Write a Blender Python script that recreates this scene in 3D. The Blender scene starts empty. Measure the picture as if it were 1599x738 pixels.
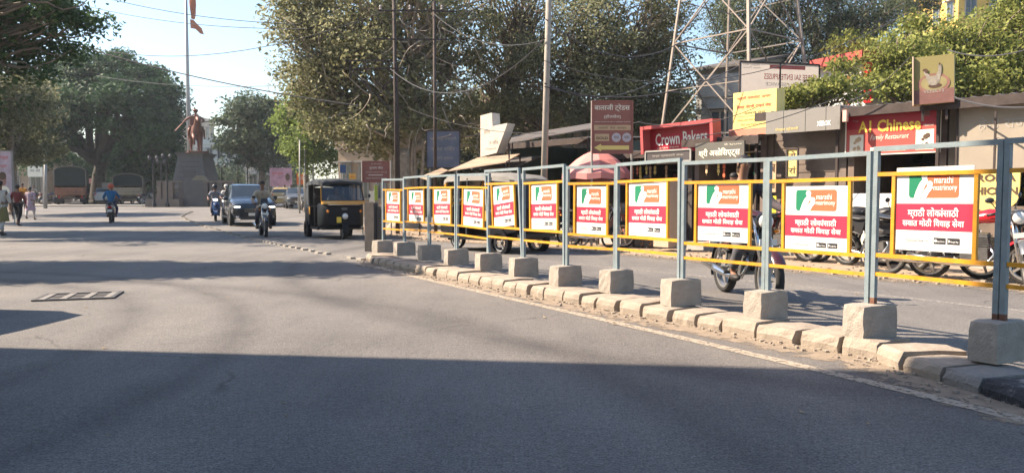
import bpy, math, random
import numpy as np
from mathutils import Vector, Matrix, Quaternion
R = math.radians
scn = bpy.context.scene
COL = scn.collection
rnd = random.Random(7)

# ------------------------------------------------------------------ camera, sky, sun
F = 1200.0; PITCH = math.atan(61.0 / F); CAMZ = 1.2
cd = bpy.data.cameras.new('camera'); cam = bpy.data.objects.new('camera', cd); COL.objects.link(cam)
cd.sensor_width = 36; cd.lens = 36 * F / 1599; cd.clip_end = 3000; cd.clip_start = .05
cam.location = (0, 0, CAMZ); cam.rotation_euler = (R(90) - PITCH, 0, 0); scn.camera = cam
SUN_AZ = R(7)      # degrees ahead of due left
SUN_EL = R(42)
w = bpy.data.worlds.new("World"); scn.world = w; w.use_nodes = True
nt = w.node_tree; bg = nt.nodes['Background']
sky = nt.nodes.new('ShaderNodeTexSky'); sky.sky_type = 'NISHITA'; sky.sun_disc = False
sky.sun_elevation = SUN_EL; sky.sun_rotation = R(277) ; sky.air_density = 1.4; sky.dust_density = 1.5; sky.ozone_density = 3.5
sky.altitude = 500
nt.links.new(sky.outputs[0], bg.inputs[0]); bg.inputs[1].default_value = .088
sd = bpy.data.lights.new('sun', 'SUN'); sun = bpy.data.objects.new('sun', sd); COL.objects.link(sun)
sd.energy = 5.0; sd.angle = R(.5); sd.color = (1, .845, .67)
svec = Vector((-math.cos(SUN_AZ) * math.cos(SUN_EL), math.sin(SUN_AZ) * math.cos(SUN_EL), math.sin(SUN_EL)))
sun.rotation_euler = (-svec).to_track_quat('-Z', 'Y').to_euler()
scn.view_settings.view_transform = 'Standard'; scn.view_settings.look = 'None'
scn.view_settings.exposure = 1.58; scn.view_settings.gamma = 1

# ------------------------------------------------------------------ terrain and picture geometry
def gz(x, y):
    t = max(0.0, y - 20) / 45
    return .85 * (1 - math.exp(-t * t))
def ray(px, py):
    cx = (px - 799.5) / F; cz = -(py - 369) / F
    return Vector((cx, math.cos(PITCH) + cz * math.sin(PITCH), -math.sin(PITCH) + cz * math.cos(PITCH)))
def G(px, py, h=0.0):
    d = ray(px, py); y = 10.0
    for _ in range(40):
        z = gz(0, y) + h
        if d.z >= -1e-4: y = 100; break
        t = (z - CAMZ) / d.z; y = .5 * y + .5 * min(t * d.y, 200)
    t = y / d.y
    return Vector((d.x * t, y, gz(0, y) + h))
def Y(px, py, y):
    d = ray(px, py); return Vector((d.x, d.y, d.z)) * (y / d.y) + Vector((0, 0, CAMZ))
def onplane(px, py, A, dv):
    d = ray(px, py); n = Vector((-dv[1], dv[0])); t = (A[0] * n.x + A[1] * n.y) / (d.x * n.x + d.y * n.y)
    return d * t + Vector((0, 0, CAMZ))
SA = Vector((7.1, 14.5)); SD = Vector((.63, -.776)).normalized(); SN = Vector((-.776, -.63)).normalized()
def SH(px, py, off=0.0):
    a = SA + SN * off; return onplane(px, py, a, SD)

# ------------------------------------------------------------------ materials
MATS = {}
def M(name, col, rough=.65, metal=0., ns=6., na=.18, bump=0., emit=0, spec=.4, coat=0, bs=None, dirt=None):
    if name in MATS: return MATS[name]
    m = bpy.data.materials.new(name); m.use_nodes = True; t = m.node_tree; b = t.nodes['Principled BSDF']
    b.inputs['Roughness'].default_value = rough; b.inputs['Metallic'].default_value = metal
    b.inputs['Specular IOR Level'].default_value = spec
    if coat: b.inputs['Coat Weight'].default_value = coat; b.inputs['Coat Roughness'].default_value = .1
    c = (*col, 1)
    tc = t.nodes.new('ShaderNodeTexCoord')
    n = t.nodes.new('ShaderNodeTexNoise'); n.inputs['Scale'].default_value = ns; n.inputs['Detail'].default_value = 6
    n.inputs['Roughness'].default_value = .65
    t.links.new(tc.outputs['Object'], n.inputs['Vector'])
    r = t.nodes.new('ShaderNodeValToRGB'); r.color_ramp.elements[0].position = .3; r.color_ramp.elements[1].position = .7
    r.color_ramp.elements[0].color = (*[v * (1 - na) for v in col], 1); r.color_ramp.elements[1].color = (*[min(1, v * (1 + na)) for v in col], 1)
    t.links.new(n.outputs['Fac'], r.inputs[0]); out = r.outputs[0]
    if dirt:
        n2 = t.nodes.new('ShaderNodeTexNoise'); n2.inputs['Scale'].default_value = dirt[1]; n2.inputs['Detail'].default_value = 8
        n2.inputs['Roughness'].default_value = .75
        t.links.new(tc.outputs['Object'], n2.inputs['Vector'])
        mr = t.nodes.new('ShaderNodeMapRange'); mr.inputs[1].default_value = .5; mr.inputs[2].default_value = .72; mr.inputs[4].default_value = dirt[2]
        t.links.new(n2.outputs['Fac'], mr.inputs[0])
        mx = t.nodes.new('ShaderNodeMix'); mx.data_type = 'RGBA'; t.links.new(mr.outputs[0], mx.inputs[0]); t.links.new(out, mx.inputs[6])
        mx.inputs[7].default_value = (*dirt[0], 1); out = mx.outputs[2]
    t.links.new(out, b.inputs['Base Color'])
    if emit: b.inputs['Emission Color'].default_value = c; b.inputs['Emission Strength'].default_value = emit
    if bump:
        nb = t.nodes.new('ShaderNodeTexNoise'); nb.inputs['Scale'].default_value = bs or ns * 6; nb.inputs['Detail'].default_value = 5
        t.links.new(tc.outputs['Object'], nb.inputs['Vector'])
        bp = t.nodes.new('ShaderNodeBump'); bp.inputs['Strength'].default_value = bump; bp.inputs['Distance'].default_value = .02
        t.links.new(nb.outputs['Fac'], bp.inputs['Height']); t.links.new(bp.outputs[0], b.inputs['Normal'])
    MATS[name] = m; return m
def glassmat():
    m = M('window glass', (.03, .04, .05), .06, 0, 2, .1, spec=.8); return m
def alpha_worn(m, scale, lo, hi, attr=None):
    """wear a flat painted or dusty sheet through with noise"""
    t = m.node_tree; b = t.nodes['Principled BSDF']; out = [n for n in t.nodes if n.type == 'OUTPUT_MATERIAL'][0]
    tc = t.nodes.new('ShaderNodeTexCoord'); n = t.nodes.new('ShaderNodeTexNoise'); n.inputs['Scale'].default_value = scale; n.inputs['Detail'].default_value = 9
    n.inputs['Roughness'].default_value = .7
    t.links.new(tc.outputs['Object'], n.inputs['Vector']); src = n.outputs['Fac']
    if attr:
        a = t.nodes.new('ShaderNodeAttribute'); a.attribute_name = attr
        ad = t.nodes.new('ShaderNodeMath'); ad.operation = 'ADD'; t.links.new(src, ad.inputs[0]); t.links.new(a.outputs['Fac'], ad.inputs[1]); src = ad.outputs[0]
    mr = t.nodes.new('ShaderNodeMapRange'); mr.inputs[1].default_value = lo; mr.inputs[2].default_value = hi
    t.links.new(src, mr.inputs[0]); t.links.new(mr.outputs[0], b.inputs['Alpha'])

def leafmat(name, c1, c2, trans=.35):
    m = bpy.data.materials.new(name); m.use_nodes = True; t = m.node_tree; b = t.nodes['Principled BSDF']
    g = t.nodes.new('ShaderNodeNewGeometry'); r = t.nodes.new('ShaderNodeValToRGB')
    r.color_ramp.elements[0].color = (*c1, 1); r.color_ramp.elements[1].color = (*c2, 1)
    t.links.new(g.outputs['Random Per Island'], r.inputs[0]); t.links.new(r.outputs[0], b.inputs['Base Color'])
    b.inputs['Roughness'].default_value = .6; b.inputs['Specular IOR Level'].default_value = .14
    tr = t.nodes.new('ShaderNodeBsdfTranslucent'); t.links.new(r.outputs[0], tr.inputs[0])
    mx = t.nodes.new('ShaderNodeMixShader'); mx.inputs[0].default_value = trans
    out = [n for n in t.nodes if n.type == 'OUTPUT_MATERIAL'][0]
    t.links.new(b.outputs[0], mx.inputs[1]); t.links.new(tr.outputs[0], mx.inputs[2]); t.links.new(mx.outputs[0], out.inputs[0])
    return m

# ------------------------------------------------------------------ mesh helpers
class MB:
    def __init__(s): s.v = []; s.f = []; s.m = []; s.mi = 0
    def add(s, vs, fs):
        o = len(s.v); s.v += [tuple(v) for v in vs]; s.f += [tuple(i + o for i in f) for f in fs]; s.m += [s.mi] * len(fs); return s
    def box(s, c, d, rz=0, mat=None):
        x, y, z = d[0] / 2, d[1] / 2, d[2] / 2
        vs = [Vector((a * x, b * y, e * z)) for e in (-1, 1) for b in (-1, 1) for a in (-1, 1)]
        if rz: q = Matrix.Rotation(rz, 3, 'Z'); vs = [q @ v for v in vs]
        if mat is not None: vs = [mat @ v for v in vs]
        c = Vector(c)
        return s.add([v + c for v in vs], [(0, 2, 3, 1), (4, 5, 7, 6), (0, 1, 5, 4), (2, 6, 7, 3), (0, 4, 6, 2), (1, 3, 7, 5)])
    def bar(s, p, q, wd, ht=None, up=(0, 0, 1)):
        p = Vector(p); q = Vector(q); ht = ht or wd; d = (q - p).normalized(); u = Vector(up)
        if abs(d.dot(u)) > .98: u = Vector((0, 1, 0))
        sd_ = d.cross(u).normalized(); u = sd_.cross(d).normalized(); a = sd_ * wd / 2; b = u * ht / 2
        vs = [p - a - b, p + a - b, p + a + b, p - a + b, q - a - b, q + a - b, q + a + b, q - a + b]
        return s.add(vs, [(0, 1, 2, 3), (7, 6, 5, 4), (0, 4, 5, 1), (1, 5, 6, 2), (2, 6, 7, 3), (3, 7, 4, 0)])
    def tube(s, pts, rs, n=8, cap=True):
        pts = [Vector(p) for p in pts]
        if not hasattr(rs, '__len__'): rs = [rs] * len(pts)
        o = len(s.v); k = len(pts); prev = None
        for i, p in enumerate(pts):
            d = (pts[min(i + 1, k - 1)] - pts[max(i - 1, 0)]).normalized()
            if prev is None:
                u = Vector((0, 0, 1)) if abs(d.z) < .9 else Vector((1, 0, 0)); u = (u - d * u.dot(d)).normalized()
            else:
                u = (prev - d * prev.dot(d)); u = u.normalized() if u.length > 1e-6 else Vector((1, 0, 0))
            prev = u; v_ = d.cross(u)
            for j in range(n):
                a = 2 * math.pi * j / n; s.v.append(tuple(p + (u * math.cos(a) + v_ * math.sin(a)) * rs[i]))
        for i in range(k - 1):
            for j in range(n):
                a = o + i * n + j; b = o + i * n + (j + 1) % n; s.f.append((a, b, b + n, a + n)); s.m.append(s.mi)
        if cap:
            s.f.append(tuple(o + j for j in reversed(range(n)))); s.f.append(tuple(o + (k - 1) * n + j for j in range(n))); s.m += [s.mi] * 2
        return s
    def lathe(s, prof, c=(0, 0, 0), axis='Z', n=20, closed=False):
        o = len(s.v); c = Vector(c)
        for r, h in prof:
            for j in range(n):
                a = 2 * math.pi * j / n; x, y = r * math.cos(a), r * math.sin(a)
                v = {'Z': (x, y, h), 'Y': (x, h, y), 'X': (h, x, y)}[axis]; s.v.append(tuple(Vector(v) + c))
        k = len(prof)
        for i in range(k if closed else k - 1):
            for j in range(n):
                a = o + i * n + j; b = o + i * n + (j + 1) % n; i2 = (i + 1) % k; a2 = o + i2 * n + j; b2 = o + i2 * n + (j + 1) % n
                s.f.append((a, b, b2, a2)); s.m.append(s.mi)
        return s
    def prism(s, poly, y0, y1):
        """polygon in x,z extruded along y"""
        n = len(poly); vs = [(x, y0, z) for x, z in poly] + [(x, y1, z) for x, z in poly]
        fs = [tuple(range(n)), tuple(reversed(range(n, 2 * n)))] + [(i, i + n, (i + 1) % n + n, (i + 1) % n) for i in range(n)]
        return s.add(vs, fs)
    def ell(s, c, r, n=10, m=7, q=None):
        o = len(s.v); c = Vector(c)
        for i in range(m + 1):
            th = math.pi * i / m
            for j in range(n):
                a = 2 * math.pi * j / n; v = Vector((r[0] * math.sin(th) * math.cos(a), r[1] * math.sin(th) * math.sin(a), r[2] * math.cos(th)))
                if q: v = q @ v
                s.v.append(tuple(v + c))
        for i in range(m):
            for j in range(n):
                a = o + i * n + j; b = o + i * n + (j + 1) % n; s.f.append((a, a + n, b + n, b)); s.m.append(s.mi)
        return s
    def mesh(s, name, mats, smooth=False):
        me = bpy.data.meshes.new(name); me.from_pydata(s.v, [], s.f)
        if not isinstance(mats, (list, tuple)): mats = [mats]
        for m in mats: me.materials.append(m)
        if any(s.m): me.polygons.foreach_set('material_index', s.m)
        if smooth: me.polygons.foreach_set('use_smooth', [True] * len(s.f))
        me.update(); return me
    def obj(s, name, mats, parent=None, smooth=False, loc=None, rz=0):
        return link(name, s.mesh(name, mats, smooth), parent, loc, rz)
def link(name, me, parent=None, loc=None, rz=0):
    o = bpy.data.objects.new(name, me); COL.objects.link(o)
    if parent is not None: o.parent = parent
    if loc is not None: o.location = loc
    if rz: o.rotation_euler.z = rz
    return o
def tag(o, label=None, cat=None, group=None, kind=None):
    if label: o['label'] = label
    if cat: o['category'] = cat
    if group: o['group'] = group
    if kind: o['kind'] = kind
    return o
def thing(name, label, cat, loc=(0, 0, 0), rz=0, group=None):
    o = bpy.data.objects.new(name, None); COL.objects.link(o); o.location = loc; o.rotation_euler = (0, 0, rz); o.empty_display_size = .2
    return tag(o, label, cat, group)
def kids(o): return [c for c in COL.objects if c.parent == o]
def copy_tree(o, loc=None, rz=None, label=None, parent=None):
    c = o.copy(); COL.objects.link(c); c.parent = parent
    if loc is not None: c.location = loc
    if rz is not None: c.rotation_euler.z = rz
    if label: c['label'] = label
    for k in list(o.children): copy_tree(k, parent=c)
    return c
def struct(o): return tag(o, kind='structure')

# lettering: glyph meshes laid out in local x (right), z (up), facing -y
TXT = {}
def text_mesh(s, width=None, height=None, depth=.002, mat=None, mirror=False, bold=0.0, shear=0.0):
    key = (s, width, height, depth, mat.name, mirror, bold, shear)
    if key in TXT: return TXT[key]
    c = bpy.data.curves.new('t', 'FONT'); c.body = s; c.size = 1; c.align_x = 'CENTER'; c.align_y = 'CENTER'; c.resolution_u = 2; c.shear = shear
    deva = any(ord(ch) > 0x900 for ch in s); c.offset = 0 if deva else bold
    o = bpy.data.objects.new('t', c); COL.objects.link(o)
    me = bpy.data.meshes.new_from_object(o.evaluated_get(bpy.context.evaluated_depsgraph_get()))
    bpy.data.objects.remove(o); bpy.data.curves.remove(c)
    n = len(me.vertices); co = np.zeros(n * 3); me.vertices.foreach_get('co', co); co = co.reshape(-1, 3)
    mn = co.min(0); mx = co.max(0); ce = (mn + mx) / 2; co -= ce
    sx = (width / (mx[0] - mn[0])) if width else None; sz = (height / (mx[1] - mn[1])) if height else None
    sx = sx or sz; sz = sz or sx
    out = np.zeros_like(co); out[:, 0] = co[:, 0] * sx * (-1 if mirror else 1); out[:, 2] = co[:, 1] * sz; out[:, 1] = -depth
    me.vertices.foreach_set('co', out.ravel()); me.name = 'lettering'
    if deva and bold:       # a heavier hand: the strokes laid again beside themselves, a hair apart in depth
        fs = [tuple(p.vertices) for p in me.polygons]; V_ = []; F_ = []; st_ = bold * .9 * (sz if sz else 1)
        for q, (ax_, az_) in enumerate(((-1, 0), (1, 0), (0, .6), (0, -.6))):
            V_ += [(x + ax_ * st_, y - .0002 * q, z + az_ * st_) for x, y, z in out]; F_ += [tuple(i + q * n for i in f) for f in fs]
        me = bpy.data.meshes.new('lettering'); me.from_pydata(V_, [], F_)
    me.materials.clear(); me.materials.append(mat); me.update(); TXT[key] = me
    return me
def text(s, parent, x, z, width=None, height=None, mat=None, y=0, name='lettering', **k):
    return link(name, text_mesh(s, width, height, mat=mat, **k), parent, (x, y, z))

# skinned continuous bodies
def skin_mesh(name, V, E, Rr, mats, root=0, lev=1):
    me = bpy.data.meshes.new('s'); me.from_pydata([tuple(v) for v in V], E, []); o = bpy.data.objects.new('s', me); COL.objects.link(o)
    md = o.modifiers.new('k', 'SKIN'); md.use_smooth_shade = True
    for i, r in enumerate(Rr):
        sv = me.skin_vertices[0].data[i]; sv.radius = (r, r) if not hasattr(r, '__len__') else r; sv.use_root = (i == root)
    if lev: sb = o.modifiers.new('b', 'SUBSURF'); sb.levels = lev; sb.render_levels = lev
    res = bpy.data.meshes.new_from_object(o.evaluated_get(bpy.context.evaluated_depsgraph_get()))
    bpy.data.objects.remove(o); res.name = name; res.materials.clear()
    for m in (mats if isinstance(mats, (list, tuple)) else [mats]): res.materials.append(m)
    res.polygons.foreach_set('use_smooth', [True] * len(res.polygons))
    return res

# ================================================================== GROUND
def asphalt():
    m = bpy.data.materials.new('asphalt'); m.use_nodes = True; t = m.node_tree; b = t.nodes['Principled BSDF']; L = t.links.new
    tc = t.nodes.new('ShaderNodeTexCoord')
    def noise(sc, det=6, ro=.6, vec=None):
        n = t.nodes.new('ShaderNodeTexNoise'); n.inputs['Scale'].default_value = sc; n.inputs['Detail'].default_value = det; n.inputs['Roughness'].default_value = ro
        L(vec or tc.outputs['Object'], n.inputs['Vector']); return n.outputs['Fac']
    def ramp(s, p0, c0, p1, c1):
        r = t.nodes.new('ShaderNodeValToRGB'); r.color_ramp.elements[0].position = p0; r.color_ramp.elements[1].position = p1
        r.color_ramp.elements[0].color = (*c0, 1); r.color_ramp.elements[1].color = (*c1, 1); L(s, r.inputs[0]); return r.outputs[0]
    def mix(a, b_, f, mode='MULTIPLY'):
        x = t.nodes.new('ShaderNodeMix'); x.data_type = 'RGBA'; x.blend_type = mode; x.inputs[0].default_value = f; L(a, x.inputs[6]); L(b_, x.inputs[7]); return x.outputs[2]
    mp = t.nodes.new('ShaderNodeMapping'); mp.inputs['Rotation'].default_value = (0, 0, R(-25)); mp.inputs['Scale'].default_value = (1, .12, 1); L(tc.outputs['Object'], mp.inputs[0])
    base = ramp(noise(.35, 8, .65), .34, (.136, .129, .122), .66, (.200, .190, .178))
    streak = ramp(noise(1.6, 6, .6, mp.outputs[0]), .3, (.82, .82, .84), .7, (1.08, 1.06, 1.03))
    grit = ramp(noise(75, 5, .85), .38, (.30, .30, .32), .62, (1.7, 1.67, 1.62))
    grit2 = ramp(noise(22, 6, .85), .36, (.66, .66, .68), .64, (1.28, 1.27, 1.25))
    stain = ramp(noise(2.3, 9, .75), .60, (1, 1, 1), .74, (.80, .80, .81))
    v = t.nodes.new('ShaderNodeTexVoronoi'); v.inputs['Scale'].default_value = 7; L(tc.outputs['Object'], v.inputs['Vector'])
    spot = ramp(v.outputs['Distance'], .012, (.45, .43, .42), .03, (1, 1, 1))
    c = mix(base, streak, 1); c = mix(c, grit, .8); c = mix(c, grit2, .8); c = mix(c, stain, 1); c = mix(c, spot, .7)
    pitm = ramp(noise(.9, 5, .7), .50, (0, 0, 0), .68, (1, 1, 1)); pits = ramp(noise(38, 6, .9), .40, (.40, .40, .42), .50, (1, 1, 1))
    xx = t.nodes.new('ShaderNodeMix'); xx.data_type = 'RGBA'; xx.blend_type = 'MULTIPLY'; L(pitm, xx.inputs[0]); L(c, xx.inputs[6]); L(pits, xx.inputs[7]); c = xx.outputs[2]
    vc = t.nodes.new('ShaderNodeTexVoronoi'); vc.feature = 'DISTANCE_TO_EDGE'; vc.inputs['Scale'].default_value = .55
    wv = t.nodes.new('ShaderNodeTexNoise'); wv.inputs['Scale'].default_value = 3; L(tc.outputs['Object'], wv.inputs['Vector'])
    ma = t.nodes.new('ShaderNodeMix'); ma.data_type = 'RGBA'; ma.inputs[0].default_value = .25; L(tc.outputs['Object'], ma.inputs[6]); L(wv.outputs['Color'], ma.inputs[7]); L(ma.outputs[2], vc.inputs['Vector'])
    ck = ramp(vc.outputs['Distance'], .0015, (.45, .44, .43), .006, (1, 1, 1)); ckm = ramp(noise(.5, 3, .6), .50, (0, 0, 0), .60, (.8, .8, .8))
    xx = t.nodes.new('ShaderNodeMix'); xx.data_type = 'RGBA'; xx.blend_type = 'MULTIPLY'; L(ckm, xx.inputs[0]); L(c, xx.inputs[6]); L(ck, xx.inputs[7]); c = xx.outputs[2]
    # polished oily wheel arcs that turn across the junction
    for cx, cy, rr, wd in ((-9.5, 5.2, 6.2, .16), (-9.8, 4.9, 7.6, .14), (-8.0, 2.0, 9.2, .2), (8.5, 15.5, 12.5, .18)):
        mp2 = t.nodes.new('ShaderNodeMapping'); mp2.inputs['Location'].default_value = (-cx, -cy, 0); L(tc.outputs['Object'], mp2.inputs[0])
        le = t.nodes.new('ShaderNodeVectorMath'); le.operation = 'LENGTH'; L(mp2.outputs[0], le.inputs[0])
        sb = t.nodes.new('ShaderNodeMath'); sb.operation = 'SUBTRACT'; sb.inputs[1].default_value = rr; L(le.outputs['Value'], sb.inputs[0])
        ab = t.nodes.new('ShaderNodeMath'); ab.operation = 'ABSOLUTE'; L(sb.outputs[0], ab.inputs[0])
        c = mix(c, ramp(ab.outputs[0], 0.0, (.66, .66, .68), wd * 1.8, (1, 1, 1)), .8)
    L(c, b.inputs['Base Color']); b.inputs['Roughness'].default_value = .82; b.inputs['Specular IOR Level'].default_value = .25
    bp = t.nodes.new('ShaderNodeBump'); bp.inputs['Strength'].default_value = .8; bp.inputs['Distance'].default_value = .012
    L(noise(75, 5, .85), bp.inputs['Height']); L(bp.outputs[0], b.inputs['Normal'])
    return m
def grid_sheet(name, xs, ys, mat, h=0.0):
    mb = MB(); nx = len(xs)
    mb.v = [(x, y, gz(x, y) + h) for y in ys for x in xs]
    mb.f = [(j * nx + i, j * nx + i + 1, (j + 1) * nx + i + 1, (j + 1) * nx + i) for j in range(len(ys) - 1) for i in range(nx - 1)]; mb.m = [0] * len(mb.f)
    return mb.obj(name, mat, smooth=True)
ys = [-60, -30, -10] + [float(v) for v in range(0, 140, 2)] + [160, 200, 300, 500, 900]
xs = [-900, -300, -120, -60, -30, -15, 0, 15, 30, 60, 120, 300, 900]
struct(grid_sheet('road', xs, ys, asphalt()))

DUST = M('road dust', (.235, .185, .135), .95, 0, 9, .22, .6, bs=70, dirt=((.17, .14, .105), 5, .7))
PAINT = M('worn road paint', (.315, .265, .205), .8, 0, 30, .16, .3)
alpha_worn(PAINT, 22, .36, .50)
def strip(name, left, right, mat, h, edge=None, seg=.25):
    """sheet between two polylines with the same number of points, resampled and laid on the terrain"""
    mb = MB(); rows = []
    for i in range(len(left) - 1):
        a0, a1, b0, b1 = (Vector(p) for p in (left[i], left[i + 1], right[i], right[i + 1])); n = max(1, int(((a1 - a0).length + (b1 - b0).length) / 2 / seg))
        for k in range(n + (i == len(left) - 2)): rows.append((a0.lerp(a1, k / n), b0.lerp(b1, k / n)))
    cols = 7 if edge else 2; at = []
    for a, b in rows:
        for j in range(cols):
            f = j / (cols - 1); p = a.lerp(b, f); mb.v.append((p.x, p.y, gz(p.x, p.y) + h)); at.append(edge[j] if edge else 0)
    for i in range(len(rows) - 1):
        for j in range(cols - 1):
            o = i * cols + j; mb.f.append((o, o + cols, o + cols + 1, o + 1)); mb.m.append(0)
    o = mb.obj(name, mat)
    if edge:
        a = o.data.attributes.new('wear', 'FLOAT', 'POINT'); a.data.foreach_set('value', at)
    return o
def xy(v): return (v[0], v[1])
# median kerb: front foot line (left carriageway side)
KF = [G(572, 404), G(576, 412), G(609, 416.5), G(656, 427.5), G(693, 433.5), G(732, 442), G(800, 456.5), G(858, 468.5), G(923, 481.5), G(969, 489), G(1038, 501), G(1117, 513), G(1239, 538), G(1350, 561), G(1390, 572), G(1480, 600), G(1584, 632), G(1720, 676)]
KF = [Vector(xy(p)) for p in KF]
def smooth_line(P, deg, keep=0):
    ys_ = np.array([p.y for p in P]); xs_ = np.array([p.x for p in P]); c = np.polyfit(ys_[keep:], xs_[keep:], deg)
    return P[:keep] + [Vector((float(np.polyval(c, p.y)), p.y)) for p in P[keep:]]
KF = KF[:1] + smooth_line(KF[1:14], 3) + smooth_line(KF[14:], 1)
PD = []
for i in range(len(KF)):
    d = (KF[min(i + 1, len(KF) - 1)] - KF[max(0, i - 1)]).normalized(); PD.append(Vector((-d.y, d.x)) * -1)
# PD points to the left carriageway side (towards camera side)
PD = [(-p if p.x > 0 else p) for p in PD]
alpha_worn(DUST, 5.5, .5, .62, 'wear')
# painted edge line, along the kerb
EL = [G(*p) for p in ((588, 416), (640, 431), (700, 444), (800, 469), (870, 482), (969, 500), (1056, 528.5), (1200, 562), (1400, 607), (1599, 655), (1760, 694))]
EL = smooth_line([Vector(xy(p)) for p in EL], 3)
def offs(pl, d):
    out = []
    for i in range(len(pl)):
        t = (pl[min(i + 1, len(pl) - 1)] - pl[max(0, i - 1)]).normalized(); out.append(pl[i] + Vector((t.y, -t.x)) * d)
    return out
# travelling from far to near, (t.y,-t.x) with t=(.5,-.86) is (-.86,-.5): towards the left carriageway
struct(strip('painted_edge_line', offs(EL, .06), offs(EL, -.06), PAINT, .0035))
struct(strip('kerb_dust', offs(KF[1:], .52), offs(KF[1:], -.25), DUST, .0018, edge=[-.25, -.04, .08, .2, .4, .5, .5]))
LC = [Vector(xy(G(*p))) for p in ((700, 392), (760, 397), (823, 404.5), (959, 418), (1095, 431), (1280, 450), (1450, 469), (1700, 497))]
PAINT2 = M('faint lane paint', (.30, .27, .24), .8, 0, 30, .1, .2); alpha_worn(PAINT2, 20, .42, .56)
struct(strip('painted_lane_line', offs(LC, .05), offs(LC, -.05), PAINT2, .0025))
# right verge: beaten earth between the road and the shops
VE = [Vector(xy(G(*p))) for p in ((520, 352), (585, 364), (640, 374), (760, 381), (900, 391.5), (1030, 403), (1150, 415), (1299, 430), (1450, 443), (1599, 455), (1900, 490))]
EARTH = M('beaten earth', (.30, .225, .16), .95, 0, 2.5, .2, .7, bs=40, dirt=((.20, .155, .115), 1.2, .7))
alpha_worn(EARTH, 3.2, .45, .55, 'wear')
struct(strip('dirt_verge', offs(VE, .35), offs(VE, -9.0), EARTH, .003, edge=[-.2, .5, .5, .5, .5, .5, .5]))
# a second thin drift just at the road edge
struct(strip('verge_dust', offs(VE, .9), offs(VE, -.3), DUST, .006, edge=[-.3, -.2, -.12, -.05, .02, .05, .1]))
# left carriageway far side footpath
FPM = M('paving', (.27, .245, .21), .85, 0, 3, .2, .4)
FP = [Vector(xy(G(*p))) for p in ((-900, 330), (-300, 322), (0, 320.5), (80, 320), (235, 319.5))]
mb = MB()
fpy = 60.5
mb.box((-70, fpy + 4, gz(0, 62) - .13), (82, 8, .4))
struct(mb.obj('far_pavement', FPM))

# raised concrete studs of the broken divider far up the road
STUD = M('concrete stud', (.25, .225, .195), .9, 0, 12, .25, .3)
DV = [Vector(xy(G(*p))) for p in ((572, 407), (540, 402.5), (505, 396), (470, 389), (435, 382), (400, 374.5), (370, 367), (340, 359), (310, 350), (292, 343), (285, 338), (292, 333.5), (301, 330.5))]
tdv = thing('road_stud_row', 'broken line of low concrete studs curving from the median tip toward the statue', 'road studs', (0, 0, 0))
DVS = M('studded line paint', (.30, .27, .225), .85, 0, 14, .2); alpha_worn(DVS, 9, .46, .60)
o = strip('painted_line', offs(DV, .22), offs(DV, .10), DVS, .003); o.parent = tdv
o = strip('painted_line', offs(DV, -.10), offs(DV, -.22), DVS, .003); o.parent = tdv
stm = MB().box((0, 0, .02), (.26, .12, .05)).mesh('stud', STUD)
for i in range(len(DV) - 1):
    a, b = DV[i], DV[i + 1]; n = max(1, int((b - a).length / .42)); an = math.atan2((b - a).y, (b - a).x)
    for k in range(n):
        if rnd.random() < .16: continue
        p = a.lerp(b, (k + .5) / n); o = link('stud', stm, tdv, (p.x, p.y, gz(*p)), an + rnd.uniform(-.1, .1)); o.scale = (rnd.uniform(.7, 1.1), rnd.uniform(.8, 1.2), rnd.uniform(.6, 1.1))

# ================================================================== MEDIAN KERB
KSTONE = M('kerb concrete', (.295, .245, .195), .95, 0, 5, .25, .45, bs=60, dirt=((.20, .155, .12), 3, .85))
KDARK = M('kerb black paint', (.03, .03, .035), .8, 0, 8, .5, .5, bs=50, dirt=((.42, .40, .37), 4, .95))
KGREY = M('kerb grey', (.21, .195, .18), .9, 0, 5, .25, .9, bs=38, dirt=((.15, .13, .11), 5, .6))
KH = .13
def kerb_mesh(ln, wd, h, seed, mat):
    r = random.Random(seed); nx, nz = 5, 3
    # cross-section: rounded outer top edge, profile in (y across, z)
    prof = [(0, -.06), (-.012, h * .45), (.004, h * .82), (.022, h * .985), (.12, h), (wd * .6, h + .004), (wd, h - .004), (wd + .01, -.06)]
    mb = MB(); k = len(prof)
    for i in range(nx):
        f = i / (nx - 1); x = (f - .5) * ln; e = .007 if i in (0, nx - 1) else 0
        for j, (y, z) in enumerate(prof):
            a = .007 if 0 < j < k - 1 else .003
            mb.v.append((x + r.uniform(-.005, .005), y + e + r.uniform(-a, a), z - e * .9 * (j not in (0, k - 1)) + r.uniform(-a, a) * .6))
    for i in range(nx - 1):
        for j in range(k - 1): o = i * k + j; mb.f.append((o, o + 1, o + k + 1, o + k)); mb.m.append(0)
    mb.f.append(tuple(reversed(range(k)))); mb.f.append(tuple((nx - 1) * k + j for j in range(k))); mb.m += [0, 0]
    return mb.mesh('kerb_stone', mat)
kerb = thing('median_kerb', None, None); kerb['kind'] = 'structure'
seg = []
cum = [0]
for i in range(len(KF) - 1): cum.append(cum[-1] + (KF[i + 1] - KF[i]).length)
def kpt(s):
    for i in range(len(KF) - 1):
        if s <= cum[i + 1] or i == len(KF) - 2:
            t = (s - cum[i]) / (cum[i + 1] - cum[i]); return KF[i].lerp(KF[i + 1], t), (KF[i + 1] - KF[i]).normalized()
s = .02; ki = 0; nearjump = cum[13] + .12
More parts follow.
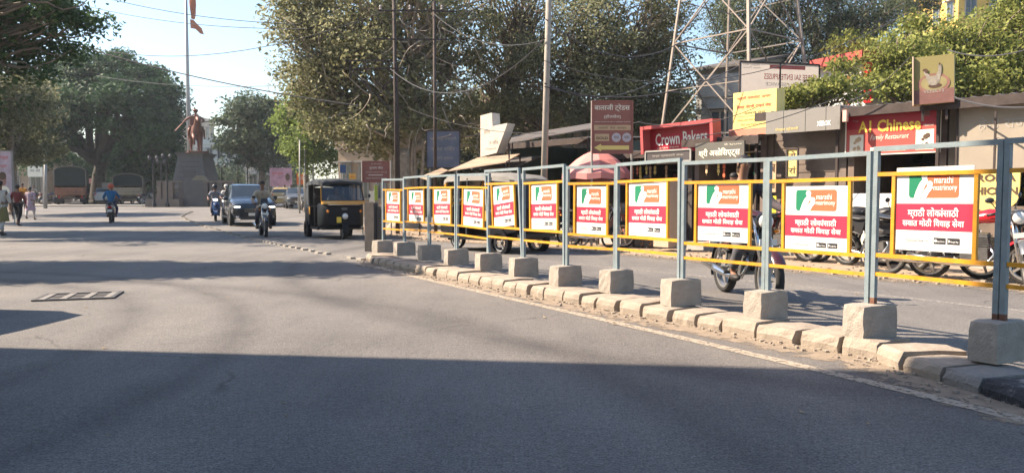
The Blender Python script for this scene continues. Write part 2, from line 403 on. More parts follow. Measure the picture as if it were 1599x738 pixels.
while s < cum[-1] - .3:
    ln = rnd.uniform(.27, .37); p, d = kpt(s + ln / 2); an = math.atan2(d.y, d.x)
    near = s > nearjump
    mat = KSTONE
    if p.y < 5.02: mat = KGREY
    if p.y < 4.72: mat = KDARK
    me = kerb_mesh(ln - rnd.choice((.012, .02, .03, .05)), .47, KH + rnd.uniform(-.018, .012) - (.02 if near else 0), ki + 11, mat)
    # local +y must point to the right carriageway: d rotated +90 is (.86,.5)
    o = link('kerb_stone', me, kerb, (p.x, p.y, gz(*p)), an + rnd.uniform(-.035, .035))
    o.rotation_euler.x = rnd.uniform(-.03, .02)
    s += ln + (rnd.uniform(.05, .09) if rnd.random() < .08 else 0.008); ki += 1
# crumbled grit fallen along the foot of the kerb
mb = MB()
for i in range(420):
    s_ = rnd.uniform(.3, cum[-1]); p, d = kpt(s_); off = abs(rnd.gauss(.03, .12)); q = p + Vector((d.y, -d.x)) * off; r_ = rnd.uniform(.004, .017)
    mb.box((q.x, q.y, gz(*q) + r_ * .5), (r_ * 2, r_ * 1.5, r_ * 1.2), rz=rnd.uniform(0, 3))
tag(mb.obj('kerb_rubble', KSTONE), 'loose grit and broken mortar crumbs along the foot of the median kerb', 'rubble', kind='stuff')
mb = MB()
for i in range(650):
    s_ = rnd.uniform(0, len(VE) - 1.01); a = VE[int(s_)].lerp(VE[int(s_) + 1], s_ % 1); q = a + Vector((.7, .7)) * abs(rnd.gauss(.2, 1.0)); r_ = rnd.uniform(.008, .035)
    mb.box((q.x, q.y, gz(*q) + r_ * .4), (r_ * 2, r_ * 1.5, r_), rz=rnd.uniform(0, 3))
tag(mb.obj('roadside_rubble', EARTH if False else KSTONE), 'scattered stones and grit on the dirt verge before the shops', 'rubble', kind='stuff')

# ================================================================== BARRIER
BLUE = M('steel blue paint', (.19, .235, .25), .5, 0, 14, .2, .15, dirt=((.13, .11, .10), 7, .75))
YEL = M('yellow paint', (.60, .265, .012), .5, 0, 10, .14, .15, dirt=((.34, .19, .07), 9, .75))
RUST = M('rusty steel', (.14, .065, .04), .85, 0, 20, .35)
WHITE = M('poster white', (.70, .68, .635), .45, 0, 3, .03, dirt=((.5, .45, .38), 3, .25))
GREEN = M('logo green', (.010, .17, .085), .45, 0, 3, .03)
ORANGE = M('logo orange', (.60, .125, .055), .45, 0, 3, .04)
PINK = M('band crimson', (.48, .026, .06), .45, 0, 3, .05)
TW = M('print white', (.86, .84, .80), .5, 0, 3, .02)
TB = M('print black', (.025, .025, .03), .5, 0, 3, .02)
BLOCKM = M('cast concrete', (.30, .265, .225), .95, 0, 7, .2, .4, bs=70, dirt=((.20, .165, .135), 4, .8))
BPX = [(590, 401), (624.5, 405), (663, 412), (705, 419), (755, 428), (809.5, 438.5), (875, 452.5), (955, 462), (1056, 483), (1190, 504), (1355, 534), (1560, 571)]
BL = [G(x, y - 6, KH) for x, y in BPX]          # block centres (on the kerb top)
BL = [Vector((b.x + .07, b.y + .12)) for b in BL]
BL.append(BL[-1] + (BL[-1] - BL[-2]))
def block_mesh(seed, L_=.20, W_=.37, H_=.25):
    r = random.Random(seed); mb = MB(); n = 4
    # subdivided box with worn corners
    idx = {}
    def vid(i, j, k):
        if (i, j, k) not in idx:
            fx, fy, fz = i / n - .5, j / n - .5, k / n
            e = sum(1 for a in (i, j, k) if a in (0, n)); sh = 1 - (.02 if e == 2 else .055 if e == 3 else 0)
            tp = 1 - .04 * fz
            v = (fx * L_ * sh * tp + r.uniform(-.004, .004), fy * W_ * (1 - (1 - sh) * .6) * tp + r.uniform(-.004, .004), (fz * H_ if k < n else H_ * (1 - (1 - sh) * .8)) + (r.uniform(-.004, .004) if k else 0))
            idx[(i, j, k)] = len(mb.v); mb.v.append(v)
        return idx[(i, j, k)]
    for a in range(n):
        for b in range(n):
            for side in (0, n):
                f1 = [vid(side, a, b), vid(side, a + 1, b), vid(side, a + 1, b + 1), vid(side, a, b + 1)]
                f2 = [vid(a, side, b), vid(a + 1, side, b), vid(a + 1, side, b + 1), vid(a, side, b + 1)]
                f3 = [vid(a, b, side), vid(a + 1, b, side), vid(a + 1, b + 1, side), vid(a, b + 1, side)]
                for f, fl in ((f1, side == 0), (f2, side == n), (f3, side == 0)):
                    mb.f.append(tuple(reversed(f)) if fl else tuple(f)); mb.m.append(0)
    return mb.mesh('concrete_block', BLOCKM)
words = ['first', 'second', 'third', 'fourth', 'fifth', 'sixth', 'seventh', 'eighth', 'ninth', 'tenth', 'eleventh', 'twelfth', 'thirteenth']
for i, p in enumerate(BL[:12]):
    d = (BL[min(i + 1, 12)] - BL[max(i - 1, 0)]).normalized()
    o = link('concrete_block', block_mesh(i, H_=.25 + (i % 3) * .008), None, (p.x, p.y, gz(*p) + KH - .008), math.atan2(d.y, d.x) + rnd.uniform(-.12, .12))
    lab = {0: 'cast concrete footing block at the far tip of the median, farthest from the camera', 11: 'shaded grey concrete footing block nearest the camera at the right edge',
           10: 'large concrete footing block at the near end of the sunlit kerb, just before the shadow'}.get(i, '%s cast concrete footing block along the median kerb, counted from its far tip' % words[i])
    tag(o, lab, 'concrete block', 'concrete footing blocks of the barrier')

def poster_parts(panel, x0, x1, z0, z1, dz=0, small=False):
    W_ = x1 - x0; H_ = z1 - z0; cx = (x0 + x1) / 2
    mb = MB(); mb.box((0, 0, H_ / 2), (W_, .008, H_)); po = mb.obj('poster', WHITE, panel, loc=(cx, .006, z0 + dz))
    def rect(name, a, b, c, d, m, yy):
        MB().add([(a * W_, yy, c * H_), (b * W_, yy, c * H_), (b * W_, yy, d * H_), (a * W_, yy, d * H_)], [(0, 1, 2, 3)]).obj(name, m, po)
    # a..b are fractions from the centre, c..d from the foot
    rect('red_band', -.5, .5, .245, .565, PINK, -.0055)
    # logo tile: green left piece, orange right piece with rounded corners
    def rounded(a, b, c, d, r, corners):
        pts = []
        for (cx_, cz_, s0, on) in ((b - r, c + r, -90, corners[0]), (b - r, d - r, 0, corners[1]), (a + r, d - r, 90, corners[2]), (a + r, c + r, 180, corners[3])):
            if on: pts += [(cx_ + r * math.cos(R(s0 + t)), cz_ + r * math.sin(R(s0 + t))) for t in (0, 30, 60, 90)]
            else: pts.append({-90: (b, c), 0: (b, d), 90: (a, d), 180: (a, c)}[s0])
        return pts
    def poly(name, pts, m, yy): MB().add([(px_, yy, pz_) for px_, pz_ in pts], [tuple(range(len(pts)))]).obj(name, m, po)
    lw, lh = W_ * .325, H_ * .315; zc = H_ * .79
    poly('logo_green', [(x, z) for x, z in rounded(-lw, -lw * .42, zc - lh / 2, zc + lh / 2, .022, (0, 0, 1, 1))], GREEN, -.0055)
    poly('logo_orange', [(x, z) for x, z in rounded(-lw * .42, lw, zc - lh / 2, zc + lh / 2, .022, (1, 1, 0, 0))], ORANGE, -.0055)
    # two white abstract figures leaning together
    mb = MB()
    def blob(cx_, cz_, rx, rz_, n=12): mb.add([(cx_ + rx * math.cos(2 * math.pi * t / n), -.0075, cz_ + rz_ * math.sin(2 * math.pi * t / n)) for t in range(n)], [tuple(range(n))])
    def fig(pts): mb.add([(a * lw, -.0075, zc + b * lh) for a, b in pts], [tuple(range(len(pts)))])
    blob(-lw * .36, zc + lh * .33, lw * .13, lh * .13)
    fig([(-.78, -.5), (-.52, -.5), (-.40, -.2), (-.22, .16), (-.26, .24), (-.42, .22), (-.56, .05), (-.68, -.2)])
    mb.v = [(a, b - .0008 * 0, c) for a, b, c in mb.v]
    blob(-lw * .14, zc + lh * .02, lw * .12, lh * .12)
    fig([(-.50, -.5), (-.28, -.5), (-.16, -.3), (-.01, -.12), (-.05, -.04), (-.22, -.05), (-.36, -.2)])
    # stagger the overlapping pieces in depth
    k = 0
    mb.obj('logo_figures', TW, po)
    text('marathi', po, lw * .41, zc + lh * .17, lw * .74, lh * .26, TW, -.0065); text('matrimony', po, lw * .48, zc - lh * .15, lw * .92, lh * .27, TW, -.0065)
    h1 = H_ * .105
    text('मराठी लोकांसाठी', po, 0.0, H_ * .465, W_ * .66, h1, TW, -.0065, bold=.018)
    l2 = text('सवात मोठी िववाह सेवा', po, 0.0, H_ * .335, W_ * .80, h1, TW, -.0065, bold=.018)
    mb = MB(); rx, rz_ = -W_ * .275, H_ * .385   # the hook over the second syllable
    pts = [(rx + .012 * math.cos(R(a)), rz_ + .010 + .010 * math.sin(R(a))) for a in (-60, -20, 30, 80, 130)]
    for a, b in zip(pts[:-1], pts[1:]): mb.bar((a[0], -.0088, a[1]), (b[0], -.0088, b[1]), .005, .001, up=(0, 1, 0))
    mb.obj('lettering', TW, po)
    text('Download Now On', po, -W_ * .20, H_ * .125, W_ * .30, H_ * .034, TB, -.0055)
    for k, tx in enumerate(('App Store', 'Google Play')):
        a = .02 + k * .175; rect('store_badge', a, a + .155, .09, .165, TB, -.0055)
        text(tx, po, W_ * (a + .093), H_ * .120, W_ * .10, H_ * .026, TW, -.0065); 
        mb = MB(); zz = H_ * .128
        if k: mb.add([(W_ * (a + .018), -.0065, zz - .012), (W_ * (a + .038), -.0065, zz), (W_ * (a + .018), -.0065, zz + .012)], [(0, 1, 2)])
        else: mb.add([(W_ * (a + .026) + .009 * math.cos(t), -.0065, zz + .011 * math.sin(t)) for t in np.linspace(0, 5.8, 9)], [tuple(range(9))])
        mb.obj('badge_symbol', TW, po)
    return po
ZT, Z1, Z2, Z3, ZB = 1.54, 1.365, .755, .61, .33
barlab = {0: 'farthest blue and yellow barrier panel with matrimony poster, at the median tip', 10: 'nearest whole barrier panel whose large poster sticks up above its yellow rail',
          11: 'shaded dark blue barrier panel cut off by the right edge', 4: 'barrier panel leaning sideways to the left, fifth from the median tip'}
proto = None
for i in range(12):
    A, B = BL[i], BL[i + 1]; d = B - A; L_ = d.length; d.normalize()
    g = .006; L_ -= 2 * g; A = A + d * g; zb = gz(*A) + .0
    hs = [-.02, .0, .0, .0, .03, .02, .0, .01, -.02, -.025, .01, .01][i]
    t = thing('barrier_panel', barlab.get(i, 'blue framed yellow railed barrier panel with matrimony poster, %s from the median tip' % words[i]), 'barrier', (A.x, A.y, zb), math.atan2(d.y, d.x), 'barrier panels on the median')
    t.rotation_euler.y = R([.6, -.4, .3, 1.2, 0, -.5, .4, -.3, .2, -.3, .2, 0][i])
    z_t, z_1, z_2, z_3 = ZT + hs, Z1 + hs, Z2 + hs * .5, Z3 + hs * .5
    t_ = .036
    for x in (t_ / 2, L_ - t_ / 2):
        mb = MB(); mb.bar((x, 0, ZB + .10), (x, 0, z_t), t_); mb.mi = 1; mb.mi = 1 if i >= 10 else 0; mb.bar((x, 0, ZB), (x, 0, ZB + .10), t_ * .99); mb.obj('post', [BLUE, RUST], t)
    MB().bar((0, -.001, z_t + t_ / 2), (L_, -.001, z_t + t_ / 2), t_).obj('top_rail', BLUE, t)
    a, b = t_ + .001, L_ - t_ - .001
    MB().bar((a - .055 * (i in (7, 4)), -.002, z_1), (b, -.002, z_1), .030).obj('upper_rail', YEL, t)
    MB().bar((a, 0, z_2), (b, 0, z_2), .030).obj('middle_rail', YEL, t)
    MB().bar((a, 0, z_3), (b, 0, z_3), .028).obj('lower_rail', YEL, t)
    f0, f1 = .195, .80
    if i in (3, 4, 5): f0, f1 = .2, .82
    x0, x1 = L_ * f0, L_ * f1
    for x in (x0 - .018, x1 + .018): MB().bar((x, 0, z_2 + .015), (x, 0, z_1 - .015), .027).obj('poster_frame', YEL, t)
    dz = [0, -.03, 0, -.01, 0, 0, -.01, 0, .02, -.03, .035, 0][i]
    po = poster_parts(t, x0 + .003, x1 - .003, z_2 + .02, z_1 - .02 + (0 if i != 10 else .03), dz)
    po.rotation_euler.z = R(rnd.uniform(-1.2, 1.2)); po.rotation_euler.y = R(rnd.uniform(-.9, .9))
    if i in (3, 4):     # bent frame: it has racked sideways while its rails stayed level
        k = -.085 if i == 4 else .02
        for ch in t.children:
            if ch == po: ch.location.x += k * (z_2 - .3); ch.rotation_euler.y = -math.atan(-k)
            else:
                for v in ch.data.vertices: v.co.x += k * (v.co.z - .3)

# ================================================================== TREES
BARK = M('bark', (.19, .15, .115), .95, 0, 5, .3, .9, bs=22)
BARKP = M('pale bark', (.36, .30, .24), .95, 0, 5, .3, .9, bs=22)
L_DARK = leafmat('dark rain tree leaf', (.032, .065, .032), (.095, .150, .058))
L_RAIN = leafmat('rain tree leaf', (.018, .045, .022), (.060, .115, .045), .3)
L_GREY = leafmat('dusty fig leaf', (.108, .116, .056), (.355, .34, .185), .36)
L_OLIVE = leafmat('olive leaf', (.078, .088, .044), (.25, .245, .135), .36)
L_GREEN = leafmat('bright green leaf', (.07, .12, .025), (.26, .32, .08), .45)
L_BUSH = leafmat('bush leaf', (.09, .12, .03), (.36, .37, .11), .42)
L_PINE = leafmat('fine dark foliage', (.045, .065, .035), (.14, .155, .085), .35)
L_FAR = leafmat('far leaf', (.05, .075, .045), (.12, .15, .085), .35)
def leaves(name, parent, clumps, lsz, mat, seed, flat=.3, asp=.5, droop=0):
    """clumps: (centre, sigma, count). Each leaf is a folded four-sided blade."""
    g = np.random.default_rng(seed); C_ = []; N_ = []; S_ = []
    cc = np.array([c for c, _, _ in clumps]); mid = cc.mean(0)
    for c, sg, n in clumps:
        sg = np.array(sg if hasattr(sg, '__len__') else (sg, sg, sg)); n = int(n); p = g.normal(size=(n, 3))
        p *= np.minimum(1, 1.9 / np.linalg.norm(p, axis=1))[:, None]
        C_.append(np.array(c)[None] + p * sg[None])
        o_ = np.array(c) - mid; o_ = o_ / (np.linalg.norm(o_) + 1e-6); o_[2] += .45; nc = o_ + g.normal(size=3) * .55; nc /= np.linalg.norm(nc)
        N_.append(nc[None] + g.normal(size=(n, 3)) * .55); S_.append(np.full(n, g.uniform(.75, 1.3)))
    P = np.concatenate(C_); N = len(P); nv = np.concatenate(N_); nv /= np.linalg.norm(nv, axis=1)[:, None]; sc_ = np.concatenate(S_)
    d = g.normal(size=(N, 3)); d[:, 2] = d[:, 2] * flat - droop; d -= nv * (d * nv).sum(1)[:, None]; d /= np.linalg.norm(d, axis=1)[:, None] + 1e-9
    sdv = np.cross(d, nv)
    ln = (lsz * g.uniform(.55, 1.4, N) * sc_)[:, None]; wd = ln * asp
    nn = np.cross(d, sdv) * ln * .12
    V = np.stack([P - d * ln * .5, P + sdv * wd * .5 + nn, P + d * ln * .5, P - sdv * wd * .5 + nn], 1).reshape(-1, 3)
    me = bpy.data.meshes.new(name); me.vertices.add(4 * N); me.vertices.foreach_set('co', V.ravel())
    idx = np.arange(4 * N, dtype=np.int32); me.loops.add(4 * N); me.loops.foreach_set('vertex_index', idx)
    me.polygons.add(N); me.polygons.foreach_set('loop_start', np.arange(0, 4 * N, 4, dtype=np.int32))
    me.materials.append(mat); me.update(calc_edges=True); return link(name, me, parent)
def limb(mb, a, b, r0, r1, r, bend=.12, n=6, sides=6):
    a = Vector(a); b = Vector(b); L_ = (b - a).length; k1 = Vector([r.uniform(-1, 1) for _ in range(3)]) * L_ * bend; k2 = Vector([r.uniform(-1, 1) for _ in range(3)]) * L_ * bend * .7
    pts = []
    for i in range(n + 1):
        t = i / n; p = a.lerp(b, t) + k1 * math.sin(math.pi * t) + k2 * math.sin(2 * math.pi * t) ; pts.append(p)
    pts[-1] = b; pts[0] = a
    mb.tube(pts, [r0 + (r1 - r0) * (i / n) ** .8 for i in range(n + 1)], sides); return pts
def tree(label, base, blobs, lsz, lmat, trunk_h, tr, seed, bark=None, ncl=60, per=60, sig=.45, group=None, name='tree', fork=None, twigs=.5, flat=.3, asp=.5, shell=.55, droop=0, cat='tree', lean=(0, 0), limbr=.33):
    """blobs: (centre, radii[, weight]) relative to the base."""
    r = random.Random(seed); base = Vector((base[0], base[1], gz(base[0], base[1]))); t = thing(name, label, cat, base, 0, group); bark = bark or BARK
    mb = MB(); top = Vector((lean[0], lean[1], trunk_h))
    limb(mb, (0, 0, -.1), top, tr * 1.25, tr * .8, r, .04, 7, 10)
    mb.tube([(0, 0, -.1), (0, 0, .35)], [tr * 1.9, tr * 1.05], 10)
    clumps = []; tot = sum(b[2] if len(b) > 2 else 1 for b in blobs)
    for b in blobs:
        c = Vector(b[0]); rad = Vector(b[1]); wgt = (b[2] if len(b) > 2 else 1) / tot
        joint = top.lerp(c, .62); pts = limb(mb, top, joint, tr * .62, tr * limbr, r, .12, 6, 7)
        k = max(3, int(ncl * wgt))
        for j in range(k):
            v = Vector([r.gauss(0, 1) for _ in range(3)]).normalized() * (shell + (1 - shell) * r.random() ** .7)
            q = c + Vector((v.x * rad.x, v.y * rad.y, v.z * rad.z))
            s_ = sig * r.uniform(.65, 1.3); clumps.append((tuple(q), (s_, s_, s_ * .62), per * r.uniform(.5, 1.4)))
            if r.random() < twigs: limb(mb, joint + (q - joint) * r.uniform(0, .25), q, tr * .16 + .012, .012, r, .16, 5, 4)
    mb.obj('trunk', bark, t, smooth=True)
    leaves('crown', t, clumps, lsz, lmat, seed, flat, asp, droop)
    return t
def rel(base, px, py, y):
    p = Y(px, py, y); return (p.x - base[0], p.y - base[1], p.z - gz(base[0], base[1]))
TREES = True
def blobs_px(base, lst):
    """lst: (px, py, y, rx, ry, rz, weight): crown masses by where they stand"""
    return [(rel(base, a[0], a[1], a[2]), (a[3], a[4], a[5]), a[6] if len(a) > 6 else 1) for a in lst]

# big spreading rain tree behind the trucks
b0 = xy(Y(150, 300, 74))
tree('broad umbrella crowned rain tree standing behind the two parked trucks', b0,
     blobs_px(b0, [(165, 108, 76, 5.4, 6, 1.5, 2), (110, 130, 74, 4.0, 5, 1.6, 1.4), (225, 140, 74, 3.4, 5, 1.7, 1.4), (255, 175, 73, 2.0, 3, 1.9, 1), (80, 160, 72, 3.2, 4, 1.6, 1), (205, 185, 72, 3.6, 4, 2.0, 1.2), (235, 235, 73, 2.6, 3, 3.0, 1.6), (150, 150, 70, 4.2, 4, 1.2, 1), (60, 215, 70, 3.2, 3, 3.2, 1), (215, 262, 74, 3, 3, 2.0, 1), (250, 205, 72, 2.0, 3, 2.4, 1.2), (100, 185, 70, 2.4, 3, 1.0, .7)]),
     .34, L_RAIN, 3.8, .62, 3, ncl=540, per=125, sig=.62, twigs=.45, flat=.25, shell=.35, lean=(.6, 0), limbr=.5, bark=M('dark bark', (.055, .048, .042), .95, 0, 5, .3, .8))
# the tall tree at the left edge, its branches hanging in over the road
b0 = (-18.6, 21.5)
tree('tall dark leaved tree at the left edge with branches reaching over the road', b0,
     blobs_px(b0, [(20, 25, 24, 2.4, 2.4, 1.1, 1.6), (95, 20, 24, 1.5, 1.8, .5, .9), (130, 38, 24.5, .55, .8, .14, .3), (50, 68, 24, 1.3, 1.6, .30, .6), (105, 78, 24, .5, .7, .10, .16), (10, 95, 25, 1.2, 1.4, .7, .7), (-60, 40, 23, 2.6, 2.6, 2.2, 2), (-40, 150, 23, 1.2, 1.6, 1.6, .8), (-90, -60, 22, 3, 3, 2, 1.4), (70, -30, 23, 2.2, 2.2, 1.0, 1)]),
     .17, L_DARK, 4.2, .26, 5, ncl=170, per=85, sig=.36, twigs=.8, flat=.5, shell=.2)
b0 = xy(Y(20, 300, 44))
tree('olive dusty leaved tree behind the pink hoarding on the left', b0,
     blobs_px(b0, [(5, 150, 44, 2.2, 2.5, 2.0, 1.4), (45, 160, 46, 1.3, 2, 1.6, 1), (10, 215, 44, 2.0, 2, 1.6, 1), (45, 228, 46, 1.6, 2, 1.0, .8), (-60, 160, 43, 2.8, 2.5, 3, 1)]),
     .20, L_OLIVE, 3.4, .24, 8, ncl=200, per=110, sig=.5, twigs=.5)
# shade trees beside the left carriageway, just outside the picture: their shadows cross the road
for k, (bx, by, zz, lab) in enumerate(((-17.5, 13.6, 7.0, 'roadside tree standing left of the picture nearest the camera'), (-23, 26.0, 8.5, 'roadside tree left of the picture beyond the overhanging one'), (-28, 34, 9.5, 'roadside tree left of the picture farthest up the road'))):
    b0 = (bx, by)
    tree(lab, b0, [((0, -.2, zz), (3.0, 1.7 + .4 * k, 1.0), 1.7), ((3.0, -.1, zz - .3), (2.6, 1.5 + .4 * k, .6), 1.5), ((6.2 - k, .25, zz + .1), (2.4, .9 + .5 * k, .4), 1.2), ((-2.6, .6, zz), (2, 1.1, 1.2), 1), ((1.2, -.5, zz + 1), (2.2, .9, .8), 1)],
         .24, L_DARK, zz * .45, .22, 20 + k, ncl=420, per=130, sig=.42, twigs=.4, shell=.15)
# tree in the centre distance
b0 = xy(Y(408, 300, 66))
tree('grey green tree in the distance between the statue and the roadside trees', b0,
     blobs_px(b0, [(395, 168, 66, 2.6, 2.6, 1.3, 1.4), (370, 195, 66, 1.9, 2.4, 1.3, 1), (425, 190, 66, 2.4, 2.6, 1.8, 1.2), (360, 225, 65, 1.5, 2, 1.1, .6), (410, 235, 66, 3.0, 2.6, 2.2, 1.4), (440, 225, 66, 2.0, 2.2, 3.0, 1)]),
     .27, L_FAR, 3.6, .3, 12, ncl=240, per=90, sig=.55, twigs=.6, shell=.3)
# bright green ashoka-like tree left of the fig
b0 = xy(Y(480, 300, 50))
tree('bright green leafy tree at the left flank of the great fig', b0,
     blobs_px(b0, [(478, 170, 50, 1.5, 2, 2.2, 1), (470, 215, 49, 1.3, 1.8, 1.6, 1), (500, 205, 50, 1.6, 2, 2.4, 1), (500, 250, 50, 1.5, 1.6, 1.2, .7), (455, 190, 50, .9, 1.2, 1.0, .5)]),
     .22, L_GREEN, 3.5, .2, 13, ncl=150, per=100, sig=.42, twigs=.5)
# the great fig
b0 = xy(Y(632, 300, 29.5))
fig = tree('great spreading fig tree with dusty leaves and hanging roots behind the barrier', b0,
     blobs_px(b0, [(500, 60, 30, 1.7, 2.4, 1.9, 1.4), (470, 25, 30, 1.1, 2, 1.2, .8), (560, 20, 29, 2.2, 2.6, 1.6, 1.4), (650, 30, 29, 2.0, 2.6, 1.9, 1.2), (520, 140, 30, 1.7, 2.2, 1.7, 1.4), (590, 120, 29, 1.9, 2.2, 1.7, 1.2), (600, 190, 29, 1.7, 2.0, 1.0, 1.0), (530, 205, 30, 1.2, 1.8, .55, .6), (680, 150, 30, 1.8, 2.2, 1.8, 1.2), (720, 60, 31, 1.9, 2.4, 2.2, 1.2), (740, 190, 32, 1.4, 2, 1.1, .8), (480, 110, 30.5, .9, 1.6, 1.6, .7), (600, -60, 29, 3.4, 3, 1.6, 1.2), (700, -40, 30, 2.4, 3, 1.6, 1), (650, 230, 31, 1.6, 1.4, .7, .6)]),
     .155, L_GREY, 3.0, .42, 31, bark=BARKP, ncl=520, per=115, sig=.42, twigs=.85, shell=.45, limbr=.26)
# hanging roots and bare sticks in the fig
mb = MB(); r_ = random.Random(5)
for i in range(46):
    px_ = r_.uniform(560, 770); py_ = r_.uniform(20, 210); p = Vector(rel(b0, px_, py_, r_.uniform(26.6, 28.5)))
    q = p + Vector((r_.uniform(-1.1, 1.1), r_.uniform(-.3, .3), r_.uniform(-1.3, .5))); limb(mb, p, q, .022, .008, r_, .18, 6, 4)
for i in range(9):
    x_ = r_.uniform(-.5, .55); limb(mb, (x_ * 1.6, -.25, 3.6), (x_, r_.uniform(-.3, .3), -.1), .05, .09, r_, .03, 6, 5)
tag(mb.obj('hanging_roots', BARKP, fig, smooth=True), kind='stuff')
# sparser dark tree right of it
b0 = xy(Y(905, 300, 30))
tree('dark open crowned tree with bare curving branches behind the brown signboard', b0,
     blobs_px(b0, [(900, 60, 30, 2.0, 2.4, 1.9, 1.2), (850, 110, 30, 1.6, 2, 1.3, .8), (960, 70, 30, 1.9, 2.4, 2.0, 1.2), (1010, 120, 31, 1.7, 2, 2.0, 1.2), (930, 160, 30, 2.2, 2, 1.2, 1.2), (1000, 190, 31, 1.4, 1.8, .9, .8), (1040, 60, 31, 1.1, 1.8, 1.6, .8), (1000, 10, 30, 2.4, 2.4, 1.4, 1), (1045, 165, 31, .7, 1.2, 1.0, .4), (820, 185, 31, 1.3, 1.5, .8, .6)]),
     .135, L_OLIVE, 2.8, .27, 41, bark=BARK, ncl=400, per=120, sig=.40, twigs=.8, shell=.35)
b0 = xy(Y(800, 300, 33))
tree('nearly leafless tangle of branches between the fig and the dark tree', b0,
     blobs_px(b0, [(790, 60, 33, 2.4, 2.4, 2.6, 1), (830, 20, 33, 2.4, 2.4, 2.0, 1), (770, 140, 33, 1.8, 2, 1.8, 1), (840, 150, 34, 1.8, 2, 1.5, 1), (800, -30, 33, 3, 2.4, 1.6, 1)]),
     .12, L_OLIVE, 2.6, .30, 43, bark=BARK, ncl=300, per=42, sig=.42, twigs=1, shell=.25)
# fine-leaved tall trees behind the mast
for k, (px_, y_, bl, lab) in enumerate(((1190, 38, [(1150, 45, 38, 1.6, 2, 1.7, 1), (1195, 20, 38, 1.8, 2, 2.2, 1.2), (1175, 110, 38, 1.4, 2, 1.4, 1), (1215, 80, 38, 1.4, 2, 2.2, 1), (1130, 25, 39, .9, 1, 1.4, .5)], 'tall fine leaved tree seen through the lattice mast'),
                                     (1300, 37, [(1270, 40, 37, 1.7, 2, 2.4, 1.2), (1310, 20, 37, 1.7, 2, 1.9, 1.2), (1350, 30, 37, 1.5, 2, 1.6, 1), (1290, 90, 37, 1.8, 2, 1.4, 1), (1385, 18, 38, 1.0, 1.4, .6, .5), (1240, -10, 37, 2, 2, 1.2, .8)], 'tall dark fine leaved tree behind the mirrored banner'))):
    b0 = xy(Y(px_, 300, y_))
    tree(lab, b0, blobs_px(b0, bl), .16, L_PINE, 5.5, .2, 50 + k, ncl=230, per=95, sig=.42, twigs=.9, shell=.2, asp=.28, droop=.6, flat=1, limbr=.4)
b0 = xy(Y(1440, 300, 50))
tree('dark treetop poking into the sky left of the yellow building', b0, blobs_px(b0, [(1435, 5, 50, 1.0, 1.4, .5, 1), (1405, 0, 50, .9, 1.4, .5, .6), (1440, 60, 50, 2.4, 1.4, 1.4, 1)]), .2, L_PINE, 8, .25, 60, ncl=60, per=90, sig=.4, asp=.3)
# leafy green trees over the shops on the right
b0 = xy(Y(1430, 300, 23))
tree('big leafy green tree spreading over the shop roofs on the right', b0,
     blobs_px(b0, [(1390, 95, 22.5, 1.3, 1.6, 1.0, 1.4), (1450, 75, 23, 1.5, 1.8, 1.1, 1.4), (1520, 90, 22, 1.5, 1.6, 1.1, 1.4), (1590, 70, 22, 1.4, 1.8, 1.4, 1.3), (1470, 125, 21.5, 1.5, 1.2, .6, 1), (1560, 125, 21, 1.5, 1.2, .6, 1), (1385, 135, 22, .5, 1.2, .4, .4), (1640, 20, 22, 1.8, 1.8, 1.6, 1.2), (1340, 72, 24, .8, 1.0, .25, .35), (1590, 20, 22, .5, 1, .6, .5)]),
     .12, L_BUSH, 2.6, .2, 71, ncl=330, per=105, sig=.30, twigs=.7, shell=.15, flat=.7)
b0 = (xy(Y(1270, 300, 19.0)))
tree('low branch of broad leaves growing between the yellow sign and the red building', b0,
     blobs_px(b0, [(1255, 145, 18.6, .60, .5, .18, 1.0), (1290, 134, 18.8, .45, .5, .18, .8), (1315, 100, 19.5, .4, .5, .10, .35), (1235, 160, 18.6, .35, .4, .12, .4), (1300, 150, 18.8, .6, .4, .14, .6), (1345, 140, 19.5, .3, .4, .2, .25)]),
     .10, L_BUSH, 2.6, .06, 73, ncl=90, per=60, sig=.17, twigs=.9, shell=.3, flat=.6)
# far-off tree masses that close the views
def wood(lab, px0, px1, ytop, y, n, mat, seed, lsz=.4):
    r = random.Random(seed); cl = []
    for i in range(n):
        px_ = r.uniform(px0, px1); top = ytop + 14 * math.sin(px_ * .045 + seed) + r.uniform(0, 26); py_ = r.uniform(top, 300); yy = y + r.uniform(-3, 3); p = Y(px_, py_, yy); s_ = r.uniform(.6, 1.1) * y / 60
        cl.append((tuple(p), (s_, s_, s_ * .7), 110))
    o = leaves('distant_trees', None, cl, lsz, mat, seed); tag(o, lab, 'trees', kind='stuff'); return o
wood('far off mass of dark trees closing the left side of the junction', -260, 270, 215, 92, 380, L_RAIN, 3, .5)
wood('far off pale green trees behind the statue wall', 225, 470, 262, 98, 150, L_FAR, 9, .4)
wood('dark trees filling in behind the shops and signboards', 560, 1120, 150, 46, 420, L_OLIVE, 14, .34)
wood('green trees closing the view behind the shops on the right', 1290, 1900, 75, 40, 420, L_BUSH, 17, .3)

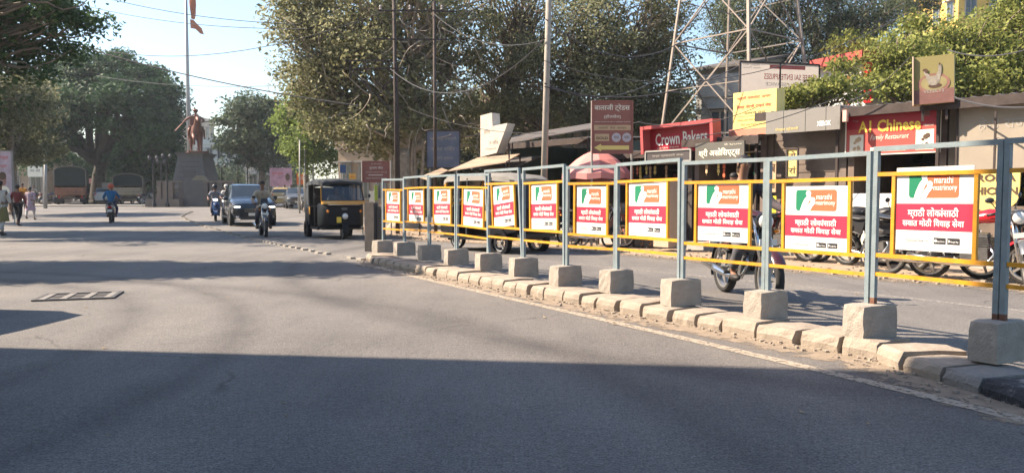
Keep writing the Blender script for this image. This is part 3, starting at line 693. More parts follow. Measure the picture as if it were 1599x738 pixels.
# ================================================================== BUILDINGS AND SHOPS
CREAM = M('cream plaster', (.46, .41, .33), .9, 0, 1.2, .12, .3, dirt=((.24, .2, .16), .8, .6))
WHITEW = M('whitewashed plaster', (.62, .58, .52), .9, 0, 1.2, .1, .2, dirt=((.3, .27, .23), .8, .6))
TAN = M('tan plaster', (.36, .27, .19), .9, 0, 1.5, .14, .3, dirt=((.19, .14, .1), .9, .6))
GREYP = M('grey plaster', (.36, .345, .32), .9, 0, 1.5, .14, .3, dirt=((.14, .13, .12), .9, .6))
YELP = M('yellow plaster', (.66, .42, .11), .85, 0, 1.5, .1, .1)
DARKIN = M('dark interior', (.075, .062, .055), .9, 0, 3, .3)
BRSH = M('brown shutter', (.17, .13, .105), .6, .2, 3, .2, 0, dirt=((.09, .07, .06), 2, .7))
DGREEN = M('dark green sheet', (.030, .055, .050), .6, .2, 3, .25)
TIN = M('weathered tin', (.115, .105, .10), .65, .35, 4, .3, 0, dirt=((.16, .09, .05), 3, .7))
WINM = glassmat()
FRAME = M('window frame', (.3, .28, .25), .7)
def building(label, name, c, size, rz, floors, cols, mat, cat='building', roof='flat', trim=None, sides=('f', 'r', 'l'), grp=None, base_z=None, ww=.45, balc=False):
    """c: centre of the front foot; size w,d,h; local -y is the front"""
    W_, D_, H_ = size; z0 = gz(c[0], c[1]) if base_z is None else base_z
    t = thing(name, label, cat, (c[0], c[1], z0), rz, grp)
    MB().box((0, D_ / 2, H_ / 2 - .3), (W_, D_, H_ + .6)).obj('wall', mat, t)
    trim = trim or GREYP
    if roof == 'flat':
        mb = MB()
        for a in ((0, -.0, W_ + .3, .22), (0, D_, W_ + .3, .22)): mb.box((a[0], a[1], H_ + .45), (a[2], a[3], .9))
        mb2 = mb
        for s_ in (-1, 1): mb.box((s_ * (W_ / 2), D_ / 2, H_ + .451), (.22, D_ - .23, .88))
        mb.obj('parapet', mat, t)
    elif roof == 'shed':
        mb = MB(); mb.add([(-W_ / 2 - .4, -.6, H_ + .05), (W_ / 2 + .4, -.6, H_ + .05), (W_ / 2 + .4, D_ + .4, H_ + 1.7), (-W_ / 2 - .4, D_ + .4, H_ + 1.7), (-W_ / 2 - .4, -.6, H_ + .15), (W_ / 2 + .4, -.6, H_ + .15), (W_ / 2 + .4, D_ + .4, H_ + 1.8), (-W_ / 2 - .4, D_ + .4, H_ + 1.8)], [(3, 2, 1, 0), (4, 5, 6, 7), (0, 1, 5, 4), (1, 2, 6, 5), (2, 3, 7, 6), (3, 0, 4, 7)]); mb.obj('roof', TIN, t)
        w_ = W_ / 2 - .01; MB().add([(-w_, .01, H_ - .1), (w_, .01, H_ - .1), (w_, D_ - .01, H_ - .1), (-w_, D_ - .01, H_ - .1), (-w_, .01, H_ + .14), (w_, .01, H_ + .14), (w_, D_ - .01, H_ + 1.55), (-w_, D_ - .01, H_ + 1.55)], [(0, 3, 2, 1), (4, 5, 6, 7), (0, 1, 5, 4), (1, 2, 6, 5), (2, 3, 7, 6), (3, 0, 4, 7)]).obj('gable_wall', mat, t)
    fh = H_ / floors
    def wins(n, wd, fn, rr):
        cw = wd / n
        fm = MB().box((0, -.03, 0), (cw * ww + .16, .08, fh * .5 + .16)).mesh('window', FRAME)
        gm = MB().box((-cw * ww / 4 - .01, -.075, 0), (cw * ww / 2 - .06, .02, fh * .5 - .02)).box((cw * ww / 4 + .01, -.075, 0), (cw * ww / 2 - .06, .02, fh * .5 - .02)).mesh('pane', WINM)
        sm = MB().box((0, -.18, fh * .25 + .14), (cw * ww + .4, .38, .07)).mesh('sunshade', trim)
        for f in range(floors):
            for k in range(n):
                x = -wd / 2 + cw * (k + .5); p = fn(x, fh * (f + .52)); o = link('window', fm, t, p, rr); link('pane', gm, o); link('sunshade', sm, o)
    if 'f' in sides: wins(cols, W_, lambda x, z: (x, 0, z), 0)
    nc = max(1, int(cols * D_ / W_))
    if 'r' in sides: wins(nc, D_, lambda x, z: (W_ / 2, D_ / 2 + x, z), R(90))
    if 'l' in sides: wins(nc, D_, lambda x, z: (-W_ / 2, D_ / 2 - x, z), R(-90))
    if balc:
        for f in range(1, floors):
            MB().box((0, -.45, fh * f), (W_ * .9, .9, .12)).box((0, -.88, fh * f + .45), (W_ * .9, .05, .8)).obj('balcony', trim, t)
    return t
def bpx(label, name, pxl, pxr, pyt, y, floors, cols, mat, depth=8, rz=0, **k):
    a = Y(pxl, 300, y); b = Y(pxr, 300, y); z = Y((pxl + pxr) / 2, pyt, y).z; g_ = gz(0, y)
    return building(label, name, ((a.x + b.x) / 2, y), (b.x - a.x, depth, z - g_), rz, floors, cols, mat, **k)
# the block whose corner throws the big foreground shadow (outside the picture, to the left)
building('tall cream apartment block left of the camera, outside the picture, casting the foreground shadow', 'apartment_block', (-17.6, -17.4), (14, 24.3, 17.5), 0, 5, 4, CREAM, balc=False)
bpx('pale flat roofed building seen between the statue and the centre tree', 'apartment_block', 305, 385, 226, 105, 3, 5, WHITEW)
bpx('tall white block rising behind the crown of the centre tree', 'apartment_block', 352, 452, 214, 118, 4, 5, WHITEW)
bpx('low cream building far behind the statue plinth', 'apartment_block', 236, 306, 189, 122, 4, 4, CREAM)
bpx('small white house with lit wall behind the lamp posts', 'white_house', 384, 432, 262, 84, 1, 2, WHITEW, depth=5)
bpx('grey house with sloping dark roof behind the lattice mast', 'grey_house', 1083, 1152, 112, 33, 2, 1, GREYP, depth=7, roof='shed', rz=R(-38))
bpx('flat grey building low behind the lattice mast', 'grey_building', 1095, 1210, 150, 31, 2, 2, GREYP, depth=4, rz=R(-20))
bpx('bright yellow apartment building above the treetops at the upper right', 'yellow_building', 1488, 1600, -14, 60, 6, 3, YELP, depth=8, ww=.4, trim=WHITEW)
bpx('tan building with blue window behind the auto rickshaw', 'tan_building', 524, 640, 232, 41, 1, 4, TAN, depth=5, rz=R(-14))
bpx('low shop row in the shade behind the pedestrians on the left', 'shop_row', -60, 74, 262, 74, 1, 4, TAN, depth=4)
bpx('dark old house behind the left pedestrians', 'old_house', 20, 70, 226, 80, 2, 3, CREAM, depth=4)
bpx('long pale wall and sheds behind the parked trucks', 'shed_row', 128, 250, 276, 92, 1, 5, CREAM, depth=3)

def frame_at(A, B):
    """local frame for a flat thing seen from the road: origin A foot, +x toward B"""
    d = Vector((B.x - A.x, B.y - A.y)); return math.atan2(d.y, d.x), d.length
def board(name, label, cat, A, B, zb, zt, mat, th=.06, edge=None, posts=None, group=None, tilt=0):
    """sign board as a thing; local origin at the foot centre of the board. Returns (thing, W, H)"""
    rz, W_ = frame_at(A, B); H_ = zt - zb; c = (A + B) / 2
    t = thing(name, label, cat, (c.x, c.y, zb), rz, group); t.rotation_euler.x = tilt
    if th < .035 and mat is CLOTH: MB().add([(-W_ / 2, 0, 0), (W_ / 2, 0, 0), (W_ / 2, 0, H_), (-W_ / 2, 0, H_)], [(0, 1, 2, 3)]).obj('board', mat, t)
    else: MB().box((0, th / 2, H_ / 2), (W_, th, H_)).obj('board', mat, t)
    if edge:
        mb = MB(); e = .035
        mb.bar((-W_ / 2, -.004, 0), (W_ / 2, -.004, 0), e); mb.bar((-W_ / 2, -.004, H_), (W_ / 2, -.004, H_), e); mb.bar((-W_ / 2, -.005, 0), (-W_ / 2, -.005, H_), e * .96); mb.bar((W_ / 2, -.005, 0), (W_ / 2, -.005, H_), e * .96)
        mb.obj('frame', edge, t)
    if posts:
        for x in posts: MB().tube([(x * W_, th + .03, -zb + gz(0, c.y) - .05), (x * W_, th + .03, H_ + .02)], .028, 8).obj('post', POLEM, t)
    return t, W_, H_
def rectp(t, x0, x1, z0, z1, m, name='panel', y=-.003):
    return MB().add([(x0, y, z0), (x1, y, z0), (x1, y, z1), (x0, y, z1)], [(0, 1, 2, 3)]).obj(name, m, t)
def disc(t, x, z, rx, rz_, m, name='badge', y=-.003, n=20):
    return MB().add([(x + rx * math.cos(2 * math.pi * k / n), y, z + rz_ * math.sin(2 * math.pi * k / n)) for k in range(n)], [tuple(range(n))]).obj(name, m, t)
POLEM = M('galvanised pole', (.30, .29, .27), .6, .3, 5, .15)
DPOLE = M('dark rusty pole', (.06, .045, .04), .8, .2, 5, .3)
RED = M('sign red', (.36, .02, .035), .45, 0, 2, .06, dirt=((.36, .06, .05), 3, .4))
LRED = M('sign light red', (.46, .075, .060), .45, 0, 2, .06, dirt=((.33, .11, .09), 3, .4))
MAROON = M('sign maroon brown', (.27, .10, .075), .6, 0, 2, .1, dirt=((.2, .08, .055), 3, .4))
BUFF = M('sign buff', (.50, .34, .20), .6, 0, 2, .1)
SYEL = M('sign yellow', (.72, .56, .18), .55, 0, 2, .08, dirt=((.5, .42, .2), 3, .4))
DG = M('sign dark grey', (.105, .098, .084), .6, 0, 2, .15, dirt=((.13, .12, .1), 2, .6))
GREYB = M('fascia grey', (.20, .187, .168), .6, 0, 2, .12, dirt=((.09, .085, .08), 2, .6))
CRM = M('letter cream', (.78, .72, .58), .5, 0, 2, .04)
LYEL = M('letter yellow', (.85, .62, .08), .5, 0, 2, .04)
REDL = M('letter red', (.50, .05, .035), .5, 0, 2, .05)
FADE = M('faded print', (.34, .31, .27), .7, 0, 2, .1)
CLOTH = M('dusty flex banner', (.66, .58, .51), .6, 0, 2, .08, dirt=((.38, .33, .27), 2, .5))
def translucent(m, f):
    t = m.node_tree; b = t.nodes['Principled BSDF']; out = [n for n in t.nodes if n.type == 'OUTPUT_MATERIAL'][0]
    tr = t.nodes.new('ShaderNodeBsdfTranslucent'); src = b.inputs['Base Color'].links[0].from_socket; t.links.new(src, tr.inputs[0])
    mx = t.nodes.new('ShaderNodeMixShader'); mx.inputs[0].default_value = f; t.links.new(b.outputs[0], mx.inputs[1]); t.links.new(tr.outputs[0], mx.inputs[2]); t.links.new(mx.outputs[0], out.inputs[0])
translucent(CLOTH, .7)
BROWNL = M('letter brown', (.09, .05, .03), .6, 0, 2, .05)

# --- sheds and shops, each open toward the road
def shop(name, label, pxl, pxr, ztop, wall, front='shutter', depth=3.2, off=0, floor=True, roofm=None, hang=.34, slope=.18, mid=(.2, .95)):
    A = SH(pxl, 300, off); B = SH(pxr, 300, off); rz, W_ = frame_at(A, B); c = (A + B) / 2; z0 = gz(0, c.y)
    t = thing(name, label, 'shop', (c.x, c.y, z0), rz); H_ = ztop - z0
    MB().box((0, depth, H_ / 2), (W_, .12, H_)).obj('back_wall', wall, t)
    for s_ in (-1, 1): MB().box((s_ * (W_ / 2 - .06), depth / 2, H_ / 2), (.12, depth - .12, H_ - .01)).obj('side_wall', wall, t)
    MB().box((0, depth / 2 - .15, .09), (W_ - .13, depth + .3, .18)).obj('floor', GREYP, t)
    # corrugated roof
    n = int(W_ / .09); mb = MB(); x0 = -W_ / 2 - .08; dx = (W_ + .16) / n
    for k in range(n + 1):
        z = .02 * math.cos(math.pi * k)
        for y_, zz in ((-hang, H_ - .02), (depth + .25, H_ + slope)): mb.v += [(x0 + k * dx, y_, zz + z), (x0 + k * dx, y_, zz + z + .012)]
    for k in range(n):
        o = k * 4; p = o + 4
        mb.f += [(o + 1, o + 3, p + 3, p + 1), (o, p, p + 2, o + 2), (o, o + 1, p + 1, p)]; mb.m += [0] * 3
    mb.obj('roof', roofm or TIN, t)
    MB().bar((-W_ / 2 - .08, -hang + .02, H_ - .09), (W_ / 2 + .08, -hang + .02, H_ - .10), .05, .17).obj('eaves_beam', DPOLE, t)
    MB().bar((W_ / 2 - .03, -hang + .1, 0), (W_ / 2 - .03, -hang + .1, H_ - .15), .05).obj('post', DPOLE, t)
    if front == 'shutter':
        mb = MB(); n = int((H_ - .3) / .085)
        for k in range(n):
            z = .19 + k * .085; mb.box((0, .10 + .012 * (k % 2), z + .042), (W_ - .26, .02, .084))
        o = mb.obj('shutter', BRSH, t); tag(o, kind='stuff')
    elif front == 'shelves':
        for z in (.7, 1.15, 1.6, 1.98): MB().box((0, depth - .35, z), (W_ - .26, .5, .04)).obj('shelf', BRSH, t)
        MB().box((-.05, .5, .62), (W_ * .7, .55, .86)).obj('counter', BRSH, t)
        r = random.Random(int(pxl)); ms = [CRM, RED, LYEL, DG, BUFF, MAROON, FADE, BLUE]
        for z in (.72, 1.17, 1.62):
            x = -W_ / 2 + .2
            while x < W_ / 2 - .25:
                h = r.uniform(.1, .3); wd = r.uniform(.08, .2); MB().box((x, depth - .3, z + h / 2), (wd, .2, h)).obj('goods', r.choice(ms), t); x += wd + r.uniform(.01, .12)
    r = random.Random(int(pxr)); ms = [CRM, RED, LYEL, SYEL, BUFF, MAROON, GREEN, BLUE, ORANGE]
    if front == 'shelves':
        for k in range(int(W_ / .16)):      # strips of small packets hung along the front
            x = -W_ / 2 + .15 + k * .16 + r.uniform(-.03, .03); n = r.randint(2, 5); m_ = r.choice(ms)
            if abs(x) > W_ / 2 - .12 or r.random() < .35: continue
            mb = MB()
            for j in range(n): mb.box((x + r.uniform(-.004, .004), .12, H_ - .42 - .10 * j), (.065, .012, .085), rz=r.uniform(-.3, .3))
            mb.bar((x, .12, H_ - .42 - .10 * n), (x, .12, H_ - .12), .006); mb.obj('packet_strip', m_, t)
        MB().box((W_ * .22, .35, .40), (.34, .30, .44)).obj('crate', r.choice(ms), t); MB().box((-W_ * .28, .25, .34), (.40, .34, .30)).obj('crate', r.choice(ms), t)
        MB().tube([(0, .9, H_ - .25), (0, .9, H_ - .02)], .006, 5).obj('cord', DPOLE, t); MB().tube([(-.35, .9, H_ - .27), (.35, .9, H_ - .27)], .018, 8).obj('tube_lamp', TW, t)
    return t, W_, H_
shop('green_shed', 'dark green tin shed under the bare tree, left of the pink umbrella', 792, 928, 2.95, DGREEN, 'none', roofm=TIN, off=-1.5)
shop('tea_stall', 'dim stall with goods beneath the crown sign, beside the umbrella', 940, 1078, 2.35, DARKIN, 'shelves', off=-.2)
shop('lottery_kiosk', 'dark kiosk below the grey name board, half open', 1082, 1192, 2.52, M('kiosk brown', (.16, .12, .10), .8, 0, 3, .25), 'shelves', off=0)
shop('copy_shop', 'closed brown shuttered shop under the grey fascia with slanting roof edge', 1196, 1318, 2.98, BRSH, 'shutter', off=-.05)
shop('restaurant', 'restaurant front with dim shelves under the red sign', 1321, 1474, 2.92, M('restaurant brown', (.19, .14, .11), .8, 0, 3, .25), 'shelves', off=-.03)
shop('chicken_shop', 'chicken shop with beige wall board at the right edge', 1477, 1700, 2.90, M('chicken shop wall', (.23, .19, .145), .85, 0, 2, .15), 'shelves', off=-.02)

def zof(px, py, off=0): return SH(px, py, off).z
def lb(px0, px1, off): return SH(px0, 300, off), SH(px1, 300, off)
# A1 Chinese board
A, B = lb(1320, 1463, .12)
t, W_, H_ = board('restaurant_sign', 'red restaurant sign with yellow A1 Chinese lettering and two food pictures', 'sign', A, B, 2.02, 2.82, LRED, .05, None)
rectp(t, -W_ / 2, W_ / 2, H_ * .60, H_, RED, 'shaded_top')  # darker red paints in the eaves' shade across the sign's top
text('A1 Chinese', t, -.02, H_ * .635, W_ * .68, H_ * .28, REDL, y=-.004, bold=.035); text('A1 Chinese', t, -.035, H_ * .65, W_ * .68, H_ * .28, LYEL, y=-.007, bold=.022)
text('Family Restaurant', t, -.02, H_ * .37, W_ * .42, H_ * .15, CRM, y=-.003, shear=.3)
rectp(t, -W_ * .22, W_ * .17, H_ * .05, H_ * .15, CRM, 'strip'); text('Chinese & Fast Food', t, -W_ * .02, H_ * .10, W_ * .34, H_ * .06, BROWNL, y=-.005)
for a, b in ((-.46, -.30), (.27, .455)):
    rectp(t, a * W_, b * W_, H_ * .05, H_ * (.47 if a < 0 else .50), CRM, 'food_picture')
    r_ = random.Random(4)
    mb = MB()
    for k in range(9):
        cx, cz, rr = W_ * (a + b) / 2 + r_.uniform(-.06, .06), H_ * (.12 + .3 * r_.random()), r_.uniform(.02, .05)
        mb.add([(cx + rr * math.cos(j), -.006 - .0005 * k, cz + rr * math.sin(j)) for j in np.linspace(0, 5.5, 8)], [tuple(range(8))])
    tag(mb.obj('picture_print', BUFF if a < 0 else BROWNL, t), kind='stuff')
rectp(t, W_ * .33, W_ * .41, H_ * .80, H_ * .93, FADE, 'emblem'); text('Veg', t, -W_ * .40, H_ * .80, W_ * .07, H_ * .05, FADE, y=-.004); text('National', t, W_ * .40, H_ * .60, W_ * .1, H_ * .05, CRM, y=-.004)
MB().box((-W_ / 2 - .012, .02, H_ / 2), (.018, .07, H_)).obj('frame', CRM, t); MB().box((W_ / 2 + .012, .02, H_ / 2), (.018, .07, H_)).obj('frame', CRM, t); MB().box((0, .02, -.012), (W_ + .04, .07, .02)).obj('frame', CRM, t)
# fascia with XEROX
A, B = lb(1194, 1309, .45)
t, W_, H_ = board('copy_shop_sign', 'grey sheet fascia with white XEROX lettering and small yellow writing', 'sign', A, B, zof(1194, 210, .45), zof(1194, 176, .45), GREYB, .05)
for i, x in enumerate((-.25, .05, .32)): MB().box((x * W_, -.004, H_ / 2), (.008, .006, H_)).obj('joint', GREYB, t)
text('XEROX', t, W_ * .30, H_ * .30, W_ * .18, H_ * .22, TW, y=-.004, bold=.03); text('गोल्डन स्टेशनरी', t, -W_ * .2, H_ * .16, W_ * .32, H_ * .18, SYEL, y=-.004)
# slanting rolled edge board above it
# name board: shri associates
A, B = lb(1085, 1161, .5)
t, W_, H_ = board('associates_sign', 'dark grey name board with white Devanagari lettering under a thin roof edge', 'sign', A, B, zof(1085, 252, .5), zof(1085, 224, .5), DG, .05)
text('श्री असोिसएट्स', t, .0, H_ * .40, W_ * .84, H_ * .52, CRM, y=-.004, bold=.025); text('मो. ९८५०००', t, W_ * .28, H_ * .84, W_ * .34, H_ * .12, CRM, y=-.004)
# yellow licence board and its box, above the associates shop
A, B = lb(1143, 1210, -.1)
t, W_, H_ = board('licence_sign', 'yellow sign box with red Devanagari lines and black English lines on the kiosk roof', 'sign', A, B, zof(1144, 203, -.1), zof(1144, 146, -.1), SYEL, .32, None)
text('रहदारी पासपोर्ट आधार', t, -.02, H_ * .83, W_ * .78, H_ * .12, LRED, y=-.004, bold=.012); text('िववाह नोंदणी दाखले सेवा', t, -.02, H_ * .60, W_ * .80, H_ * .12, LRED, y=-.004, bold=.012)
text('आमचे येथे', t, 0, H_ * .43, W_ * .5, H_ * .08, TB, y=-.004); rectp(t, -W_ * .44, W_ * .44, H_ * .335, H_ * .345, TB, 'rule')
text('Online Leave And Licence Agreement', t, 0, H_ * .24, W_ * .8, H_ * .08, BROWNL, y=-.004); text('Pay and Park Licence', t, 0, H_ * .11, W_ * .6, H_ * .07, BROWNL, y=-.004)
A, B = lb(1137, 1196, .0)
t, W_, H_ = board('roof_strip', 'faded salmon pink strip below the yellow sign box', 'strip', A, B, 2.54, 2.70, M('salmon strip', (.55, .20, .13), .7, 0, 3, .15), .1)
# Crown Bakers: a red tray with deep rim
A, B = SH(1003, 300, .5), SH(1107, 300, .5)
rz, W_ = frame_at(A, B); c = (A + B) / 2; zb, zt = zof(1003, 240, .5), zof(1003, 202, .5); H_ = zt - zb
t = thing('bakery_sign', 'deep rimmed red box sign reading Crown Bakers, tipped slightly forward', 'sign', (c.x, c.y, zb), rz); t.rotation_euler.x = R(3); t.rotation_euler.y = R(-1.0)
MB().box((0, .32, H_ / 2), (W_, .04, H_)).obj('board', RED, t)
for nm, cc, ss in (('rim', (0, .18, H_ + .04), (W_ + .16, .30, .08)), ('rim', (-W_ / 2 - .04, .18, H_ / 2), (.08, .30, H_ - .002)), ('rim', (W_ / 2 + .04, .18, H_ / 2), (.08, .30, H_ - .002))):
    MB().box(cc, ss).obj(nm, M('bakery rim', (.42, .075, .075), .55, 0, 2, .08), t)
rectp(t, -W_ * .42, W_ * .5, .03, H_ * .76, M('bakery red', (.44, .014, .045), .45, 0, 2, .05), 'lettered_panel', y=.295)
text('Crown Bakers', t, -.04, H_ * .56, W_ * .78, H_ * .50, TW, y=.285, bold=.02); text('कराऊन बेकरस', t, -W_ * .22, H_ * .22, W_ * .34, H_ * .08, CRM, y=.285)
A, B = SH(1008, 300, .9), SH(1078, 300, .9)
t, W_, H_ = board('slate_sign', 'thin dark board with faint writing hung below the red bakery sign', 'sign', A, B, zof(1008, 254, .9), zof(1008, 237, .9), M('slate board', (.06, .05, .05), .5, 0, 2, .2), .03, POLEM)
text('सर्व प्रकारचे केक', t, 0, H_ * .55, W_ * .7, H_ * .25, FADE, y=-.004)
# Balaji traders board on its pole (stands at the verge)
yb = 18.2; A, B = Y(925, 200, yb), Y(987.5, 200, yb); zt, zb = Y(925, 158, yb).z, Y(925, 239, yb).z
t, W_, H_ = board('traders_sign', 'brown painted signboard on a pole with Devanagari heading, badges and a left pointing arrow', 'sign', A, B, zb, zt, MAROON, .05, MAROON, posts=(-.5, .5))
text('बालाजी ट्रेडस', t, -.01, H_ * .87, W_ * .88, H_ * .15, FADE if False else CRM, y=-.004, bold=.012); text('(होलसेल)', t, 0, H_ * .70, W_ * .42, H_ * .09, CRM, y=-.004)
text('किराणा मालाचे होलसेल व किरकोळ व्यापारी', t, 0, H_ * .60, W_ * .9, H_ * .025, CRM, y=-.004)
rectp(t, -W_ * .46, W_ * .46, H_ * .44, H_ * .54, BUFF, 'stripe'); text('मसाले  तेल  साखर', t, 0, H_ * .49, W_ * .7, H_ * .05, BROWNL, y=-.005)
rectp(t, -W_ * .44, -W_ * .08, H_ * .23, H_ * .37, BUFF, 'badge'); text('GOLD', t, -W_ * .26, H_ * .29, W_ * .3, H_ * .05, BROWNL, y=-.005, bold=.03)
for x in (.10, .36):
    disc(t, W_ * x, H_ * .30, W_ * .115, W_ * .115, M('badge pale', (.45, .40, .42), .6), y=-.004); text('चहा', t, W_ * x, H_ * .30, W_ * .13, H_ * .06, BROWNL, y=-.006)
MB().add([(-W_ * .46, -.004, H_ * .105), (-W_ * .28, -.004, H_ * .18), (-W_ * .28, -.004, H_ * .145), (W_ * .42, -.004, H_ * .145), (W_ * .42, -.004, H_ * .065), (-W_ * .28, -.004, H_ * .065), (-W_ * .28, -.004, H_ * .03)], [(0, 2, 1), (0, 6, 5), (0, 5, 4, 3, 2)]).obj('arrow', SYEL, t)
# small brown sign beside the fig (two posts)
yb = 24.5; A, B = Y(567, 260, yb), Y(608, 260, yb); zt, zb = Y(585, 252, yb).z, Y(585, 284, yb).z
t, W_, H_ = board('street_sign', 'small brown municipal sign on two pale posts left of the barrier', 'sign', A, B, zb, zt, MAROON, .04, MAROON, posts=(-.56, .54))
text('श्री गणेश प्रसन्न', t, 0, H_ * .88, W_ * .4, H_ * .06, CRM, y=-.004); text('सुभाष चौक', t, 0, H_ * .68, W_ * .52, H_ * .17, CRM, y=-.004); text('नगरपरिषद आपले स्वागत करीत आहे', t, 0, H_ * .47, W_ * .8, H_ * .06, CRM, y=-.004)
rectp(t, -W_ * .3, W_ * .25, H_ * .32, H_ * .35, CRM, 'rule'); text('वाहने सावकाश चालवा', t, 0, H_ * .18, W_ * .8, H_ * .07, CRM, y=-.004)
# mirrored banner on the roofs (seen from behind)
yb = 18.6; A, B = Y(1155, 120, yb), Y(1279, 120, yb + .5); zt, zb = Y(1155, 96, yb).z, Y(1155, 150, yb).z
t, W_, H_ = board('enterprise_banner', 'pale flex banner seen from behind so its red lettering reads mirrored', 'banner', A, B, zb, zt, CLOTH, .03, DPOLE)
MB().box((0.0, -.012, H_ / 2), (.035, .02, H_ - .04)).obj('brace', DPOLE, t)
text('SHREE SAI ENTERPRISES', t, W_ * .13, H_ * .60, W_ * .66, H_ * .17, REDL, y=-.004, mirror=True, bold=.01)
mb = MB()
for a in np.linspace(0, 2 * math.pi, 17)[:-1]: mb.bar((W_ * .43 + .085 * math.cos(a), -.006, H_ * .6 + .085 * math.sin(a)), (W_ * .43 + .085 * math.cos(a + .3927), -.006, H_ * .6 + .085 * math.sin(a + .3927)), .012, .002, up=(0, 1, 0))
mb.obj('logo_ring', REDL, t)
rectp(t, -W_ * .13, W_ * .32, H_ * .83, H_ * .94, LRED, 'heading_band', -.004); text('Goods Transport Services', t, W_ * .1, H_ * .885, W_ * .4, H_ * .05, CLOTH, y=-.006, mirror=True)
text('Mobile 9822', t, -W_ * .36, H_ * .92, W_ * .2, H_ * .06, FADE, y=-.004, mirror=True); text('Nitin Pawar', t, -W_ * .36, H_ * .84, W_ * .22, H_ * .06, FADE, y=-.004, mirror=True); text('SERVICE', t, -W_ * .05, H_ * .38, W_ * .26, H_ * .10, FADE, y=-.004, mirror=True)
for x in (-.5, 0, .5): MB().bar((x * W_, .06, -zb + .5), (x * W_, .06, 0), .05).obj('post', DPOLE, t)
# red and white building with red lettering behind the leaves
yb = 23.5; A, B = Y(1279, 120, yb + .8), Y(1352, 120, yb - .8); zt, zb = Y(1320, 101, yb).z, .0
rz, W_ = frame_at(A, B); c = (A + B) / 2
t = thing('red_roofed_shop', 'white shop building with a red roof band and big red letters behind leaves', 'building', (c.x, c.y, 0), rz)
MB().box((0, 1.2, zt / 2), (W_, 2.4, zt)).obj('wall', M('shop white', (.78, .75, .68), .7, 0, 2, .05), t); MB().box((0, 1.1, zt + .12), (W_ + .2, 2.8, .26)).obj('roof', LRED, t)
text('C', t, .18, zt - .62, .42, .5, LRED, y=-.01, bold=.05); text('o', t, -.28, zt - .55, .22, .26, LRED, y=-.01, bold=.05); text('A', t, .22, zt - 1.15, .26, .24, LRED, y=-.01, bold=.05); text('CAFE', t, -.1, zt - 1.7, .9, .3, LRED, y=-.01)
A2, B2 = Y(1349, 120, yb - .9), Y(1361, 120, yb - 1.05)
t, W_, H_ = board('vertical_sign', 'narrow upright bright red letter sign beside the red roofed building', 'sign', A2, B2, Y(1355, 160, yb - 1).z, Y(1355, 97, yb - 1).z, M('bright red sign', (.70, .015, .015), .4, 0, 2, .04), .15)
for k, ch in enumerate('CAFE'): text(ch, t, 0, H_ * (.86 - .235 * k), W_ * .6, H_ * .15, CRM, y=-.004, bold=.02)
# chicken sign box on the roof
A, B = SH(1411.5, 130, .55), SH(1490, 130, .55); c_ = (A + B) / 2
yb = A.y - .3; A, B = Y(1428, 130, 13.6), Y(1491, 130, 13.3); zt, zb = Y(1460, 86, 13.4).z, Y(1460, 161, 13.4).z
t, W_, H_ = board('chicken_sign', 'weathered box sign with a rooster picture standing on the shop roof', 'sign', A, B, zb, zt, M('rooster sign yellow', (.27, .225, .085), .6, 0, 2, .1, dirt=((.2, .17, .09), 2, .5)), .20, None)
t.rotation_euler.y = R(-1.5); t.rotation_euler.z -= R(4)
MB().box((-W_ / 2 - .012, .08, H_ / 2), (.02, .26, H_ + .03)).obj('side_face', M('rooster sign side', (.60, .46, .33), .7, 0, 2, .1), t)
rectp(t, -W_ / 2, W_ / 2, 0, H_ * .30, M('faded pink', (.21, .10, .085), .6, 0, 3, .25), 'lower_field', -.005)
PKR = M('faded ring pink', (.27, .13, .10), .6, 0, 3, .2)
disc(t, 0, H_ * .42, W_ * .40, H_ * .21, PKR, 'ring', -.007, 28); disc(t, 0, H_ * .43, W_ * .33, H_ * .155, M('ring inside', (.29, .24, .11), .6), 'ring', -.009, 28); disc(t, .02, H_ * .37, W_ * .17, H_ * .05, BROWNL, 'nest', -.011)
roo = [(-.10, .40), (-.04, .38), (.05, .38), (.12, .44), (.14, .54), (.16, .62), (.17, .74), (.155, .80), (.13, .83), (.11, .80), (.085, .78), (.10, .75), (.09, .66), (.04, .58), (-.02, .56), (-.08, .58), (-.13, .64), (-.13, .72), (-.18, .74), (-.22, .71), (-.21, .64), (-.17, .58), (-.15, .50)]
MB().add([(a * W_ * 1.15, -.013, H_ * b) for a, b in roo], [tuple(range(len(roo)))]).obj('rooster', M('rooster grey', (.30, .26, .21), .6, 0, 12, .4), t)
tl = [(-.13, .64), (-.13, .72), (-.17, .745), (-.23, .735), (-.25, .70), (-.20, .68), (-.17, .64)]; MB().add([(a * W_ * 1.15, -.0145, H_ * b) for a, b in tl], [tuple(range(len(tl)))]).obj('rooster', BROWNL, t)
cb = [(.155, .80), (.13, .85), (.115, .83), (.10, .80), (.13, .79)]; MB().add([(a * W_ * 1.15, -.0145, H_ * b) for a, b in cb], [tuple(range(len(cb)))]).obj('rooster', BROWNL, t)
text('VENKYS', t, 0, H_ * .26, W_ * .52, H_ * .07, FADE, y=-.008)
for x in (-.3, .3): MB().bar((x * W_, .12, -.28), (x * W_, .12, 0), .04).obj('post', DPOLE, t)
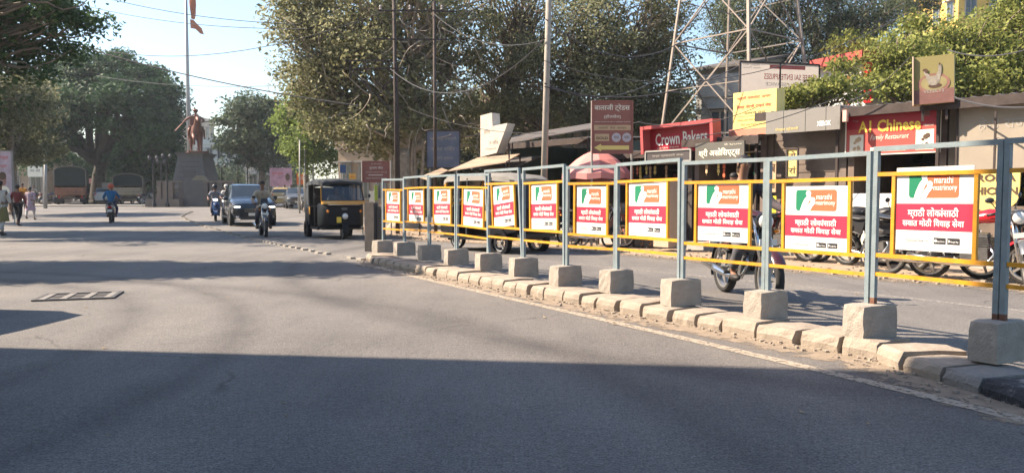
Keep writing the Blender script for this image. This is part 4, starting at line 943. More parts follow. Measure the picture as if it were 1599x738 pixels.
# beige wall board with faded writing, and the AROMA CHICKEN board
A, B = lb(1492, 1640, .10)
t, W_, H_ = board('beige_board', 'beige board with faded grey Devanagari writing above the chicken shop', 'sign', A, B, 1.66, 2.78, M('beige flex', (.30, .255, .20), .8, 0, 2, .08, dirt=((.33, .28, .22), 2, .5)), .04, DPOLE)
text('हे-४ राजा', t, .02, H_ * .70, W_ * .56, H_ * .22, FADE, y=-.004); text('चिकन-सेंटर', t, .14, H_ * .42, W_ * .52, H_ * .16, FADE, y=-.004)
A, B = lb(1508, 1592, .62)
rz, W_ = frame_at(A, B); c = (A + B) / 2; zb, zt = zof(1550, 330, .62), zof(1550, 266, .62); H_ = zt - zb
t = thing('aroma_sign', 'yellow shield shaped board with black AROMA CHICKEN lettering', 'sign', (c.x, c.y, zb), rz)
pl = [(-.5, 1), (-.5, .62)] + [(.5 * math.cos(R(a)), .42 + .42 * math.sin(R(a))) for a in range(200, 345, 12)] + [(.5, .62), (.5, 1)]
MB().prism([(a * W_, b * H_) for a, b in pl], 0, .04).obj('board', SYEL, t)
text('AROMA', t, -.02, H_ * .82, W_ * .92, H_ * .19, BROWNL, y=-.004, bold=.04); text('CHICKEN', t, 0, H_ * .50, W_ * .94, H_ * .19, BROWNL, y=-.004, bold=.04); text('चिकन', t, .05, H_ * .22, W_ * .2, H_ * .1, BROWNL, y=-.004)
MB().bar((0, .06, H_ * .9), (0, .06, 2.6 - zb), .03).obj('hanger', DPOLE, t)
# narrow yellow letter boards in the kiosk and copy shop
for (a, b, y0, y1, off, lab, s_) in ((1228, 1245, 233, 277, .2, 'narrow yellow upright board with black Devanagari letters by the brown shutter', ('रो', 'रां')), (1203, 1211, 252, 300, .1, 'thin yellow upright board in the kiosk doorway left of the brown shutter', ('ज', 'ल'))):
    A, B = lb(a, b, off); t, W_, H_ = board('upright_sign', lab, 'sign', A, B, zof(a, y1, off), zof(a, y0, off), SYEL if b > 1220 else BUFF, .03, DPOLE if b > 1220 else None)
    for k, ch in enumerate(s_): text(ch, t, 0, H_ * (.78 - .52 * k), W_ * .6, H_ * .26, BROWNL, y=-.004, bold=.03)
A, B = lb(1206, 1212, .6); t, W_, H_ = board('notice', 'small bright yellow notice hung at the kiosk corner', 'notice', A, B, zof(1209, 332, .6), zof(1209, 306, .6), M('bright yellow', (.82, .70, .05), .5), .02)
text('सूचना', t, 0, H_ * .7, W_ * .7, H_ * .14, TB, y=-.004); text('दर', t, 0, H_ * .35, W_ * .5, H_ * .14, TB, y=-.004)
A, B = lb(1313, 1319, .5); t, W_, H_ = board('lamp_box', 'small pale pink box hung from the roof corner left of the red restaurant sign', 'box', A, B, zof(1316, 190, .5), zof(1316, 172, .5), M('pale pink box', (.62, .40, .32), .6), .08)
# white sheet and goods in front of the restaurant
A, B = lb(1332, 1400, .35); t, W_, H_ = board('white_sheet', 'bright white sheet stretched below the restaurant counter, behind parked motorcycles', 'sheet', A, B, zof(1360, 345, .35), zof(1360, 302, .35), M('white sheet', (.80, .78, .74), .8, 0, 3, .05), .02)
# L-shaped pale sign
yb = 23.5; p = lambda x, y_: Y(x, y_, yb)
pts = [(748.5, 244.5), (748.5, 179), (768, 176), (769, 197), (794, 194), (776, 239)]
c = Y(768, 210, yb); t = thing('wedge_sign', 'pale L shaped sign block with an upright slab and a slanting wedge', 'sign', (c.x, c.y, 0), R(-38))
MB().prism([((p(a, b).x - c.x) * 1.2, p(a, b).z) for a, b in reversed(pts)], -.0, .38).obj('board', M('pale stone paint', (.60, .53, .44), .8, 0, 2, .06, dirt=((.36, .30, .25), 3, .7)), t)
for s_, x, y_, w_, h_ in (('हॉटेल', 758, 205, 13, 8), ('व लॉज', 772, 222, 18, 7), ('शाकाहारी', 766, 232, 22, 4)):
    q = p(x, y_); text(s_, t, q.x - c.x, q.z, w_ / F * yb, h_ / F * yb, FADE, y=-.004)
for x in (755, 785): q = p(x, 215); MB().bar((q.x - c.x, .2, 0.1), (q.x - c.x, .2, p(x, 242).z), .06).obj('post', DPOLE, t)
# faded blue hoarding under the fig
yb = 27; A, B = Y(666, 230, yb), Y(718, 230, yb); t, W_, H_ = board('blue_hoarding', 'faded blue hoarding with white lines of writing in the shade of the fig', 'hoarding', A, B, Y(690, 262, yb).z, Y(690, 204, yb).z, M('faded blue print', (.12, .14, .19), .6, 0, 2, .3, dirt=((.22, .1, .12), 2, .5)), .05, DPOLE, posts=(-.4, .4))
for k, s_ in enumerate(('भव्य नेत्र तपासणी', 'मोफत शिबीर', 'सर्वांचे स्वागत')): text(s_, t, 0, H_ * (.78 - .26 * k), W_ * (.8 - .1 * k), H_ * .12, FADE, y=-.004)
# awnings and stalls under it
SACK = M('awning brown', (.30, .22, .155), .9, 0, 3, .2, dirt=((.18, .13, .1), 2, .5))
def canopy(label, pts, ys_, name='awning', mat=SACK, th=.03):
    P = [Y(a, b, y_) for (a, b), y_ in zip(pts, ys_)]; c = sum(P, Vector()) / len(P); z0 = gz(0, c.y); t = thing(name, label, name, (c.x, c.y, z0)); L_ = [q - Vector((c.x, c.y, z0)) for q in P]
    n = len(L_); MB().add([q for q in L_] + [q - Vector((0, 0, th)) for q in L_], [tuple(range(n)), tuple(reversed(range(n, 2 * n)))] + [(i, i + n, (i + 1) % n + n, (i + 1) % n) for i in range(n)]).obj('sheet', mat, t)
    for q in L_: MB().bar((q.x, q.y, 0), (q.x, q.y, q.z - th), .04).obj('post', DPOLE, t)
    return t
canopy('brown sloping sheet awning in front of the pale wedge sign', [(700, 266), (746, 246), (812, 240), (790, 252)], [22.5, 24, 22, 20.5])
canopy('low dusty sheet awning below the blue hoarding', [(655, 276), (690, 262), (700, 266), (668, 280)], [24, 26, 25, 23])
canopy('thin tin canopy over the dark stall beside the pole', [(735, 262), (800, 246), (848, 243), (800, 262)], [23.5, 24.5, 22.5, 21], mat=TIN)
canopy('long tin roof edge running under the bare tree', [(795, 222), (925, 200), (925, 192), (800, 212)], [21, 19, 22, 24], mat=TIN)
for (a, b, y0, y1, yy, m, lab) in ((545, 555, 271, 281, 33, M('yellow board paint', (.75, .45, .1), .5), 'small yellow shop board on the tan building'), (531, 540, 257, 270, 38.5, M('blue board', (.03, .08, .2), .5), 'small blue board on the tan building'), (576, 584, 298, 315, 27, CRM, 'pale poster leaning beside the stone pillar'), (584, 589, 289, 313, 26.5, M('lime green', (.35, .45, .06), .6), 'lime green upright banner beside the stone pillar'), (463, 480, 270, 288, 52, M('orange board', (.70, .16, .04), .5), 'orange square board behind the auto rickshaw'), (421, 456, 262, 291, 62, M('pink hoarding', (.40, .22, .26), .6, 0, 2, .4), 'pink election hoarding in the distance right of the car')):  # every board carries its own plain colour
    A, B = Y(a, 270, yy), Y(b, 270, yy); t, W_, H_ = board('shop_board', lab, 'board', A, B, Y(a, y1, yy).z, Y(a, y0, yy).z, m, .04, posts=(-.4, .4))
    if b == 480: text('दत्त', t, 0, H_ / 2, W_ * .5, H_ * .3, TW, y=-.004)
    if b == 456: text('शुभेच्छा', t, -W_ * .15, H_ * .7, W_ * .5, H_ * .2, REDL, y=-.004); disc(t, W_ * .3, H_ * .5, W_ * .1, H_ * .2, BROWNL, 'portrait', -.004)
    if b == 555: text('सेल', t, 0, H_ / 2, W_ * .5, H_ * .4, REDL, y=-.004)
# pink hoarding with portrait on far left
yb = 34; A, B = Y(-30, 260, yb), Y(18, 260, yb); t, W_, H_ = board('pink_hoarding', 'tall pale pink hoarding with a portrait at the left edge of the picture', 'hoarding', A, B, Y(0, 305, yb).z, Y(0, 236, yb).z, M('pale pink print', (.42, .33, .38), .6, 0, 1.5, .3), .06, POLEM, posts=(-.5, .5))
disc(t, W_ * .2, H_ * .36, W_ * .12, H_ * .16, M('portrait skin', (.30, .15, .12), .7), 'portrait', -.004); disc(t, W_ * .2, H_ * .44, W_ * .12, H_ * .09, BROWNL, 'portrait', -.006); disc(t, W_ * .2, H_ * .10, W_ * .22, H_ * .12, CRM, 'portrait', -.0065)
text('हार्दिक शुभेच्छा', t, 0, H_ * .85, W_ * .8, H_ * .12, REDL, y=-.004); text('वाढदिवसाच्या', t, 0, H_ * .66, W_ * .7, H_ * .1, REDL, y=-.004)
yb = 60; A, B = Y(43, 266, yb), Y(66, 266, yb); t, W_, H_ = board('cream_shop_board', 'cream shop board in the shade above the parked motorcycles on the left', 'board', A, B, Y(0, 276, yb).z, Y(0, 259, yb).z, CRM, .06, posts=(-.45, .45))
text('जय अंबे', t, 0, H_ * .6, W_ * .7, H_ * .3, BROWNL, y=-.004)
yb = 83; A, B = Y(131, 282, yb), Y(152, 282, yb); t = canopy('orange tarpaulin roof behind the parked trucks', [(131, 286), (131, 278), (153, 278), (154, 286)], [81, 83, 83, 81], name='tarpaulin', mat=M('orange tarpaulin', (.60, .13, .04), .6))
canopy('pale roofed stall far left behind the parked motorcycles', [(92, 318), (92, 318), (92, 318), (92, 318)], [77, 78, 79, 77]) if False else None
# pink umbrella
c = SH(932, 300, 1.0); cz = gz(0, c.y); zt = Y(930, 235, c.y).z; t = thing('umbrella', 'large faded pink garden umbrella over a stall beside the brown signboard', 'umbrella', (c.x, c.y, cz))
PK = [M('umbrella pink', (.52, .20, .18), .8, 0, 3, .08), M('umbrella pale pink', (.54, .22, .20), .8, 0, 3, .08)]
Hh = zt - cz; rr = .86
for k in range(8):
    mb = MB(); a0, a1 = 2 * math.pi * k / 8, 2 * math.pi * (k + 1) / 8; n = 5
    for i in range(n + 1):
        f = i / n; r_ = rr * f; z = Hh - .56 * f ** 1.8
        for a in (a0, (a0 + a1) / 2, a1):
            q = r_ * (1 - .0 * (a == (a0 + a1) / 2)); sag = -.03 * f if a == (a0 + a1) / 2 else 0; mb.v.append((q * math.cos(a), q * math.sin(a), z + sag))
    for i in range(n):
        for j in range(2): o = i * 3 + j; mb.f.append((o, o + 3, o + 4, o + 1)); mb.m.append(0)
    o = len(mb.v); e = [mb.v[n * 3 + j] for j in range(3)]; mb.add(e + [(x * 1.01, y * 1.01, z - .14) for x, y, z in e], [(0, 3, 4, 1), (1, 4, 5, 2)])
    mb.obj('canopy_panel', PK[k % 2], t)
MB().tube([(0, 0, 0), (0, 0, Hh)], .025).obj('pole', POLEM, t)
for k in range(8): a = 2 * math.pi * k / 8; MB().bar((0, 0, Hh - .35), (rr * .7 * math.cos(a), rr * .7 * math.sin(a), Hh - .35 + .03), .012).obj('rib', POLEM, t)
# stall cart under the umbrella
t = thing('stall_cart', 'wooden food cart with tin top standing under the pink umbrella', 'cart', (c.x + .25, c.y - .1, cz), R(-51))
MB().box((0, 0, .85), (1.5, .8, .06)).obj('top', TIN, t); MB().box((0, 0, .62), (1.4, .7, .34)).obj('body', MAROON, t)
for a in (-.6, .6):
    for b in (-.3, .3): MB().bar((a, b, 0), (a, b, 1.55), .04).obj('leg', DPOLE, t)
mb = MB().prism([(-.85, 1.5), (.85, 1.5), (0, 1.80)], -.5, .5); mb.obj('roof', MAROON, t)
for a in (-.45, .45): MB().lathe([(.20, -.02), (.235, -.02), (.235, .02), (.20, .02)], (a, -.42, .235), 'Y', 18, True).obj('wheel', TB, t)
r_ = random.Random(3)
for k in range(7): MB().lathe([(.001, 0), (.05, 0), (.055, .1), (.03, .16), (.001, .16)], (-.55 + .18 * k, r_.uniform(-.2, .2), .88), 'Z', 8).obj('jar', r_.choice([CRM, LYEL, RED, POLEM]), t)

# cream cabinet on the verge
c = SH(1044, 300, 1.1); t = thing('cabinet', 'tall beige metal cabinet with two dark handles beside the bakery', 'cabinet', (c.x, c.y, gz(0, c.y)), R(-51))
zc = Y(1044, 280, c.y).z; BG = M('beige enamel', (.46, .35, .26), .5, .1, 3, .08)
MB().box((0, 0, zc / 2 + .05), (.42, .5, zc - .1)).obj('body', BG, t)
for z in (.62, .86): MB().box((.05, -.262, z), (.14, .03, .1)).obj('handle', TB, t)
MB().box((0, -.255, zc * .62), (.40, .012, .012)).obj('seam', DPOLE, t)
# stone pillar at the far end of the median
p0 = G(585, 393); t = thing('stone_pillar', 'dark weathered stone pillar standing at the far tip of the median', 'pillar', (p0.x - .02, p0.y + .1, gz(0, p0.y)), R(-22))
PIL = M('dark stone', (.075, .065, .06), .9, 0, 4, .25, .6)
MB().box((-.08, 0, .54), (.24, .17, 1.08)).obj('slab', PIL, t); MB().box((.14, .06, .50), (.13, .15, 1.0)).obj('slab', PIL, t)

# ================================================================== LATTICE MAST
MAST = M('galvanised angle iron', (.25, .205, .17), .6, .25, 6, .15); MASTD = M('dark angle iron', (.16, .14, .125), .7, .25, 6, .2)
yb = 23.0; c = Y(1143, 300, yb + 2.2); zg = gz(0, c.y); t = thing('lattice_mast', 'tall steel lattice mast behind the bakery and kiosk signs', 'mast', (c.x + .1, c.y, zg), R(38))
Sb, Ht_ = 2.0, 19.0
def mc(k, z): s_ = Sb * (1 - z / Ht_) + .25 * z / Ht_; a = ((-1, -1), (1, -1), (1, 1), (-1, 1))[k % 4]; return Vector((a[0] * s_, a[1] * s_, z))
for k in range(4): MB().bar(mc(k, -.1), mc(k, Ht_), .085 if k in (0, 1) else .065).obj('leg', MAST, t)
zs = [0.1, 3.15, 6.2, 8.9, 11.2, 13.2, 15, 16.6, 18]
for i in range(len(zs) - 1):
    z0, z1 = zs[i], zs[i + 1]; zm = (z0 + z1) / 2
    for k in range(4):
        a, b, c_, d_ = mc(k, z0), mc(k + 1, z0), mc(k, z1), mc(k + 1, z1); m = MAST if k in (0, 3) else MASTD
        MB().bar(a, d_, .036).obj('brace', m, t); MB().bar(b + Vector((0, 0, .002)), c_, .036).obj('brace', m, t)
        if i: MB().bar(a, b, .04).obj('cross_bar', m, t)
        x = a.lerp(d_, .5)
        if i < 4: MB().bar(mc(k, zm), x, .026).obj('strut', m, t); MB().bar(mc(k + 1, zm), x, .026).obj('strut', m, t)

# ================================================================== POLES AND WIRES
def pole(label, px_b, px_t, yb, ztop_px, r0, r1, mat, cat='pole', name='utility_pole', base_py=300, pyt=0):
    a = Y(px_b, base_py, yb); b = Y(px_t, pyt, yb); zg = gz(0, yb); top = a + (b - a) * ((ztop_px) if False else 1)
    # extend the axis to the ground and up past the top of the picture
    ax = (b - a) / (b.z - a.z); f = a + ax * (zg - .1 - a.z); tp = a + ax * (ztop_px - a.z)
    t = thing(name, label, cat, (f.x, f.y, zg)); MB().tube([(0, 0, -.1), tp - Vector((f.x, f.y, zg))], [r0, r1], 12).obj('shaft', mat, t, smooth=True); return t, ax
CPOLE = M('concrete pole', (.33, .29, .245), .85, 0, 4, .15, .3)
tp_, ax = pole('pale concrete lamp pole standing before the dark shed, leaning slightly', 849, 857, 18.6, 8.4, .085, .062, CPOLE)
t1, ax1 = pole('dark steel twin pole in front of the fig trunk carrying stacked crossarms', 620, 615, 25, 8.2, .07, .05, DPOLE)
t2, ax2 = pole('dark slim steel pole right of the twin pole with a high crossarm', 680, 678, 25.5, 7.6, .06, .05, DPOLE, pyt=15)
def at1(px_, py_, yy=25): q = Y(px_, py_, yy); return q - t1.location
MB().bar(at1(624, 300), at1(620, 98), .05).obj('shaft', DPOLE, t1); 
for a, b in (((590, 17), (696, 17)), ((540, 95), (612, 95)), ((540, 108), (630, 107)), ((582, 61), (700, 62)), ((548, 108), (612, 172)), ((588, 150), (612, 122)), ((547, 95), (548, 122)), ((607, 95), (607, 109)), ((590, 130), (612, 150))):
    MB().bar(at1(*a, 24.86), at1(*b, 24.86), .045).obj('crossarm', DPOLE, t1)
POR = M('porcelain', (.35, .30, .27), .3)
for x in (594, 640, 690): q = at1(x, 12, 24.86); MB().lathe([(.001, -.06), (.05, -.06), (.03, 0), (.055, .02), (.02, .08), (.001, .08)], q, 'Z', 8).obj('insulator', POR, t1)
MB().bar(Y(678, 18, 25.4) - t2.location, Y(713, 18, 25.4) - t2.location, .05).obj('crossarm', DPOLE, t2)
pole('grey lamp pole on the left beside the first truck', 71, 71, 56, 4.4, .13, .10, POLEM, pyt=222)
for px_, y_, z_, lab in ((468, 46, 4.6, 'thin pale pole behind the grey car left of the orange board'), (476, 48, 4.2, 'thin pole just behind the orange board'), (489, 49, 3.9, 'short pole at the foot of the bright green tree')): pole(lab, px_, px_, y_, z_, .05, .04, POLEM, pyt=200)
WIRE = M('black cable', (.05, .05, .055), .6)
def wire(label, a, b, sag, r=.012, n=18):
    a = Vector(a); b = Vector(b); pts = [a.lerp(b, i / n) - Vector((0, 0, sag * 4 * (i / n) * (1 - i / n))) for i in range(n + 1)]
    o = MB().tube(pts, r, 5).obj('overhead_wire', WIRE); tag(o, label, 'wire', 'overhead wires'); return o
wire('thin overhead wire crossing the sky above the flag, highest of them', Y(130, -12, 30), Y(470, 38, 27), .25)
wire('second overhead wire crossing the sky near the flag', Y(120, 6, 34), Y(480, 45, 27), .3)
wire('overhead wire crossing the flagpole below the flag', Y(60, 52, 34), Y(600, 18, 25), 1.2)
wire('thick cable slanting down across the sky from the left tree to the fig', Y(90, 62, 30), Y(560, 165, 26), .25, .02)
wire('faint low wire crossing between the statue and the centre tree', Y(150, 118, 50), Y(545, 128, 30), .4)
wire('wire sweeping right from the slim pole toward the fig branches', Y(678, 22, 25.3), Y(860, 60, 19), .5)
wire('pale cable swagging from the fig to the concrete pole', Y(610, 108, 24), Y(851, 60, 18.5), 1.0, .016)
wire('cable from the concrete pole toward the lattice mast, upper', Y(852, 30, 18.5), Y(1075, 58, 21), .7, .014)
wire('lower cable from the concrete pole sagging toward the lattice mast', Y(850, 130, 18.5), Y(1063, 96, 21), .6, .016)
wire('long service cable running right past the lattice mast', Y(850, 135, 18.5), Y(1160, 100, 19), .5, .014)
wire('wire crossing in front of the right hand tree top', Y(1480, 78, 15), Y(1700, 30, 12), .3, .012)
wire('dark cable lying along the shop roof at the right edge', Y(1490, 152, 13.2), Y(1660, 160, 11), .12, .016)

# ================================================================== PEOPLE
SKIN = M('brown skin', (.20, .105, .065), .6, 0, 5, .08)
HAIR = M('black hair', (.012, .010, .010), .6, 0, 9, .2)
SHOE = M('dark shoe', (.03, .025, .022), .6)
EYE = M('eye white', (.55, .52, .48), .4)
def cloth(n, c, na=.12): return M(n, c, .9, 0, 14, na, .25, bs=60)
V3 = Vector
def person(label, loc, rz, J, shirt, trou, hair=True, helmet=None, skirt=None, scarf=None, sleeve=.5, extras=None, cat='person', name='person', metal=None, scale=1.0, group=None, shoe=None):
    """J: joints in metres, x forward, y left. One continuous skin; clothes are slightly larger skins over it."""
    t = thing(name, label, cat, loc, rz, group); t.scale = (scale,) * 3
    sk = metal or SKIN; shirt = metal or shirt; trou = metal or trou; hr = metal or HAIR
    pel, chest, neck, head = J['pel'], J['chest'], J['neck'], J['head']
    V, E, Rr = [], [], []
    def a(p, r, par=None): V.append(V3(p)); Rr.append(r); (E.append((par, len(V) - 1)) if par is not None else None); return len(V) - 1
    P = a(pel, (.135, .10)); W_ = a(V3(pel).lerp(V3(chest), .5), (.12, .09), P); C_ = a(chest, (.145, .10), W_); N = a(neck, .052, C_)
    hd = (V3(head) - V3(neck)).normalized(); fw = V3(J.get('face', (1, 0, 0))).normalized()
    jaw = a(V3(head) - hd * .045 + fw * .015, (.060, .066), N); sk1 = a(V3(head) + hd * .03, (.074, .086), jaw); a(V3(head) + hd * .075 - fw * .008, (.062, .07), sk1)
    hands = []
    for s_ in ('l', 'r'):
        sh, el, wr = V3(J['sh' + s_]), V3(J['el' + s_]), V3(J['wr' + s_]); s0 = a(sh, .052, C_); e0 = a(el, .038, s0); w0 = a(wr, .026, e0)
        d = (wr - el).normalized(); hd_ = V3(J.get('hand' + s_, d)).normalized(); side = hd_.cross(V3((0, 0, 1)) if abs(hd_.z) < .9 else V3((1, 0, 0))).normalized(); pm = a(wr + hd_ * .055, (.034, .016), w0)
        cu = side.cross(hd_)
        for k, (o_, L_) in enumerate(((-.030, .062), (-.010, .075), (.010, .070), (.029, .055))):
            b = a(wr + hd_ * .09 + side * o_, .0095, pm); c2 = a(wr + hd_ * (.09 + L_ * .5) + side * o_ * 1.1 - cu * .008, .009, b); a(wr + hd_ * (.09 + L_ * .85) + side * o_ * 1.1 - cu * .03, .008, c2)
        b = a(wr + hd_ * .045 + side * -.045, .011, pm); a(wr + hd_ * .085 + side * -.062 - cu * .012, .009, b)
    for s_ in ('l', 'r'):
        hp, kn, an = V3(J['hip' + s_]), V3(J['kn' + s_]), V3(J['an' + s_]); h0 = a(hp, .085, P); k0 = a(kn, .055, h0); cf = a(kn.lerp(an, .35), .05, k0); a0 = a(an, .034, cf)
        tw = V3(J.get('toe' + s_, an + V3((.15, 0, -.05)))); a(an.lerp(tw, .35) + V3((0, 0, -.02)), .038, a0); a(tw, .028, len(V) - 1)
    body = link('body', skin_mesh('body', V, E, Rr, sk), t)
    # face and ears as pieces of the same body mesh object
    q = V3(head); up = hd; sd_ = up.cross(fw).normalized()
    mb = MB(); mb.ell(q + fw * .088 + up * .005, (.014, .012, .022), 8, 5)
    for s_ in (-1, 1): mb.ell(q + sd_ * s_ * .076 + up * .01, (.016, .010, .026), 8, 5)
    mb.obj('nose_and_ears', sk, body, smooth=True)['kind'] = 'stuff'
    if not metal:
        mb = MB()
        for s_ in (-1, 1): mb.ell(q + fw * .082 + up * .03 + sd_ * s_ * .03, (.008, .011, .007), 8, 5)
        mb.obj('eyes', HAIR, body, smooth=True)['kind'] = 'stuff'
        MB().box(q + fw * .084 - up * .032, (.006, .038, .007)).obj('mouth', M('lips', (.18, .06, .05), .6), body)
    if helmet:
        rot = up.to_track_quat('Z', 'Y').to_matrix(); mb = MB(); mb.ell(q + up * .03, (.125, .115, .125), 14, 8, rot); mb.obj('helmet', helmet, t, smooth=True)
        MB().ell(q + up * .01 + fw * .06, (.075, .085, .05), 10, 6, rot).obj('visor', M('visor', (.03, .03, .035), .1, 0, 3, .1), t, smooth=True)
    elif hair:
        mb = MB(); mb.ell(q + up * .058 - fw * .014, (.092, .086, .070), 14, 8); mb.ell(q + up * .03 - fw * .045, (.062, .080, .085), 12, 7); mb.obj('hair', hr, t, smooth=True)
        if J.get('bun'): MB().ell(q - fw * .12 - up * .01, (.045, .05, .05), 10, 6).obj('hair_bun', hr, t, smooth=True)
    # shirt
    V, E, Rr = [], [], []
    P = a(V3(pel) + V3((0, 0, -.04)), (.155, .120)); W_ = a(V3(pel).lerp(V3(chest), .5), (.140, .115), P); C_ = a(chest, (.165, .122), W_); a(V3(chest).lerp(V3(neck), .72), (.085, .075), C_)
    for s_ in ('l', 'r'):
        sh, el, wr = V3(J['sh' + s_]), V3(J['el' + s_]), V3(J['wr' + s_]); s0 = a(sh, .070, C_); e0 = a(sh.lerp(el, min(1, sleeve * 2) * .96), .057, s0)
        if sleeve > .5: a(el.lerp(wr, (sleeve - .5) * 2), .040, e0)
    link('shirt', skin_mesh('shirt', V, E, Rr, shirt), t)
    V, E, Rr = [], [], []
    P = a(pel, (.148, .115))
    for s_ in ('l', 'r'):
        hp, kn, an = V3(J['hip' + s_]), V3(J['kn' + s_]), V3(J['an' + s_]); h0 = a(hp, .102, P); k0 = a(kn, .074, h0); a0 = a(kn.lerp(an, .9), .055, k0)
    link('trousers', skin_mesh('trousers', V, E, Rr, trou), t)
    if skirt:
        b = V3(pel); z1 = skirt[1]; mb = MB(); n = 16
        for i in range(6):
            f = i / 5; r_ = .15 + (skirt[2] - .15) * f ** .8; z = b.z + .06 + (z1 - b.z - .06) * f
            for j in range(n): an_ = 2 * math.pi * j / n; q_ = r_ * (1 + .07 * f * math.cos(4 * an_ + 1)); mb.v.append((b.x + q_ * math.cos(an_), b.y + q_ * 1.05 * math.sin(an_), z))
        for i in range(5):
            for j in range(n): mb.f.append((i * n + j, (i + 1) * n + j, (i + 1) * n + (j + 1) % n, i * n + (j + 1) % n)); mb.m.append(0)
        mb.obj('tunic', skirt[0], t, smooth=True)
    if scarf:
        c_ = V3(chest); mb = MB(); pts = [c_ + V3(p) for p in scarf[1]]
        for i in range(len(pts) - 1): mb.bar(pts[i], pts[i + 1], .11, .03, up=(1, 0, .2))
        mb.obj('scarf', scarf[0], t)
    sm = metal or shoe or SHOE
    for s_ in ('l', 'r'):
        an = V3(J['an' + s_]); tw = V3(J.get('toe' + s_, an + V3((.15, 0, -.05)))); d = (tw - an); d.z = 0; d = d.normalized() if d.length > .01 else V3((1, 0, 0)); m3 = Matrix.Rotation(math.atan2(d.y, d.x), 3, 'Z')
        MB().ell(an.lerp(tw, .45) + V3((0, 0, -.035)), (.135, .05, .042), 12, 6, m3).obj('shoe', sm, t, smooth=True)
    return t
def J_walk(ph=1, lean=.0):
    z = .0
    return dict(pel=(0, 0, .92), chest=(lean, 0, 1.27), neck=(lean * 1.2, 0, 1.46), head=(lean * 1.3 + .015, 0, 1.59), hipl=(0, .09, .88), hipr=(0, -.09, .88),
                knl=(.16 * ph, .095, .49), anl=(.20 * ph if ph > 0 else -.28, .09, .09 if ph > 0 else .16), knr=(-.02 * ph if ph > 0 else .16, -.095, .47), anr=(-.28 if ph > 0 else .2, -.09, .16 if ph > 0 else .09),
                shl=(lean, .18, 1.37), shr=(lean, -.18, 1.37), ell=(-.08 * ph, .24, 1.10), elr=(.08 * ph, -.24, 1.10), wrl=(.02 - .1 * ph, .25, .86), wrr=(.14 * ph, -.25, .87))
def J_stand():
    return dict(pel=(0, 0, .92), chest=(0, 0, 1.27), neck=(0, 0, 1.46), head=(.015, 0, 1.59), hipl=(0, .09, .88), hipr=(0, -.09, .88), knl=(.03, .10, .48), anl=(0, .11, .08), knr=(.02, -.10, .48), anr=(0, -.11, .08),
                shl=(0, .18, 1.37), shr=(0, -.18, 1.37), ell=(-.02, .25, 1.09), elr=(0, -.25, 1.09), wrl=(.08, .24, .86), wrr=(.08, -.22, .88))
def J_ride(seat=.80, bar=(.52, .34, 1.02), peg=(.10, .2, .33), lean=.04, kn=(.30, .20, .62)):
    return dict(pel=(-.22, 0, seat + .10), chest=(-.18 + lean, 0, seat + .46), neck=(-.14 + lean, 0, seat + .65), head=(-.11 + lean, 0, seat + .78),
                hipl=(-.18, .10, seat + .07), hipr=(-.18, -.10, seat + .07), knl=(kn[0], kn[1], kn[2]), knr=(kn[0], -kn[1], kn[2]), anl=peg, anr=(peg[0], -peg[1], peg[2]),
                toel=(peg[0] + .16, peg[1], peg[2] - .06), toer=(peg[0] + .16, -peg[1], peg[2] - .06),
                shl=(-.16 + lean, .18, seat + .55), shr=(-.16 + lean, -.18, seat + .55), ell=(.08, .32, seat + .30), elr=(.08, -.32, seat + .30), wrl=(bar[0] - .1, bar[1] - .04, bar[2] + .03), wrr=(bar[0] - .1, -bar[1] + .04, bar[2] + .03), handl=(.9, .1, -.25), handr=(.9, -.1, -.25))

# ================================================================== VEHICLES
TYRE = M('tyre rubber', (.022, .021, .020), .85, 0, 12, .2)
RIM = M('alloy rim', (.38, .37, .36), .35, .7, 5, .1)
CHROME = M('chrome', (.62, .60, .58), .18, .95, 5, .05)
BLKP = M('black plastic', (.022, .022, .024), .45, 0, 5, .2)
ENG = M('engine metal', (.16, .155, .15), .45, .6, 12, .3)
LAMPG = M('lamp glass', (.62, .62, .60), .12, .1, 5, .05)
LIT = M('lit headlamp', (1, .93, .80), .3, emit=5)
REDG = M('red lamp glass', (.55, .01, .01), .2)
AMB = M('amber lamp glass', (.8, .25, .02), .25)
PLATE = M('number plate', (.68, .66, .60), .5, 0, 5, .05)
PLATEY = M('yellow number plate', (.72, .52, .06), .5, 0, 5, .05)
SEATM = M('black vinyl', (.02, .02, .021), .5, 0, 12, .15)
def wheel(t, x, y, r, wd, spokes=5, n=26, rim=RIM, name='wheel'):
    h = thing(name, None, None); del_ = None
    return None
def mk_wheel(t, pos, r, wd, spokes, rim=RIM):
    tw = wd / 2
    w_ = MB().lathe([(r - .055 * r / .3, -tw * .9), (r - .012, -tw), (r, -tw * .55), (r + .002, 0), (r, tw * .55), (r - .012, tw), (r - .055 * r / .3, tw * .9), (r * .80, 0)], (0, 0, 0), 'Y', 28, True).obj('wheel', TYRE, t, smooth=True, loc=pos)
    mb = MB(); ri = r * .80
    mb.lathe([(ri + .012, -tw * .7), (ri + .012, tw * .7), (ri - .02, tw * .6), (ri - .02, -tw * .6)], (0, 0, 0), 'Y', 28, True); mb.lathe([(.001, -tw * .9), (r * .16, -tw * .9), (r * .16, tw * .9), (.001, tw * .9)], (0, 0, 0), 'Y', 12)
    for k in range(spokes):
        a = 2 * math.pi * k / spokes; mb.bar((r * .1 * math.cos(a), 0, r * .1 * math.sin(a)), (ri * math.cos(a), 0, ri * math.sin(a)), .012 if spokes > 8 else .035, .012 if spokes > 8 else .03, up=(0, 1, 0))
    mb.obj('rim', rim, w_)
    return w_
